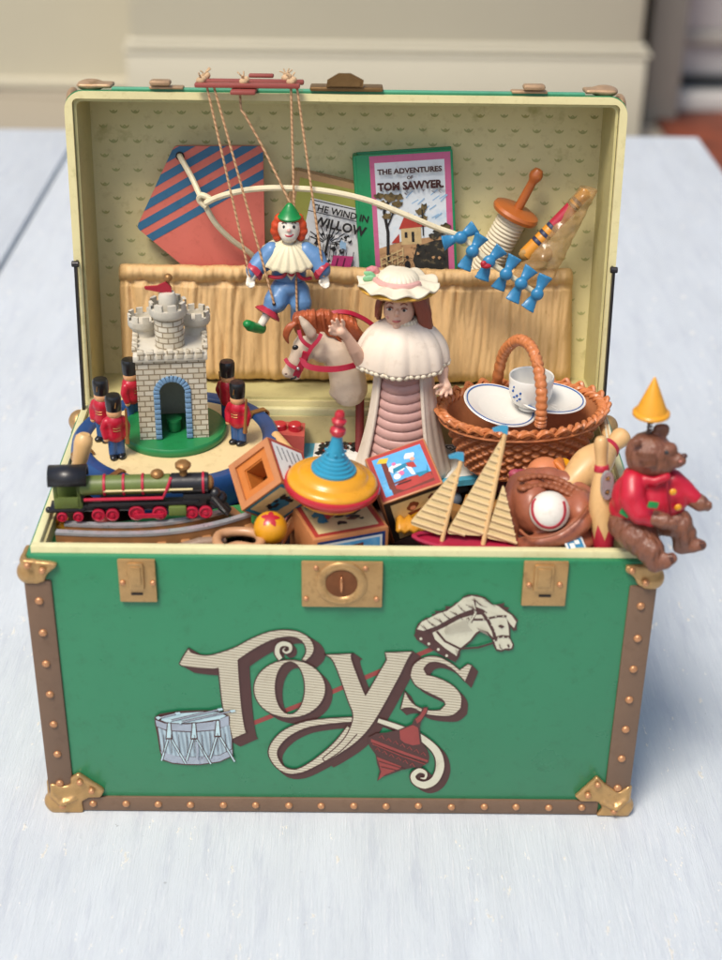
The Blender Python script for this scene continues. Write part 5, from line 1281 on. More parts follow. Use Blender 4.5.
# hollow block
e1, e2, e3 = (38, 23.6), (15, -43.6), (31, -16)
ax = image_frame(None, e1, e2, e3, 1)
tl0 = Y(228, 466, 1.05); sz = .56
ax3 = ax[0].cross(ax[1]).normalized()
aw = ax3 if ax3.dot(FWD) > 0 else -ax3
hb = thing('hollow_block', 'wooden hollow block tipped on its corner, its square hole facing left of the spinning top', 'toy block', tl0+(ax[0]+ax[1]+aw)*sz/2)
Mh = frame(tl0+ax[1]*sz, ax[0], -ax[1], -aw)
sq = lambda a: [(sz*a, sz*a), (sz*(1-a), sz*a), (sz*(1-a), sz*(1-a)), (sz*a, sz*(1-a))]
orgw = mat('block_orange_inside', 'c0702c', .5, .12, 4)
build('block', MB().prism(sq(0), Mh, -sz, -.03, [sq(.2)[::-1]]).prism(sq(.004), Mh, -.03, 0, [sq(.13)[::-1]]).prism(sq(.22), Mh, -sz+.02, -sz*.62), blkw, hb)
build('hole_frame', MB().prism(sq(.135), Mh, -.06, -.025, [sq(.28)[::-1]]).prism(sq(.275), Mh, -.3, -.04, [sq(.3)[::-1]]), orgw, hb)
M = facem(tl0+ax[0]*sz, aw, ax[1], ax[0]); g_ = lambda a, b_: (sz*a, sz*b_); pg = lambda pts: [g_(a, b_) for a, b_ in pts]
it = [(0, 'p', pg([(.02, .02), (.98, .02), (.98, .98), (.02, .98)])), (4, 'p', pg([(.08, .08), (.92, .08), (.92, .92), (.08, .92)]))]
for k in range(5): it.append((10, 's', pg([(.2+.14*k, .15), (.24+.14*k, .45)]), .014))
for k in range(8): it.append(((8, 10, 5)[k % 3], 'p', pg(circ(.3+.4*random.random(), .5+.3*random.random(), .05, 8, .4))))
pmesh(M, it, PM, 'side_picture', hb, .003, .0006)
M = facem(tl0+ax[1]*sz, ax[0], aw, ax[1])
it = [(7, 'p', pg([(.04, .04), (.96, .04), (.96, .96), (.04, .96)])), (2, 'p', pg([(.12, .1), (.88, .1), (.88, .9), (.12, .9)])), (7, 'p', pg(circ(.5, .5, .2, 10, .3)))]
for k in range(12): it.append((10, 'p', pg(circ(.25+.5*random.random(), .3+.4*random.random(), .05, 8, .4))))
pmesh(M, it, PM, 'underside_picture', hb, .003, .0006)
# ---- spinning top
ty = mat('top_yellow', 'd9961c', .3, .06, 3, .05, 8, coat=.3); tr__ = mat('top_red', 'b3222f', .32, .06, 3, .05, 8, coat=.3); tb_ = mat('top_blue', '2c8cab', .35, .08, 3, .08, 10, coat=.2)
tip = V((Z(328, 519, zt1).x, Z(328, 519, zt1).y, zt1+.005)); tip = Z(328, 518, zt1+.005)
hd = Y(340, 413, tip.y-.02); axs = (hd-tip).normalized(); Mx = axis_frame(tip, axs); Lt = (hd-tip).length; q = Lt/1.24
sp = thing('spinning_top', 'yellow and red spinning top with ringed blue cone, balanced on a picture block', 'spinning top', tip)
build('foot', MB().lathe([(0, 0), (.02, 0), (.07, .07*q), (.09, .1*q), (.06, .14*q), (.1, .2*q), (.0, .2*q)], Mx, 24), tr__, sp)
build('lower_bowl', MB().lathe([(0, .15*q), (.12, .16*q), (.3, .24*q), (.42, .33*q), (.475, .38*q), (.485, .41*q), (.475, .44*q), (.44, .455*q), (0, .45*q)], Mx, 72), tr__, sp)
build('seam_line', MB().lathe([(.33, .253*q), (.35, .262*q), (.345, .28*q), (.32, .27*q)], Mx, 60), ty, sp)
build('upper_disc', MB().lathe([(.44, .42*q), (.455, .45*q), (.45, .475*q), (.43, .495*q), (.4, .51*q), (.36, .515*q), (.345, .53*q), (.33, .555*q), (.26, .58*q), (.2, .585*q), (0, .585*q)], Mx, 72), ty, sp)
build('ringed_cone', MB().lathe([(.2, .57*q), (.225, .585*q), (.225, .61*q), (.2, .62*q), (.195, .63*q), (.195, .645*q), (.17, .655*q), (.165, .68*q), (.145, .69*q), (.14, .715*q), (.12, .725*q), (.115, .75*q), (.1, .76*q), (.095, .8*q), (.07, .86*q), (.055, .95*q), (.05, 1.0*q), (0, 1.0*q)], Mx, 48), tb_, sp)
m_ = MB()
for k in range(7): a = 2*PI*k/7; m_.ell(Mx @ V((.098*math.cos(a), .098*math.sin(a), .8*q)), .016)
build('cone_bobbles', m_, tb_, sp)
build('knob', MB().lathe([(0, .99*q), (.06, .99*q), (.08, 1.02*q), (.078, 1.06*q), (.05, 1.09*q), (.042, 1.11*q), (.07, 1.13*q), (.075, 1.16*q), (.045, 1.185*q), (.05, 1.2*q), (.05, 1.235*q), (.035, 1.26*q), (0, 1.262*q)], Mx, 28), tr__, sp)
build('ring', MB().tube([Mx @ V((-.09+.03*math.cos(2*PI*i/14), -.02, 1.13*q+.04*math.sin(2*PI*i/14))) for i in range(14)], .012, 6, closed=True), gold, sp)
# ---- ball with star
r = .17; pc = Y(270.5, 528, .42); b_ = thing('toy_ball', 'small amber ball with a red star on top, beside the block under the spinning top', 'ball', pc-V((0, 0, r)))
build('ball', MB().ell(pc, r, n=36, m=24), ty, b_)
nst = ((CAM-pc).normalized()*.55+V((0, 0, .85))+V((.0, 0, 0))).normalized(); xs_ = V((0, 0, 1)).cross(nst).normalized(); ys_ = nst.cross(xs_)
m_ = MB(); n_ = 40; vs = [pc+nst*(r+.0025)]
for i in range(n_):
    a = 2*PI*i/n_; ph = (i % 8)/8; rr = (.1 if ph < 1e-6 else .1-.06*min(ph, 1-ph)*2)*1.05
    p = (nst*math.cos(rr/r)+(xs_*math.cos(a+.2)+ys_*math.sin(a+.2))*math.sin(rr/r)); vs.append(pc+p*(r+.0025))
vs = [pc+nst*(r+.004)]; fs = [[0, 1+i, 1+(i+1) % n_] for i in range(n_)]
for q_ in range(1, 6):
    for i in range(n_):
        a = 2*PI*i/n_; ph = (i % 8)/8; rr = (.1-.055*min(ph, 1-ph)*2)*1.05*q_/5
        p = (nst*math.cos(rr/r)+(xs_*math.cos(a+.2)+ys_*math.sin(a+.2))*math.sin(rr/r)); vs.append(pc+p*(r+.004))
    if q_ > 1:
        for i in range(n_): fs.append([1+(q_-2)*n_+i, 1+(q_-1)*n_+i, 1+(q_-1)*n_+(i+1) % n_, 1+(q_-2)*n_+(i+1) % n_])
m_ = MB(); m_.add(vs, fs)
build('star', m_, tr__, b_)
# ---- tan loop toy and shell-like piece at the front rim
tanp = mat('tan_plastic', 'b88a62', .38, .08, 3, .08, coat=.15)
lp_ = thing('ring_handle', 'glossy tan oval handle ring lying beside the amber ball', 'handle ring', Z(240, 540, 3.1))
m_ = MB(); pts = [(217, 541), (221, 533), (240, 530.5), (256, 533), (261, 540), (255, 547), (238, 545), (224, 548)]
m_.tube([Z(u, v+1, 3.27) for u, v in pts], .05, 12, 5, True); build('ring', m_, tanp, lp_)
m_ = MB(); m_.chain([Z(176, 549, 3.16), Z(200, 543, 3.2), Z(222, 541, 3.2)], [.05, .06, .05]); build('stem', m_, mat('taupe_plastic', '8e7560', .45, .1), lp_)
m_ = MB(); m_.grid(lambda u, v: Z(283+14*u, 549-18*math.sin(u*PI*.5)-(1-v)*2, 3.1)+V((0, .3*v, .12*math.sin(PI*v))), 14, 12)
o = build('scoop', m_, tanp); solidify(o, .03, -1); tag(o, 'curved tan scoop shaped piece between the amber ball and the picture block', 'toy scoop')
# ---- back row: mauve board, studded brick, peg, open storybook
m_ = MB(); P_ = [Z(u, v, 2.86) for u, v in ((290, 436), (352, 434), (380, 475), (285, 482))]
o = build('board', MB().prism([(p.x, p.y) for p in P_], Matrix(), 2.8, 2.88), mat('mauve_board', 'a8646c', .5, .08), None); o.name = 'mauve_board'; tag(o, 'flat dusty mauve board lying behind the spinning top against the chest wall', 'board')
coral = mat('coral_plastic', 'b5524a', .42, .1, 5, .08, coat=.1)
lb_ = thing('studded_brick', 'coral red toy brick with two round studs and arches, right of the blue rim', 'building brick', Z(288, 445, 2.85))
p = Y(288, 434, 2.75)
build('brick', MB().prism([(-.17, -.25), (-.12, -.25), (-.12, -.18), (-.08, -.11), (-.02, -.11), (.02, -.18), (.02, -.25), (.05, -.25), (.06, -.18), (.09, -.12), (.13, -.18), (.14, -.25), (.18, -.25), (.19, .03), (-.17, .06)], frame(p, (1, 0, 0), (0, 0, 1), (0, -1, 0)), -.22, .12), coral, lb_)
for du in (-9, 6): q_ = p+V((du*.0115+.01, .04, .05)); build('stud', MB().cyl(q_-V((0, 0, .03)), q_+V((0, 0, .07)), .078), tr__, lb_)
a, b_ = Y(276, 436, 2.2), Y(292, 455, 1.9); o = build('dowel', MB().chain([a, b_], [.055, .06]), maple); o.name = 'wooden_dowel'; tag(o, 'short round wooden dowel poking out between the hollow block and studded brick', 'dowel')
zb2 = 2.93
bc = [(306, 438), (452, 426), (486, 478), (296, 498)]; P_ = [Z(u, v, zb2) for u, v in bc]
cyanb = mat('card_cyan', '4aa0bc', .42, .06, 3); cardp = mat('card_page', 'd8d6c8', .5, .06, 3, c2='b7b3a0', c2amt=.35, c2scale=6)
sb = thing('picture_board', 'cyan bordered picture board with black print lying flat under the doll', 'picture board', (P_[0]+P_[2])/2)
pp = [(p.x, p.y) for p in P_][::-1]
build('board', MB().prism(pp, Matrix(), zb2-.07, zb2), cyanb, sb)
cx_, cy_ = sum(p[0] for p in pp)/4, sum(p[1] for p in pp)/4
inner = [(cx_+(x-cx_)*.88, cy_+(y-cy_)*.86) for x, y in pp]
def bil(s_, t): a = P_[0].lerp(P_[1], s_); b_ = P_[3].lerp(P_[2], s_); p = a.lerp(b_, t); return (p.x, p.y)
it = [(4, 'p', inner)]
for k in range(60):
    s_, t = .1+.32*random.random(), .1+.2*random.random(); it.append(((10, 10, 8)[k % 3], 'p', [(bil(s_, t)[0]+a, bil(s_, t)[1]+b_) for a, b_ in circ(0, 0, .015+.035*random.random(), 7, .5)]))
for k in range(30):
    s_, t = .62+.22*random.random(), .08+.4*random.random(); it.append((10, 's', [bil(s_, t), bil(s_+.04, t+.02)], .012))
pmesh(Matrix.Translation((0, 0, zb2)), it, PM, 'printed_page', sb, .002, .0005)
text('writing', 'GIVE', Matrix.Translation((Z(452, 455, zb2).x, Z(452, 455, zb2).y, zb2+.05)) @ Matrix.Rotation(-.9, 4, 'Z'), .13, inkblk, sb, 1.1, .002, ext=.001)

# ---- hobby horse head
hcol = mat('horse_beige', 'cbb8a2', .42, .06, 3, .08, 8, c2='a08a74', c2amt=.38, c2scale=3, coat=.1); mane_m = mat('mane_auburn', 'a5532f', .45, .22, 5, .3, 8); brid = mat('bridle_red', 'a8203a', .38, .08, 4, .06, coat=.15)
yh = 2.75; k_ = kpx(Y(325, 350, yh)); h = lambda u, v, dy=0: Y(u, v, yh+dy)
hh = thing('hobby_horse_head', 'beige hobby horse head with auburn mane and red bridle, left of the doll', 'hobby horse', Y(345, 398, yh))
m_ = MB()
m_.chain([h(313, 339), h(305, 347, -.02), h(297, 360, -.04), h(291, 370, -.05)], [14.5*k_, 13*k_, 9*k_, 7.5*k_]); m_.ell(h(289, 372, -.05), (7.5*k_, 7*k_, 6.5*k_)); m_.ell(h(296, 376, -.05), (5.5*k_, 5*k_, 4*k_)); m_.ell(h(321, 350, -.03), (11*k_, 11*k_, 13*k_))
m_.chain([h(318, 338, .02), h(335, 350, .03), h(346, 368, .05), h(349, 388, .05)], [14*k_, 17*k_, 19*k_, 19.5*k_]); m_.ell(h(348, 392, .05), (20*k_, 17*k_, 7*k_))
m_.chain([h(311, 333, -.16), h(305, 324, -.2), h(300.5, 317.5, -.2)], [6*k_, 4.6*k_, 2.4*k_])
blob('head', m_, hcol, hh, vox=.018, it=5)
m_ = MB(); m_.cyl(h(360, 395, .1), V((h(360, 420, .1).x, h(360, 420, .1).y, 2.6)), .05); build('stick', m_, mat('stick_dark_red', '7a2a2a', .5), hh)
m_ = MB(); random.seed(11)
for k in range(90):
    t = k/89; s_ = random.random()
    a = h(294+t*62, 319-6*math.sin(t*PI)+5*t+random.uniform(-2, 2), .02+.1*s_-.1); dv = 10+8*random.random()
    m_.tube([a+V((0, .08, .02)), a+V((.0, -.06, .02)), h(296+t*66+2*s_, 325+t*4+dv*.4, -.1+.1*s_), h(304+t*66+8*random.random(), 329+t*5+dv*(.3+.6*random.random()), -.06+.12*s_)], [1.2*k_, 1.9*k_, 1.6*k_, .6*k_], 7, 4)
for k in range(24):
    s_ = random.random(); m_.tube([h(297+4*s_, 321, -.1), h(288+5*s_, 326, -.16), h(284+4*s_, 334+2*s_, -.16), h(286+3*s_, 341+3*s_, -.14)], [1.8*k_, 2*k_, 1.6*k_, .7*k_], 7, 4)
m_.ell(h(324, 325, .06), (22*k_, 7*k_, 4*k_))
blob('mane', m_, mane_m, hh, vox=.0085, it=1)
for (u, v, dy) in ((295.3, 347.5, -.235),): build('eye', MB().ell(h(u, v, dy), (3.2*k_, .02, 2.6*k_), T(rot=(0, -20, 0))), black, hh)
sn = (0, -1, .2)
def st_(pts, w__=.04): build('bridle_strap', MB().strap([h(*p) for p in pts], w__, .025, sn, 4), brid, hh)
st_([(299, 330, -.22), (301, 338, -.25), (306, 344, -.27), (313, 348, -.26)]); st_([(321, 334, -.2), (318, 340, -.25), (312, 347, -.27), (308, 354, -.28), (303, 362, -.24)])
st_([(285.5, 359, -.14), (289, 364, -.2), (296, 368, -.22), (303, 369, -.2)]); st_([(306, 352, -.27), (304, 360, -.25), (300, 368, -.23), (296, 376, -.18)], .075)
build('rein', MB().strap([h(302, 357, -.25), h(306, 365, -.28), h(318, 368.5, -.32), h(335, 369, -.34), h(352, 366, -.3), h(368, 360, -.15)], .062, .025, sn, 5), brid, hh)
build('rein', MB().strap([h(328, 315, -.05), h(338, 312, -.02), h(350, 313, .0), h(364, 319, .05), h(374, 326, .05)], .048, .025, (0, -1, 1), 4), brid, hh)
build('buckle', MB().ell(h(298, 368.5, -.25), 1.8*k_), mat('buckle_silver', 'b9b9b9', .3, metal=.8), hh); build('nostril', MB().ell(h(286, 374, -.19), (1.4*k_, .01, 1*k_)), mat('nostril_dark', '6a5244', .5), hh)
build('mouth', MB().tube([h(291, 379, -.18), h(295, 378, -.2), h(297, 374.5, -.18)], .012), black, hh)

# ---- doll
dm = thing('doll', 'girl doll in pale ruffled cape and flowered bonnet with one hand raised', 'doll', Z(404, 470, 2.94))
db = Z(402, 468, 2.94); yd_ = db.y; k_ = kpx(Y(402, 380, yd_)); dz = 1/(77/88*1/k_)  # z per vertical pixel
d_ = lambda u, v, dy=0: Y(u, v, yd_+dy)
porc = mat('doll_skin', 'dbb298', .42, .03, 3, .05, fine=-1); dress = mat('doll_dress_cream', 'e2d3c0', .5, .05, 2, .08, 8, c2='b8a189', c2amt=.35, c2scale=2); pinkd = mat('doll_panel_pink', 'bf958b', .5, .06, 3, .1); lace = mat('lace_cream', 'ded3ba', .5, .06, 5, .12); hair_m = mat('doll_hair', '8a4a38', .5, .15, 5, .6, 9, stretch=(2, 2, .5))
rotd = math.radians(-8)
zt_ = d_(405, 366).z; zb3 = db.z; Hh = zt_-zb3; xb, xt = db.x+.0, d_(404, 366).x
def dress_r(t):   # 0 bottom .. 1 top
    return .49*(1-t)+.285*t+.02*math.sin(t*PI)*-1.2
def dress_pt(a, t, rr=0.):
    r = dress_r(t)+rr; x = xb+(xt-xb)*t
    return V((x+r*math.cos(a+rotd), yd_+r*.82*math.sin(a+rotd), zb3+Hh*t))
P0_, P1_ = -PI/2-.8, -PI/2+.72
m_ = MB()
def pan(u, v):
    a = P0_-.12+(P1_-P0_+.24)*u; n_ = 12; ph = (v*n_+.35*math.sin(u*PI)) % 1
    return dress_pt(a, v, -.025+.028*math.sin(ph*PI)**.5-.0)
m_.grid(pan, 30, 170); build('tucked_panel', m_, pinkd, dm, 60)
def coat(u, v):
    a = P1_+(2*PI-(P1_-P0_))*u; e = min(u, 1-u)
    w_ = .012*math.sin(7*a+2*v)*(1-v)+.005*math.sin(17*a)*(1-v*.5)
    return dress_pt(a, v, .012+w_+.03*math.exp(-e*60)+(.02*(1-v)**3))
m_ = MB(); m_.grid(coat, 150, 30); o = build('coat', m_, dress, dm, 70); solidify(o, .04, 0)
m_ = MB(); m_.lathe([(0, 0), (.42, 0), (.36, .1), (0, .12)], Matrix.Translation((xb, yd_, zb3)), 40, sy=.8); build('petticoat', m_, dress, dm)
zn = d_(402, 323).z; xn = d_(403, 323).x
def cape(u, v):
    a = 2*PI*u; r = .085+.355*math.sin(v*PI/2)**.95; z = zn+.03-.45*v**1.55
    r *= 1+(.045*math.sin(7*a+1)+.03*math.sin(12*a+3)+.015*math.sin(23*a))*v; sx_ = 1.08; 
    fr_ = math.sin(a) < 0
    return V((xn+r*math.cos(a)*sx_, yd_+r*.8*math.sin(a), z-.05*v*max(0, -math.sin(a))))
m_ = MB(); m_.grid(cape, 140, 26, True); o = build('cape', m_, dress, dm, 70); solidify(o, .03, -1)
m_ = MB()
for i in range(46):
    p = cape(i/46, 1); m_.ell(p+V((0, 0, -.012)), (.042, .042, .036), n=10, m=6)
for i in range(22):
    a = 2*PI*i/22; m_.ell(V((xn+.135*math.cos(a), yd_-.02+.12*math.sin(a), zn+.045)), (.026, .026, .03), n=10, m=6)
build('lace_trim', m_, lace, dm)
m_ = MB(); m_.ell(d_(399, 309, -.04), (15.5*k_, 15*k_, 18.5*k_)); m_.ell(d_(397.5, 316, -.1), (10*k_, 9*k_, 10*k_)); m_.ell(d_(397, 313, -.215), (2.6*k_, 2.6*k_, 3.4*k_)); m_.ell(d_(396.5, 320.5, -.18), (4*k_, 3*k_, 2.4*k_)); m_.chain([d_(401, 318), d_(402, 330)], [7*k_, 8*k_]); m_.ell(d_(396.5, 326, -.15), (4*k_, 3.6*k_, 3*k_))
blob('head', m_, porc, dm, vox=.013, it=3)
fy2 = -.218
for du, dv in ((-7, 0), (7.5, 1.2)):
    e = d_(396.5+du, 309+dv, fy2+.045*abs(du)/7-.012); build('eye', MB().ell(e, (3*k_, .014, 1.7*k_)), mat('eye_white', 'cfc9c0', .3), dm); build('iris', MB().ell(e+V((0, -.008, 0)), (1.6*k_, .012, 1.6*k_)), mat('iris_dark', '33302e', .25), dm)
    build('eyebrow', MB().tube([d_(396.5+du-3.4, 304+dv, fy2+.04), d_(396.5+du, 302.3+dv, fy2+.03), d_(396.5+du+3.4, 304+dv, fy2+.045)], .006, 6, 3), hair_m, dm)
    build('eyelid', MB().tube([d_(396.5+du-3.2, 308.3+dv, fy2+.03), d_(396.5+du, 306.8+dv, fy2+.015), d_(396.5+du+3.2, 308.3+dv, fy2+.035)], .007, 6, 3), hair_m, dm)
    build('cheek_blush', MB().ell(d_(396.5+du*1.05, 317, fy2+.075), (2.6*k_, .012, 2.2*k_)), mat('blush', 'cc9080', .5), dm)
build('lips', MB().tube([d_(392.5, 321, fy2+.02), d_(395, 321.8, fy2-.005), d_(398, 321.8, fy2-.005), d_(400.5, 321, fy2+.025)], [.006, .013, .013, .006], 8, 3), mat('lip_rose', 'b0605a', .45), dm)
m_ = MB(); random.seed(4)
for k in range(26):
    s_ = k/25
    a = d_(412+9*math.sin(s_*3)+5*random.random(), 294, -.12+.3*s_); m_.tube([a, d_(419+8*random.random(), 310, -.1+.3*s_), d_(421+8*random.random(), 326, -.05+.28*s_), d_(427+10*random.random(), 341+6*random.random(), .0+.2*s_)], [4.6*k_, 5*k_, 5*k_, 2.2*k_], 7, 4)
for k in range(10):
    s_ = k/9; m_.tube([d_(383+3*s_, 294, -.06+.2*s_), d_(378+3*s_, 304, -.08+.2*s_), d_(376+4*s_, 316+4*random.random(), -.04+.2*s_)], [3*k_, 3*k_, 1.6*k_], 7, 4)
m_.ell(d_(404, 300, .08), (18*k_, 14*k_, 18*k_))
blob('hair', m_, hair_m, dm, vox=.014, it=0)
hc = d_(398, 284.5, -.0); HM = frame(hc, (1, 0, -.02), (0, .94, .34), (0, -.34, .94)); HM = axis_frame(hc, (0.02, .04, 1))
def hat(u, v):
    a = 2*PI*u
    if v < .5: t = v/.5; r = .22*math.sin(t*PI/2)**.7; z = .15-.1*(1-math.cos(t*PI/2)); r += .006*math.sin(26*a)*t
    else: t = (v-.5)/.5; r = .22+.25*t; z = .05-.06*t+.022*math.sin(10*a)*t+.02*t*t; r += .018*math.sin(10*a+1)*t
    return HM @ V((r*math.cos(a)*1.0, r*math.sin(a)*.92, z))
m_ = MB(); m_.grid(hat, 130, 40, True); o = build('bonnet', m_, lace, dm, 80); solidify(o, .02, -1)
straw = mat('bonnet_straw', 'c99a3a', .5, .15, 8, .5, 20)
m_ = MB(); m_.lathe([(.0, -.05), (.3, -.06), (.43, -.045), (.455, -.02), (.43, .0), (.2, .0), (0, .0)], HM, 80, sy=.93, wob=lambda a, z: 1+.012*math.sin(50*a)); build('straw_brim', m_, straw, dm)
m_ = MB(); m_.tube([HM @ V((.262*math.cos(a), .245*math.sin(a), .062)) for a in [math.radians(x) for x in range(-80, 61, 10)]], .035, 8); build('hat_band', m_, mat('ribbon_pink', 'cf9f95', .5), dm)
m_ = MB(); c0_ = HM @ V((-.2, -.27, .075)); 
for k in range(7): a = 2*PI*k/7; m_.ell(c0_+V((.045*math.cos(a), -.01, .03*math.sin(a))), .034)
m_.ell(c0_+V((0, -.03, .01)), .03); blob('hat_rose', m_, mat('rose_pink', 'c07a7c', .5, .15, 8), dm, vox=.012, it=0)
m_ = MB()
for (x, y, rz) in ((-.09, -.3, 20), (.03, -.31, -10), (-.02, -.27, 60)): m_.ell(HM @ V((x, y, .07)), (.075, .018, .035), T(rot=(0, rz, 0)))
blob('hat_leaves', m_, mat('leaf_mint', '7cb584', .5, .12, 8), dm, vox=.011, it=0)
# arms and hands
def hand(wr, palm, fingers, thumb, fr=1.9, nm='hand'):
    m_ = MB(); m_.chain([wr, palm], [4.6*k_, 5.6*k_])
    for f_ in fingers+[thumb]: m_.chain(f_, [fr*1.15*k_, fr*k_, fr*.8*k_] if len(f_) == 3 else [fr*k_]*len(f_), 8)
    return m_
m_ = hand(d_(347, 337, -.28), d_(341, 331, -.32), [[d_(337, 328, -.33), d_(333.5, 324, -.35), d_(332, 321, -.37)], [d_(339.5, 326, -.33), d_(337.5, 321.5, -.36), d_(336.5, 319, -.38)], [d_(336, 331, -.34), d_(331.5, 328.5, -.37), d_(329.5, 326.5, -.39)], [d_(335.5, 334, -.34), d_(331, 333.2, -.37), d_(329.5, 331, -.4)]], [d_(343, 327, -.33), d_(343.5, 322.5, -.36), d_(342, 320, -.38)])
m_.chain([d_(347, 337, -.28), d_(354, 349, -.22), d_(361, 360, -.12)], [4.8*k_, 6.5*k_, 8*k_])
blob('raised_arm', m_, porc, dm, vox=.0105, it=1)
m_ = hand(d_(443, 379, -.1), d_(446, 387, -.16), [[d_(440.5, 389, -.2), d_(437, 391, -.24), d_(436.5, 394, -.25)], [d_(443.5, 391, -.21), d_(441, 394.5, -.25), d_(441.5, 397, -.24)], [d_(447, 392, -.2), d_(446, 396, -.23), d_(446.5, 397.5, -.2)], [d_(450.5, 390, -.18), d_(451, 393.5, -.2), d_(450.5, 395, -.18)]], [d_(441, 385, -.2), d_(437, 386, -.25), d_(434.5, 388, -.27)])
m_.chain([d_(438, 360, .0), d_(442, 370, -.05), d_(443, 379, -.1)], [8*k_, 7*k_, 5*k_])
blob('lowered_arm', m_, porc, dm, vox=.0105, it=1)
# ---- wicker basket, cup and plates
random.seed(21)
bc0 = Y(522, 409, 2.33); k_ = kpx(bc0)
wick = mat('wicker_orange', 'bf7443', .45, .14, 5, .3, 12, c2='7c3a1c', c2amt=.36, c2scale=4, coat=.15)
wickin = mat('wicker_inside', 'b8784e', .55, .14, 4, .3, 8)
RX, RY, BH = .86, .62, .66
tilt = Matrix.Rotation(math.radians(-3), 4, 'Y')
BM = Matrix.Translation(bc0) @ tilt
bk = thing('wicker_basket', 'orange brown oval wicker basket with arched handle at the right rear', 'basket', bc0-V((0, 0, BH)))
def wr(t): return .69+.31*(t**.75)
NR = 12
def weave(u, v):
    a = 2*PI*u; t = v; row = t*NR; ri = int(min(row, NR-1e-6)); ph = row-ri
    s_ = wr(t); n = 26
    off = .014*math.sin(PI*ph)**.6+.03*math.cos(n*a/1.0+PI*ri)*math.sin(PI*ph)**.6
    if t > .93: off = .02
    return BM @ V(((RX*s_+off)*math.cos(a), (RY*s_+off)*math.sin(a), -BH+BH*t))
m_ = MB(); m_.grid(weave, 340, NR*8, True); o = build('woven_side', m_, wick, bk, 80)
m_ = MB(); m_.grid(lambda u, v: BM @ V(((RX*wr(v)-.03)*math.cos(2*PI*u), (RY*wr(v)-.03)*math.sin(2*PI*u), -BH+BH*v)), 80, 8, True, True)
m_.lathe([(RX*.72, -BH), (RX*.7, -BH+.03), (0, -BH+.03)], BM, 60, sy=RY/RX)
for k in range(5): r = .97-.02*k
build('inside_wall', m_, wickin, bk)
m_ = MB()
for ph in (0, PI):
    m_.tube([BM @ V(((RX+.035*math.cos(26*a+ph)+.02)*math.cos(a), (RY+.035*math.cos(26*a+ph)+.02)*math.sin(a), .005+.03*math.sin(26*a+ph))) for a in [2*PI*i/260 for i in range(260)]], .03, 7, closed=True)
m_.tube([BM @ V(((RX+.05)*math.cos(a), (RY+.05)*math.sin(a), -.05)) for a in [2*PI*i/80 for i in range(80)]], .022, 7, closed=True)
for k in range(30):
    a = 2*PI*(k+.5)/30; w_ = .085
    pts = [BM @ V(((RX+.06+q)*math.cos(a+da), (RY+.06+q)*math.sin(a+da), z)) for da, q, z in ((-w_, 0, .0), (-w_*.2, .03, .055), (w_*.2, .03, .055), (w_, 0, .0))]
    m_.tube(pts, [.02, .028, .028, .02], 6, 3)
build('braided_rim', m_, wick, bk)
m_ = MB(); m_.tube([BM @ V(((RX*.7)*math.cos(a), (RY*.7)*math.sin(a), -BH+.02)) for a in [2*PI*i/80 for i in range(80)]], .04, 7, closed=True); build('base_ring', m_, wick, bk)
h0, h1, h2 = Y(496, 388, bc0.y+.5), Y(520, 340, bc0.y-.02), Y(541, 417, bc0.y-.58)
hp = smooth_path([h0+V((0, 0, -.12)), h0, Y(502, 358, bc0.y+.34), Y(510, 345, bc0.y+.16), h1, Y(531, 347, bc0.y-.22), Y(538, 366, bc0.y-.4), Y(541.5, 392, bc0.y-.53), h2, h2+V((0, 0, -.1))], 14)
m_ = MB(); m_.tube(hp, [.052*(1+.3*abs(math.sin(i*.85))) for i in range(len(hp))], 10)
m_.tube([p+V((.028*math.cos(i*.5), -.03, .04)) for i, p in enumerate(hp)], .02, 6)
build('handle', m_, wick, bk)
china = mat('white_china', 'dcdad2', .25, .02, 3, .03, coat=.4, fine=-1); cobalt = mat('china_blue_line', '2f5da0', .35)
def plate(nm, label, c, r, n_):
    M = axis_frame(c, n_); p_ = thing(nm, label, 'plate', c, 'china plates in the basket')
    build('dish', MB().lathe([(0, -.02), (r*.55, -.02), (r*.6, -.01), (r*.98, .03), (r, .042), (r*.98, .05), (r*.62, .015), (r*.55, .005), (0, .005)], M, 64), china, p_)
    build('blue_line', MB().lathe([(r*.9, .0435), (r*.93, .0465), (r*.93, .053), (r*.9, .05), (r*.9, .0435)], M, 64), cobalt, p_)
    return M
ps = Y(550, 401, bc0.y-.02); Ms = plate('saucer', 'white saucer with blue line lying flat under the cup in the basket', ps, .39, (.06, 0, 1))
plate('plate', 'white blue lined plate slipped down on its edge left of the cup', Y(499, 408, bc0.y-.1), .41, (.22, -.12, 1))
cpt = Y(529.5, 406, bc0.y-.05); M = axis_frame(cpt, (.0, .02, 1))
cu = thing('china_cup', 'small white china cup with a blue flower, on the saucer in the basket', 'cup', cpt)
build('cup', MB().lathe([(0, -.02), (.12, -.02), (.125, 0), (.11, .01), (.2, .07), (.235, .16), (.24, .26), (.246, .36), (.24, .37), (.228, .36), (.222, .2), (.18, .08), (0, .05)], M, 56), china, cu)
m_ = MB()
for (du, dv, r_, sx_) in ((0, 0, .016, 1), (-4, -4, .017, 1), (4, -4, .015, 1), (-3, -9, .014, 1), (3, 3, .012, 1.6), (-3, 3, .012, 1.6), (0, 6, .01, 1)):
    p = Y(515.5+du*.8, 389+dv*.8, cpt.y); q_ = p-cpt; a = math.atan2(-.19, q_.x); q_ = V((q_.x, -math.sqrt(max(0, .2385**2-q_.x**2)), q_.z)); m_.ell(cpt+q_, (r_*sx_, .006, r_))
build('flower_print', m_, cobalt, cu)
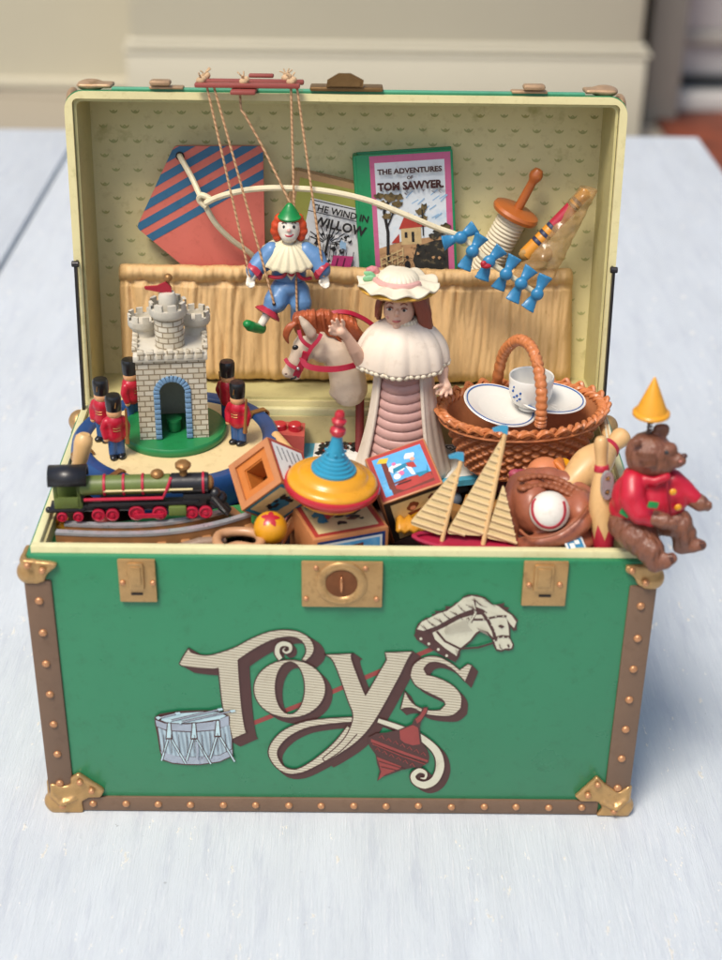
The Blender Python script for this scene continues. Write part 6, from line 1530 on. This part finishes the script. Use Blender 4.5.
# ---- sailing boat
sailm = mat('sail_cream', 'cfb684', .5, .08, 4, .1)
bt = thing('sailing_boat', 'toy sailing boat with three ribbed cream sails, blue pennants and red hull', 'toy boat', Z(465, 545, 3.1))
def bY(u, v): t = (541-v)/110; return Y(u, v, .36+.32*t)
def sail(pts, nm='sail'):
    P_ = [bY(u, v) for u, v in pts]; n = (P_[1]-P_[0]).cross(P_[2]-P_[0]).normalized(); n = n if n.y < 0 else -n
    x_ = V((1, 0, 0)); x_ = (x_-n*x_.dot(n)).normalized(); y_ = n.cross(x_); M = frame(P_[0], x_, y_, n); Mi = M.inverted()
    q_ = [(Mi @ p) for p in P_]; q_ = [(p.x, p.y) for p in q_]
    build(nm, MB().prism(rounded(q_, .05), M, -.04, .0), sailm, bt)
    # raised battens across the sail
    mb = MB(); dr2 = V((1, -.32)).normalized(); nn2 = V((-dr2.y, dr2.x)); cs = [V(p).dot(nn2) for p in q_]; c_ = min(cs)+.05
    while c_ < max(cs)-.04:
        pts_ = []
        for i in range(len(q_)):
            a, b_ = V(q_[i]), V(q_[(i+1) % len(q_)]); da, db = a.dot(nn2)-c_, b_.dot(nn2)-c_
            if da*db < 0: pts_.append(a+(b_-a)*(da/(da-db)))
        if len(pts_) == 2 and (pts_[0]-pts_[1]).length > .05: mb.tube([M @ V((p.x, p.y, .002)) for p in pts_], .018, 6)
        c_ += .073
    build('battens', mb, mat('sail_batten', 'cdb283', .5, .08, 5), bt)
sail([(460.5, 464), (462, 468), (442, 536), (409, 524)]); sail([(504.5, 434), (505.5, 438), (483, 536), (446, 534)]); sail([(503.5, 484), (517, 544), (485, 538)])
spar = mat('spar_wood', 'd3ad78', .45, .1)
build('mast', MB().tube([bY(441, 545), bY(461.5, 458)], .022, 8), spar, bt); build('mast', MB().tube([bY(483, 545), bY(506, 428)], .025, 8), spar, bt)
pnt = mat('pennant_blue', '3f93b4', .4)
for (u, v) in ((461.5, 458), (505.5, 431)):
    M = frame(bY(u, v), (1, 0, 0), (0, .2, 1), (0, -1, .2)); build('pennant', MB().prism([(.02, .05), (-.04, .055), (-.13, .02), (-.12, 0), (-.05, .0), (.02, -.03)], M, -.03, .03), pnt, bt)
hl = MB(); bow, stern = Y(413, 536, .36), Y(521, 547, .3); dx = (stern-bow); Lh = dx.length; dx.normalize(); dy_ = V((-dx.y, dx.x, 0)).normalized()
def hull(u, v):
    t = v; w_ = .17*math.sin(PI*min(1, t*1.05+.0))**.6 if t < .9 else .17*math.sin(PI*.945)**.6+.05
    a = PI*u; return bow+dx*Lh*t+dy_*(w_*math.cos(a))+V((0, 0, -.2*math.sin(a)*min(1, t*4+.1)))
hl.grid(hull, 16, 30); hl.grid(lambda u, v: bow+dx*Lh*v+dy_*((1-2*u)*(.165*math.sin(PI*min(1, v*1.05))**.6 if v < .9 else .1))+V((0, 0, -.03)), 6, 30)
hm_ = mat('hull_red', 'a31f3c', .35, .1, 4, .06, coat=.2)
build('hull', hl, hm_, bt)
build('gunwale', MB().tube([hull(1, t/20) for t in range(21)], .022, 8).tube([hull(0, t/20) for t in range(21)], .022, 8), hm_, bt)
p0, p1 = bow.lerp(stern, .28), bow.lerp(stern, .7)
0 and build('cabin', MB().box(frame((p0+p1)/2+V((0, 0, .02)), dx, dy_, (0, 0, 1)), ((p1-p0).length*.8, .1, .06), .012), mat('cabin_brown', '8a5a44', .5), bt)
m_ = MB(); q0 = Z(396, 531, 3.27)
vs = []; n_ = 11
for i in range(n_): 
    for j, (yy) in enumerate((0, .42)): vs.append(q0+V((.046*i, yy-.0+.01*i, (.05 if i % 2 else -.0)-.02*i*.3)))
m_.add(vs, [[2*i, 2*i+2, 2*i+3, 2*i+1] for i in range(n_-1)]); o = build('crinkled_tray', m_, mat('crinkle_yellow', 'cf8f28', .4, .1), None, 20); solidify(o, .05, -1)
tag(o, 'small crinkled amber yellow tray tucked behind the bow of the boat', 'crinkled tray')
# ---- baseball glove with ball
leather = mat('glove_leather', '99593f', .42, .14, 3, .35, 9, c2='6b3420', c2amt=.4, c2scale=3, coat=.15)
gy = .62; g = lambda u, v, dy=0: Y(u, v, gy+dy); k_ = kpx(g(550, 510))
gl = thing('baseball_glove', 'brown leather baseball glove lying open at the front right, behind the rim', 'baseball glove', Z(552, 540, 2.95))
m_ = MB()
ring = [(512, 548, -.12), (509, 525, .0), (511, 498, .16), (519, 481, .32), (533, 477, .36), (548, 476, .4), (563, 480, .38), (577, 488, .3), (589, 500, .16), (594, 516, .02), (592, 530, -.12), (588, 545, -.25)]
P_ = [g(*q_) for q_ in ring]; P_ = smooth_path(P_, 4)
for i in range(0, len(P_)-1): m_.ell(P_[i], (9+1.2*math.sin(i*1.3))*k_, n=12, m=8)
m_.tube(P_, 9*k_, 10)
m_.ell(g(551, 522, .12), (38*k_, .42, 17*k_), T(rot=(-28, 0, 0))); m_.ell(g(530, 500, .12), (20*k_, .34, 26*k_)); m_.ell(g(552, 512, .06), (40*k_, .34, 24*k_)); m_.ell(g(578, 512, .0), (17*k_, .3, 24*k_))
m_.chain([g(520, 545, -.2), g(540, 544, -.36), g(562, 537, -.38), g(582, 524, -.3), g(592, 512, -.12)], [8*k_, 9.5*k_, 10*k_, 10*k_, 8*k_])
m_.ell(g(576, 540, -.2), (20*k_, .2, 12*k_))
pb_ = g(549.5, 511, -.27)
def dent(p):
    d = p-pb_; L_ = d.length; R_ = .213
    n = noise.noise(p*5)*.012+noise.noise(V((p.x*3, p.y*9, p.z*9)))*.012
    if L_ < R_: p = pb_+d*(R_/max(L_, 1e-4))
    return p+d.normalized()*n
o = blob('leather_shell', m_, leather, gl, vox=.022, it=6, post=dent)
m_ = MB(); lc = mat('lacing_tan', '8f5233', .5, .15, 6, .2)
for k in range(11):
    t = k/10; p = g(522+58*t, 491-9*math.sin(PI*(t*.9+.1))+9*t, -.02+.1*math.sin(PI*t)); m_.ell(p, (.052, .075, .034), T(rot=(-20, 0, 25-50*t)))
    m_.ell(p+V((0, .08, .06)), (.045, .05, .03), T(rot=(-20, 0, 25-50*t)))
blob('web_lacing', m_, lc, gl, vox=.013, it=1)
build('seam', MB().tube([g(520, 530, -.3), g(532, 538, -.46), g(556, 534, -.52), g(576, 520, -.44), g(587, 505, -.26)], .014, 6, 4), lc, gl)
bl_ = thing('baseball', 'white baseball with red stitching held in the brown glove', 'baseball', pb_-V((0, 0, .19)))
R_ = .198; build('ball', MB().ell(pb_, R_, n=48, m=30), mat('baseball_white', 'dcd6ca', .45, .04, 3, .15, 14, c2='c9bda6', c2amt=.3, c2scale=5), bl_)
m_ = MB(); stitch = mat('stitch_red', 'b02a3c', .5)
vd = (CAM-pb_).normalized(); xs_ = V((1, 0, 0)); xs_ = (xs_-vd*xs_.dot(vd)).normalized(); ys_ = vd.cross(xs_)
def bp_t(x, y): z = math.sqrt(max(0, 1-x*x-y*y)); return pb_+(xs_*x+ys_*y+vd*z)*(R_+.002)
line = []
for i in range(41):
    a = math.radians(160+220*i/40); line.append((.78*math.cos(a)*(1-.0), .05+.78*math.sin(a) if math.sin(a) < 0 else .05+.5*math.sin(a)))
line = [(-.72, .62), (-.82, .35), (-.84, .05), (-.78, -.25), (-.62, -.52), (-.4, -.72), (-.1, -.82), (.2, -.8), (.45, -.66), (.64, -.42), (.74, -.12), (.74, .18), (.68, .48)]
lp3 = [(p.x, p.y) for p in smooth_path([(a, b_, 0) for a, b_ in line], 4)]
lp3 = [(x*min(1, .93/math.hypot(x, y)), y*min(1, .93/math.hypot(x, y))) for x, y in lp3]
m_.tube([bp_t(*p) for p in lp3], .006, 6)
for i in range(0, len(lp3)-1):
    x, y = lp3[i]; dx_, dy2 = lp3[i+1][0]-x, lp3[i+1][1]-y; l_ = math.hypot(dx_, dy2); nx, ny = -dy2/l_*.055, dx_/l_*.055; tx, ty_ = dx_/l_*.03, dy2/l_*.03
    for s_ in (-1, 1):
        e = (x+s_*nx+tx, y+s_*ny+ty_)
        if math.hypot(*e) < .97: m_.tube([bp_t(x, y), bp_t(*e)], .0075, 5)
build('stitching', m_, stitch, bl_)
# card tucked at the rim
p = Z(575, 545, 3.34); M = frame(p, V((.9, .3, 0)).normalized(), V((-.3, .9, .5)).normalized(), V((.1, -.45, .85)).normalized())
cdt = thing('printed_card', 'tiny white card printed blue, tucked in front of the baseball glove', 'card', p-V((0, 0, .1)))
build('card', MB().box(M, (.2, .16, .02), .004), mat('card_white', 'cfd2d0', .5), cdt)
pmesh(M, [(0, 'p', rect(-.08, -.06, .08, .06)), (1, 'p', rect(-.06, -.045, -.01, .02)), (1, 'p', rect(.0, .0, .05, .045))], [mat('card_blue', '2f7aa0', .5), pwhite], 'card_print', cdt, .0115, .001)
# ---- bowling pins
def pin(nm, label, base, head, L_, R_, red=True):
    ax_ = (head-base).normalized(); M = axis_frame(base, ax_, (0, -1, 0)); p_ = thing(nm, label, 'bowling pin', base, 'toy bowling pins')
    f = lambda r, z: (r*R_, z*L_)
    prof = [(0, 0), f(.55, .0), f(.62, .02), f(.72, .12), f(.9, .26), f(1, .38), f(.97, .47), f(.82, .58), f(.6, .68), f(.46, .75), f(.44, .8), f(.48, .86), f(.52, .92), f(.46, .965), f(.3, .992), (0, L_)]
    pf = smooth_path([(a, 0, b_) for a, b_ in prof], 3); build('pin', MB().lathe([(max(0, q_.x), q_.z) for q_ in pf], M, 36), maple, p_)
    build('neck_band', MB().lathe([f(.55, .715), f(.575, .72), f(.5, .765), f(.47, .768)], M, 36), bandred, p_)
    return p_, M, f
pm_, M, f = pin('bowling_pin', 'upright toy bowling pin with a red foot and steel key plate beside the bear', Y(603.5, 556, .3), Y(601, 436, .55), (Y(601, 436, .55)-Y(603.5, 556, .3)).length, .135)
zz_ = [0, .26]; m_ = MB()
n_ = 24; vs = []
for j in range(2):
    for i in range(n_):
        a = 2*PI*i/n_; z = .01 if j == 0 else (.3 if i % 4 == 0 else (.16 if i % 4 == 2 else .23)); r = (.6 if j == 0 else .72+.26*(z-.1)*4*.3+.16*max(0, z-.12)/.14)
        rr = {0: .66}.get(j, .74+(z-.12)*1.15); vs.append(M @ V((rr*1.02*.135*math.cos(a)+0, rr*1.02*.135*math.sin(a), z*f(0, 1)[1])))
m_.add(vs, [[i, (i+1) % n_, n_+(i+1) % n_, n_+i] for i in range(n_)]); build('red_foot', m_, bandred, pm_, 20)
kc = Y(607, 485, .29); xk = V((1, 0, -.0)); nk = V((.3, -1, .15)).normalized(); xk = V((1, .3, 0)).normalized(); yk = nk.cross(xk)
KMx = frame(kc, xk, yk, nk); steelk = mat('key_plate_steel', 'a9a9a8', .35, .1, metal=.4)
o8 = []
for i in range(40):
    a = 2*PI*i/40; r = .062+.035*abs(math.sin(a))**1.5; o8.append((r*math.cos(a)*.95, (r+.05*abs(math.sin(a)))*math.sin(a)))
h1_ = [(.03*math.cos(a), .07+.03*math.sin(a)) for a in [2*PI*i/14 for i in range(14)]][::-1]; h2_ = [(x, y-.14) for x, y in h1_]
build('key_plate', MB().prism(o8, KMx, -.02, .022, [h1_, h2_]), steelk, pm_); build('key_spindle', MB().cyl(KMx @ V((0, .07, -.01)), KMx @ V((0, .07, .03)), .014, n=10).cyl(KMx @ V((0, -.07, -.01)), KMx @ V((0, -.07, .03)), .014, n=10), gold, pm_)
ba, hd_ = Y(566, 489, .95), Y(625.5, 433, 1.55)
pin('bowling_pin', 'toy bowling pin leaning back behind the upright pin', ba, hd_, (hd_-ba).length, .205)
# ---- odd toys between basket and glove
ph_ = thing('little_doll', 'peach faced little doll with orange hair lying behind the baseball glove', 'little doll', Y(546, 488, 1.3)); pc = Y(545, 474, 1.3)
build('head', MB().ell(pc, (.2, .19, .18), n=28, m=18), mat('peach_plastic', 'c87c52', .4, .05), ph_); m_ = MB()
for k in range(9): m_.tube([pc+V((.09, -.05, .17)), pc+V((.17, -.13+.03*k, .1)), pc+V((.19, -.14+.035*k, -.06))], [.03, .04, .02], 7, 3)
blob('hair', m_, mat('orange_hair_light', 'c4702f', .5, .15, 8), ph_, vox=.014, it=1); build('eye', MB().ell(pc+V((-.02, -.175, .085)), (.02, .012, .02)), mat('eye_green', '3f5a4a', .4), ph_)
m_ = MB().cyl(Y(562, 470, 1.5), Y(562, 463, 1.5)+V((0, 0, .02)), .09); tag(build('yellow_checker', m_, ty), 'short amber yellow peg standing behind the peach faced little doll', 'peg')
m_ = MB(); random.seed(5)
for k in range(12): m_.ell(Y(515+18*(k % 4)/3, 474+9*(k//4)/2, 1.05+.05*(k % 2)), (.07, .06, .055))
tag(blob('rosette', m_, mat('rosette_pink', 'b0485a', .5, .15, 5), None, vox=.02, it=1), 'crumpled deep pink rosette between the tallest sail and the peach faced doll', 'rosette')
# lattice pieces
def lattice(nm, lb, u, v, y, rz, w_, m):
    p = Y(u, v, y); mb = MB(); M0 = Matrix.Translation(p) @ Matrix.Rotation(rz, 4, 'Z') @ Matrix.Rotation(.35, 4, 'X')
    for i in range(4): mb.box(M0 @ Matrix.Translation(((i-1.5)*w_/3, 0, 0)), (.045, w_*1.1, .05), .01); mb.box(M0 @ Matrix.Translation((0, (i-1.5)*w_/3, .003)), (w_*1.1, .045, .05), .01)
    tag(build(nm, mb, m), lb, 'lattice toy')
lattice('lattice_piece', 'red openwork lattice toy between the basket and the leaning bowling pin', 576, 461, 1.95, .4, .36, coral)
lattice('lattice_piece', 'darker red lattice toy low beside the leaning bowling pin', 592, 500, 1.0, .8, .3, tr__)
m_ = MB()
for k in range(6): a = 2*PI*k/6; m_.ell(Y(588, 449, 2.2)+V((.09*math.cos(a), .07*math.sin(a), 0)), (.06, .05, .03))
tag(blob('green_blossom', m_, grn, None, vox=.02, it=1), 'small dark green blossom shaped piece beside the basket foot', 'toy blossom')
random.seed(9)
scr = [('3f6f8a', 420, 505), ('8a3a34', 570, 478), ('b89a5a', 592, 470), ('5a6a70', 556, 455), ('a0603a', 470, 470), ('7a4a60', 606, 470), ('6a7a40', 300, 455), ('9a4a3a', 265, 440)]
for k, (c_, u, v) in enumerate(scr):
    p = Z(u, v, 2.85); m_ = MB().box(Matrix.Translation(p) @ Matrix.Rotation(random.random()*3, 4, 'Z') @ Matrix.Rotation(.3, 4, 'X'), (.3, .24, .22), .03)
cols_ = {'3f6f8a': 'dull blue', '8a3a34': 'brick red'}
st2 = MB(); random.seed(31); pal = []
for k, c_ in enumerate(('8a3a34', 'a0703a', '5a6470', '9a5a60', '7a6248')): pal.append(mat('jumble_%d' % k, c_, .5, .1, 5, .1))
for k in range(170):
    x, y = random.uniform(-2.7, 2.85), random.uniform(.35, 2.95); z = 2.6+random.random()*.1
    st2.mat(k % 5)
    M0 = Matrix.Translation((x, y, z)) @ Matrix.Rotation(random.random()*3, 4, 'Z') @ Matrix.Rotation(random.uniform(-.5, .5), 4, 'X')
    if k % 3: st2.box(M0, (random.uniform(.12, .3), random.uniform(.1, .22), random.uniform(.05, .16)), .015)
    else: st2.ell(M0 @ V((0, 0, 0)), random.uniform(.06, .1))
tag(build('jumbled_small_toys', st2, pal), 'dim jumble of small toy pieces filling the bottom of the chest', 'toy jumble', kind='stuff')
m_ = MB(); a = Y(598, 408, 2.6); b_ = Y(612, 452, 1.6)
m_.chain([a, b_], [.045, .05]); o = build('wooden_rod', m_, maple); tag(o, 'thin pale wooden rod leaning in the right corner behind the bowling pins', 'rod')
for i, (u0, u1) in enumerate(((606, 609), (609.5, 613))):
    o = build('white_cord', MB().tube([Y(u0-3, 418, 2.4), Y(u0, 430, 2.0), Y(u1, 452, 1.5)], .014, 6, 4), cordm)
    tag(o, ('left' if i == 0 else 'right')+' of two thin cream cords hanging beside the wooden rod in the corner', 'cord')
# ---- bear
fur = mat('bear_brown', '774a35', .42, .1, 3, .7, 6, stretch=(2, 2, .6), c2='5e3726', c2amt=.38, c2scale=4, coat=.15, dist=.07)
jack = mat('bear_jacket', 'b5142c', .42, .08, 2.5, .12, 5, coat=.12); yb = .12
k_ = kpx(Y(650, 490, yb)); e = lambda u, v, dy=0: Y(u, v, yb+dy)
be = thing('bear_figurine', 'brown bear figurine in red jacket and yellow cone hat sitting on the right corner', 'bear figurine', e(640, 545, .0))
def furp(s_):
    return lambda p: p+V((0, -1, 0))*0+V((noise.noise(V((p.x*15, p.y*15, p.z*5))), noise.noise(V((p.x*15+5, p.y*15, p.z*5))), 0))*s_
m_ = MB(); m_.ell(e(649, 453.5), (24*k_, 22*k_, 22.5*k_)); m_.chain([e(664, 458, -.05), e(676, 460, -.1), e(680, 460, -.11)], [14*k_, 8.5*k_, 6*k_]); m_.ell(e(668, 449, -.08), (9*k_, 9*k_, 7*k_)); m_.ell(e(655, 461, -.05), (21*k_, 17*k_, 15*k_)); m_.ell(e(645, 460, -.02), (19*k_, 17*k_, 15*k_))
m_.ell(e(661.5, 431, .02), (8.5*k_, 5*k_, 8.5*k_)); m_.ell(e(637, 443, -.14), (5*k_, 3*k_, 4.6*k_)); m_.chain([e(650, 466), e(650, 478)], [17*k_, 18*k_])
def ear_dent(p):
    c = e(662, 427, -.09); d = (p-c).length
    return furp(.014)(p)+(V((0, .05, 0))*(1-d/(4*k_)) if d < 4*k_ else V((0, 0, 0)))
blob('head', m_, fur, be, vox=.014, it=4, post=ear_dent)
m_ = MB(); m_.ell(e(684, 456, -.115), (3.4*k_, 3*k_, 2.8*k_)); build('nose', m_, mat('bear_nose', '4a2820', .3), be); build('mouth', MB().tube([e(684, 459, -.14), e(682, 463, -.15), e(675, 465, -.16)], .01, 6, 3), mat('bear_mouth', '3c1f18', .5), be)
build('tongue', MB().ell(e(680.5, 461.5, -.17), (2*k_, 1.6*k_, 1.6*k_)), mat('bear_mouth_pink', 'a8685a', .4), be)
build('eye', MB().ell(e(666.5, 452.5, -.25), 2.3*k_), black, be)
for k in range(7):
    v0 = 452+k*2.4; build('whisker_groove', MB().tube([e(636+k, v0+1, -.2+.02*abs(k-3)), e(646, v0+1.5-.3*k, -.24), e(656, v0-.6*k+2, -.235)], .01, 5, 3), fur, be)
cb = e(651, 415.5, 0); CMx = axis_frame(cb, (-.02, 0, 1))
build('cone_hat', MB().lathe([(0, 0), (.16, 0), (.175, .012), (.175, .035), (.16, .05), (.145, .055), (.012, .39), (0, .4)], CMx, 44), ty, be)
m_ = MB(); sp_ = [cb+V((.018*math.cos(t*1.25), .018*math.sin(t*1.25), .02-.27*t/40)) for t in range(41)]; m_.tube(sp_, .012, 6); m_.cyl(cb+V((0, 0, -.28)), cb+V((0, 0, -.22)), .03); build('spring', m_, mat('spring_steel', '5c4a42', .35, metal=.7), be)
# jacket
m_ = MB(); m_.ell(e(647, 498, .03), (36*k_, 30*k_, 32*k_)); m_.ell(e(668, 498, -.02), (20*k_, 20*k_, 24*k_)); m_.ell(e(650, 482, .02), (26*k_, 23*k_, 16*k_)); m_.ell(e(638, 508, .06), (30*k_, 25*k_, 20*k_)); m_.ell(e(661, 508, -.02), (20*k_, 19*k_, 18*k_))
m_.chain([e(633, 482, -.12), e(632, 499, -.22), e(640, 513, -.28), e(651, 518, -.3)], [13*k_, 13.5*k_, 12*k_, 9*k_])
m_.chain([e(672, 480, -.02), e(684, 490, -.06), e(694, 498, -.1)], [12*k_, 10.5*k_, 8.5*k_])
m_.chain([e(630, 474, .1), e(640, 479, -.14), e(655, 482, -.2), e(666, 477, -.17)], [7*k_, 6*k_, 5.5*k_, 5.5*k_])
blob('jacket', m_, jack, be, vox=.02, it=3, post=lambda p: p+V((0, -1, 0))*.022*noise.noise(V((p.x*4, p.y*3, p.z*7))))
build('jacket_opening', MB().tube([e(667, 480, -.2), e(668, 495, -.245), e(670, 512, -.26), e(668, 522, -.22)], .01, 6, 4), mat('jacket_crease', '8a0f22', .5), be)
for u, v, dy in ((673, 492, -.26), (678, 507.5, -.235)): build('button', MB().ell(e(u, v, dy), (3.6*k_, 1.8*k_, 3.6*k_)), ty, be)
for u, v, dy, rz in ((653, 505, -.41, 12), (625, 513, -.22, 30)): build('green_patch', MB().box(Matrix.Translation(e(u, v, dy)) @ Matrix.Rotation(math.radians(rz), 4, 'Y') @ Matrix.Rotation(math.radians(-18 if u < 640 else 8), 4, 'Z'), (.1, .03, .065), .01), cgreen, be)
# legs and paws
m_ = MB(); m_.ell(e(640, 521, .08), (32*k_, 26*k_, 17*k_)); m_.chain([e(625, 524, .0), e(638, 536, -.2), e(650, 550, -.34), e(656, 562, -.38)], [18*k_, 19*k_, 14.5*k_, 11*k_]); m_.chain([e(654, 562, -.36), e(664, 561, -.42), e(671, 558, -.44)], [9.5*k_, 8.5*k_, 6*k_])
m_.chain([e(660, 520, -.05), e(678, 524, -.14), e(684, 534, -.16), e(682, 545, -.16)], [16*k_, 15.5*k_, 12.5*k_, 10*k_]); m_.chain([e(682, 546, -.16), e(694, 545, -.2), e(700, 545, -.22)], [8.5*k_, 8*k_, 6.5*k_])
blob('legs', m_, fur, be, vox=.015, it=4, post=furp(.02))
def paw(p0, p1, p2, tips, nm='paw'):
    m_ = MB(); m_.chain([p0, p1, p2], [8.5*k_, 8.5*k_, 6*k_])
    for t_ in tips: m_.chain([p2, t_], [4.4*k_, 2.7*k_], 8)
    blob(nm, m_, fur, be, vox=.016, it=2, post=furp(.012))
paw(e(655, 518, -.32), e(664, 521, -.36), e(670, 523, -.38), [e(675, 521, -.42), e(676, 524, -.43), e(675, 527, -.42), e(671, 529, -.4)])
paw(e(693, 499, -.1), e(700, 503, -.13), e(705, 505, -.15), [e(710, 504, -.18), e(710.5, 507, -.18), e(708, 509.5, -.17)])
for (u0, v0, dy, n_) in ((668, 555, -.47, 4), (699, 542, -.26, 3)):
    for k in range(n_): build('toe_groove', MB().tube([e(u0+k*1.2, v0+k*3, dy-.03), e(u0+5+k*.4, v0+k*2.8, dy-.03)], .006, 5), mat('bear_mouth', '3c1f18', .5), be)
# ================================================================== to real size
bpy.context.view_layer.update()
done = set()
for o in bpy.data.objects:
    if o.type in ('CAMERA', 'LIGHT'): continue
    o.location = o.location*S
    if o.type == 'MESH' and o.data.name not in done:
        o.data.transform(Matrix.Scale(S, 4)); done.add(o.data.name)
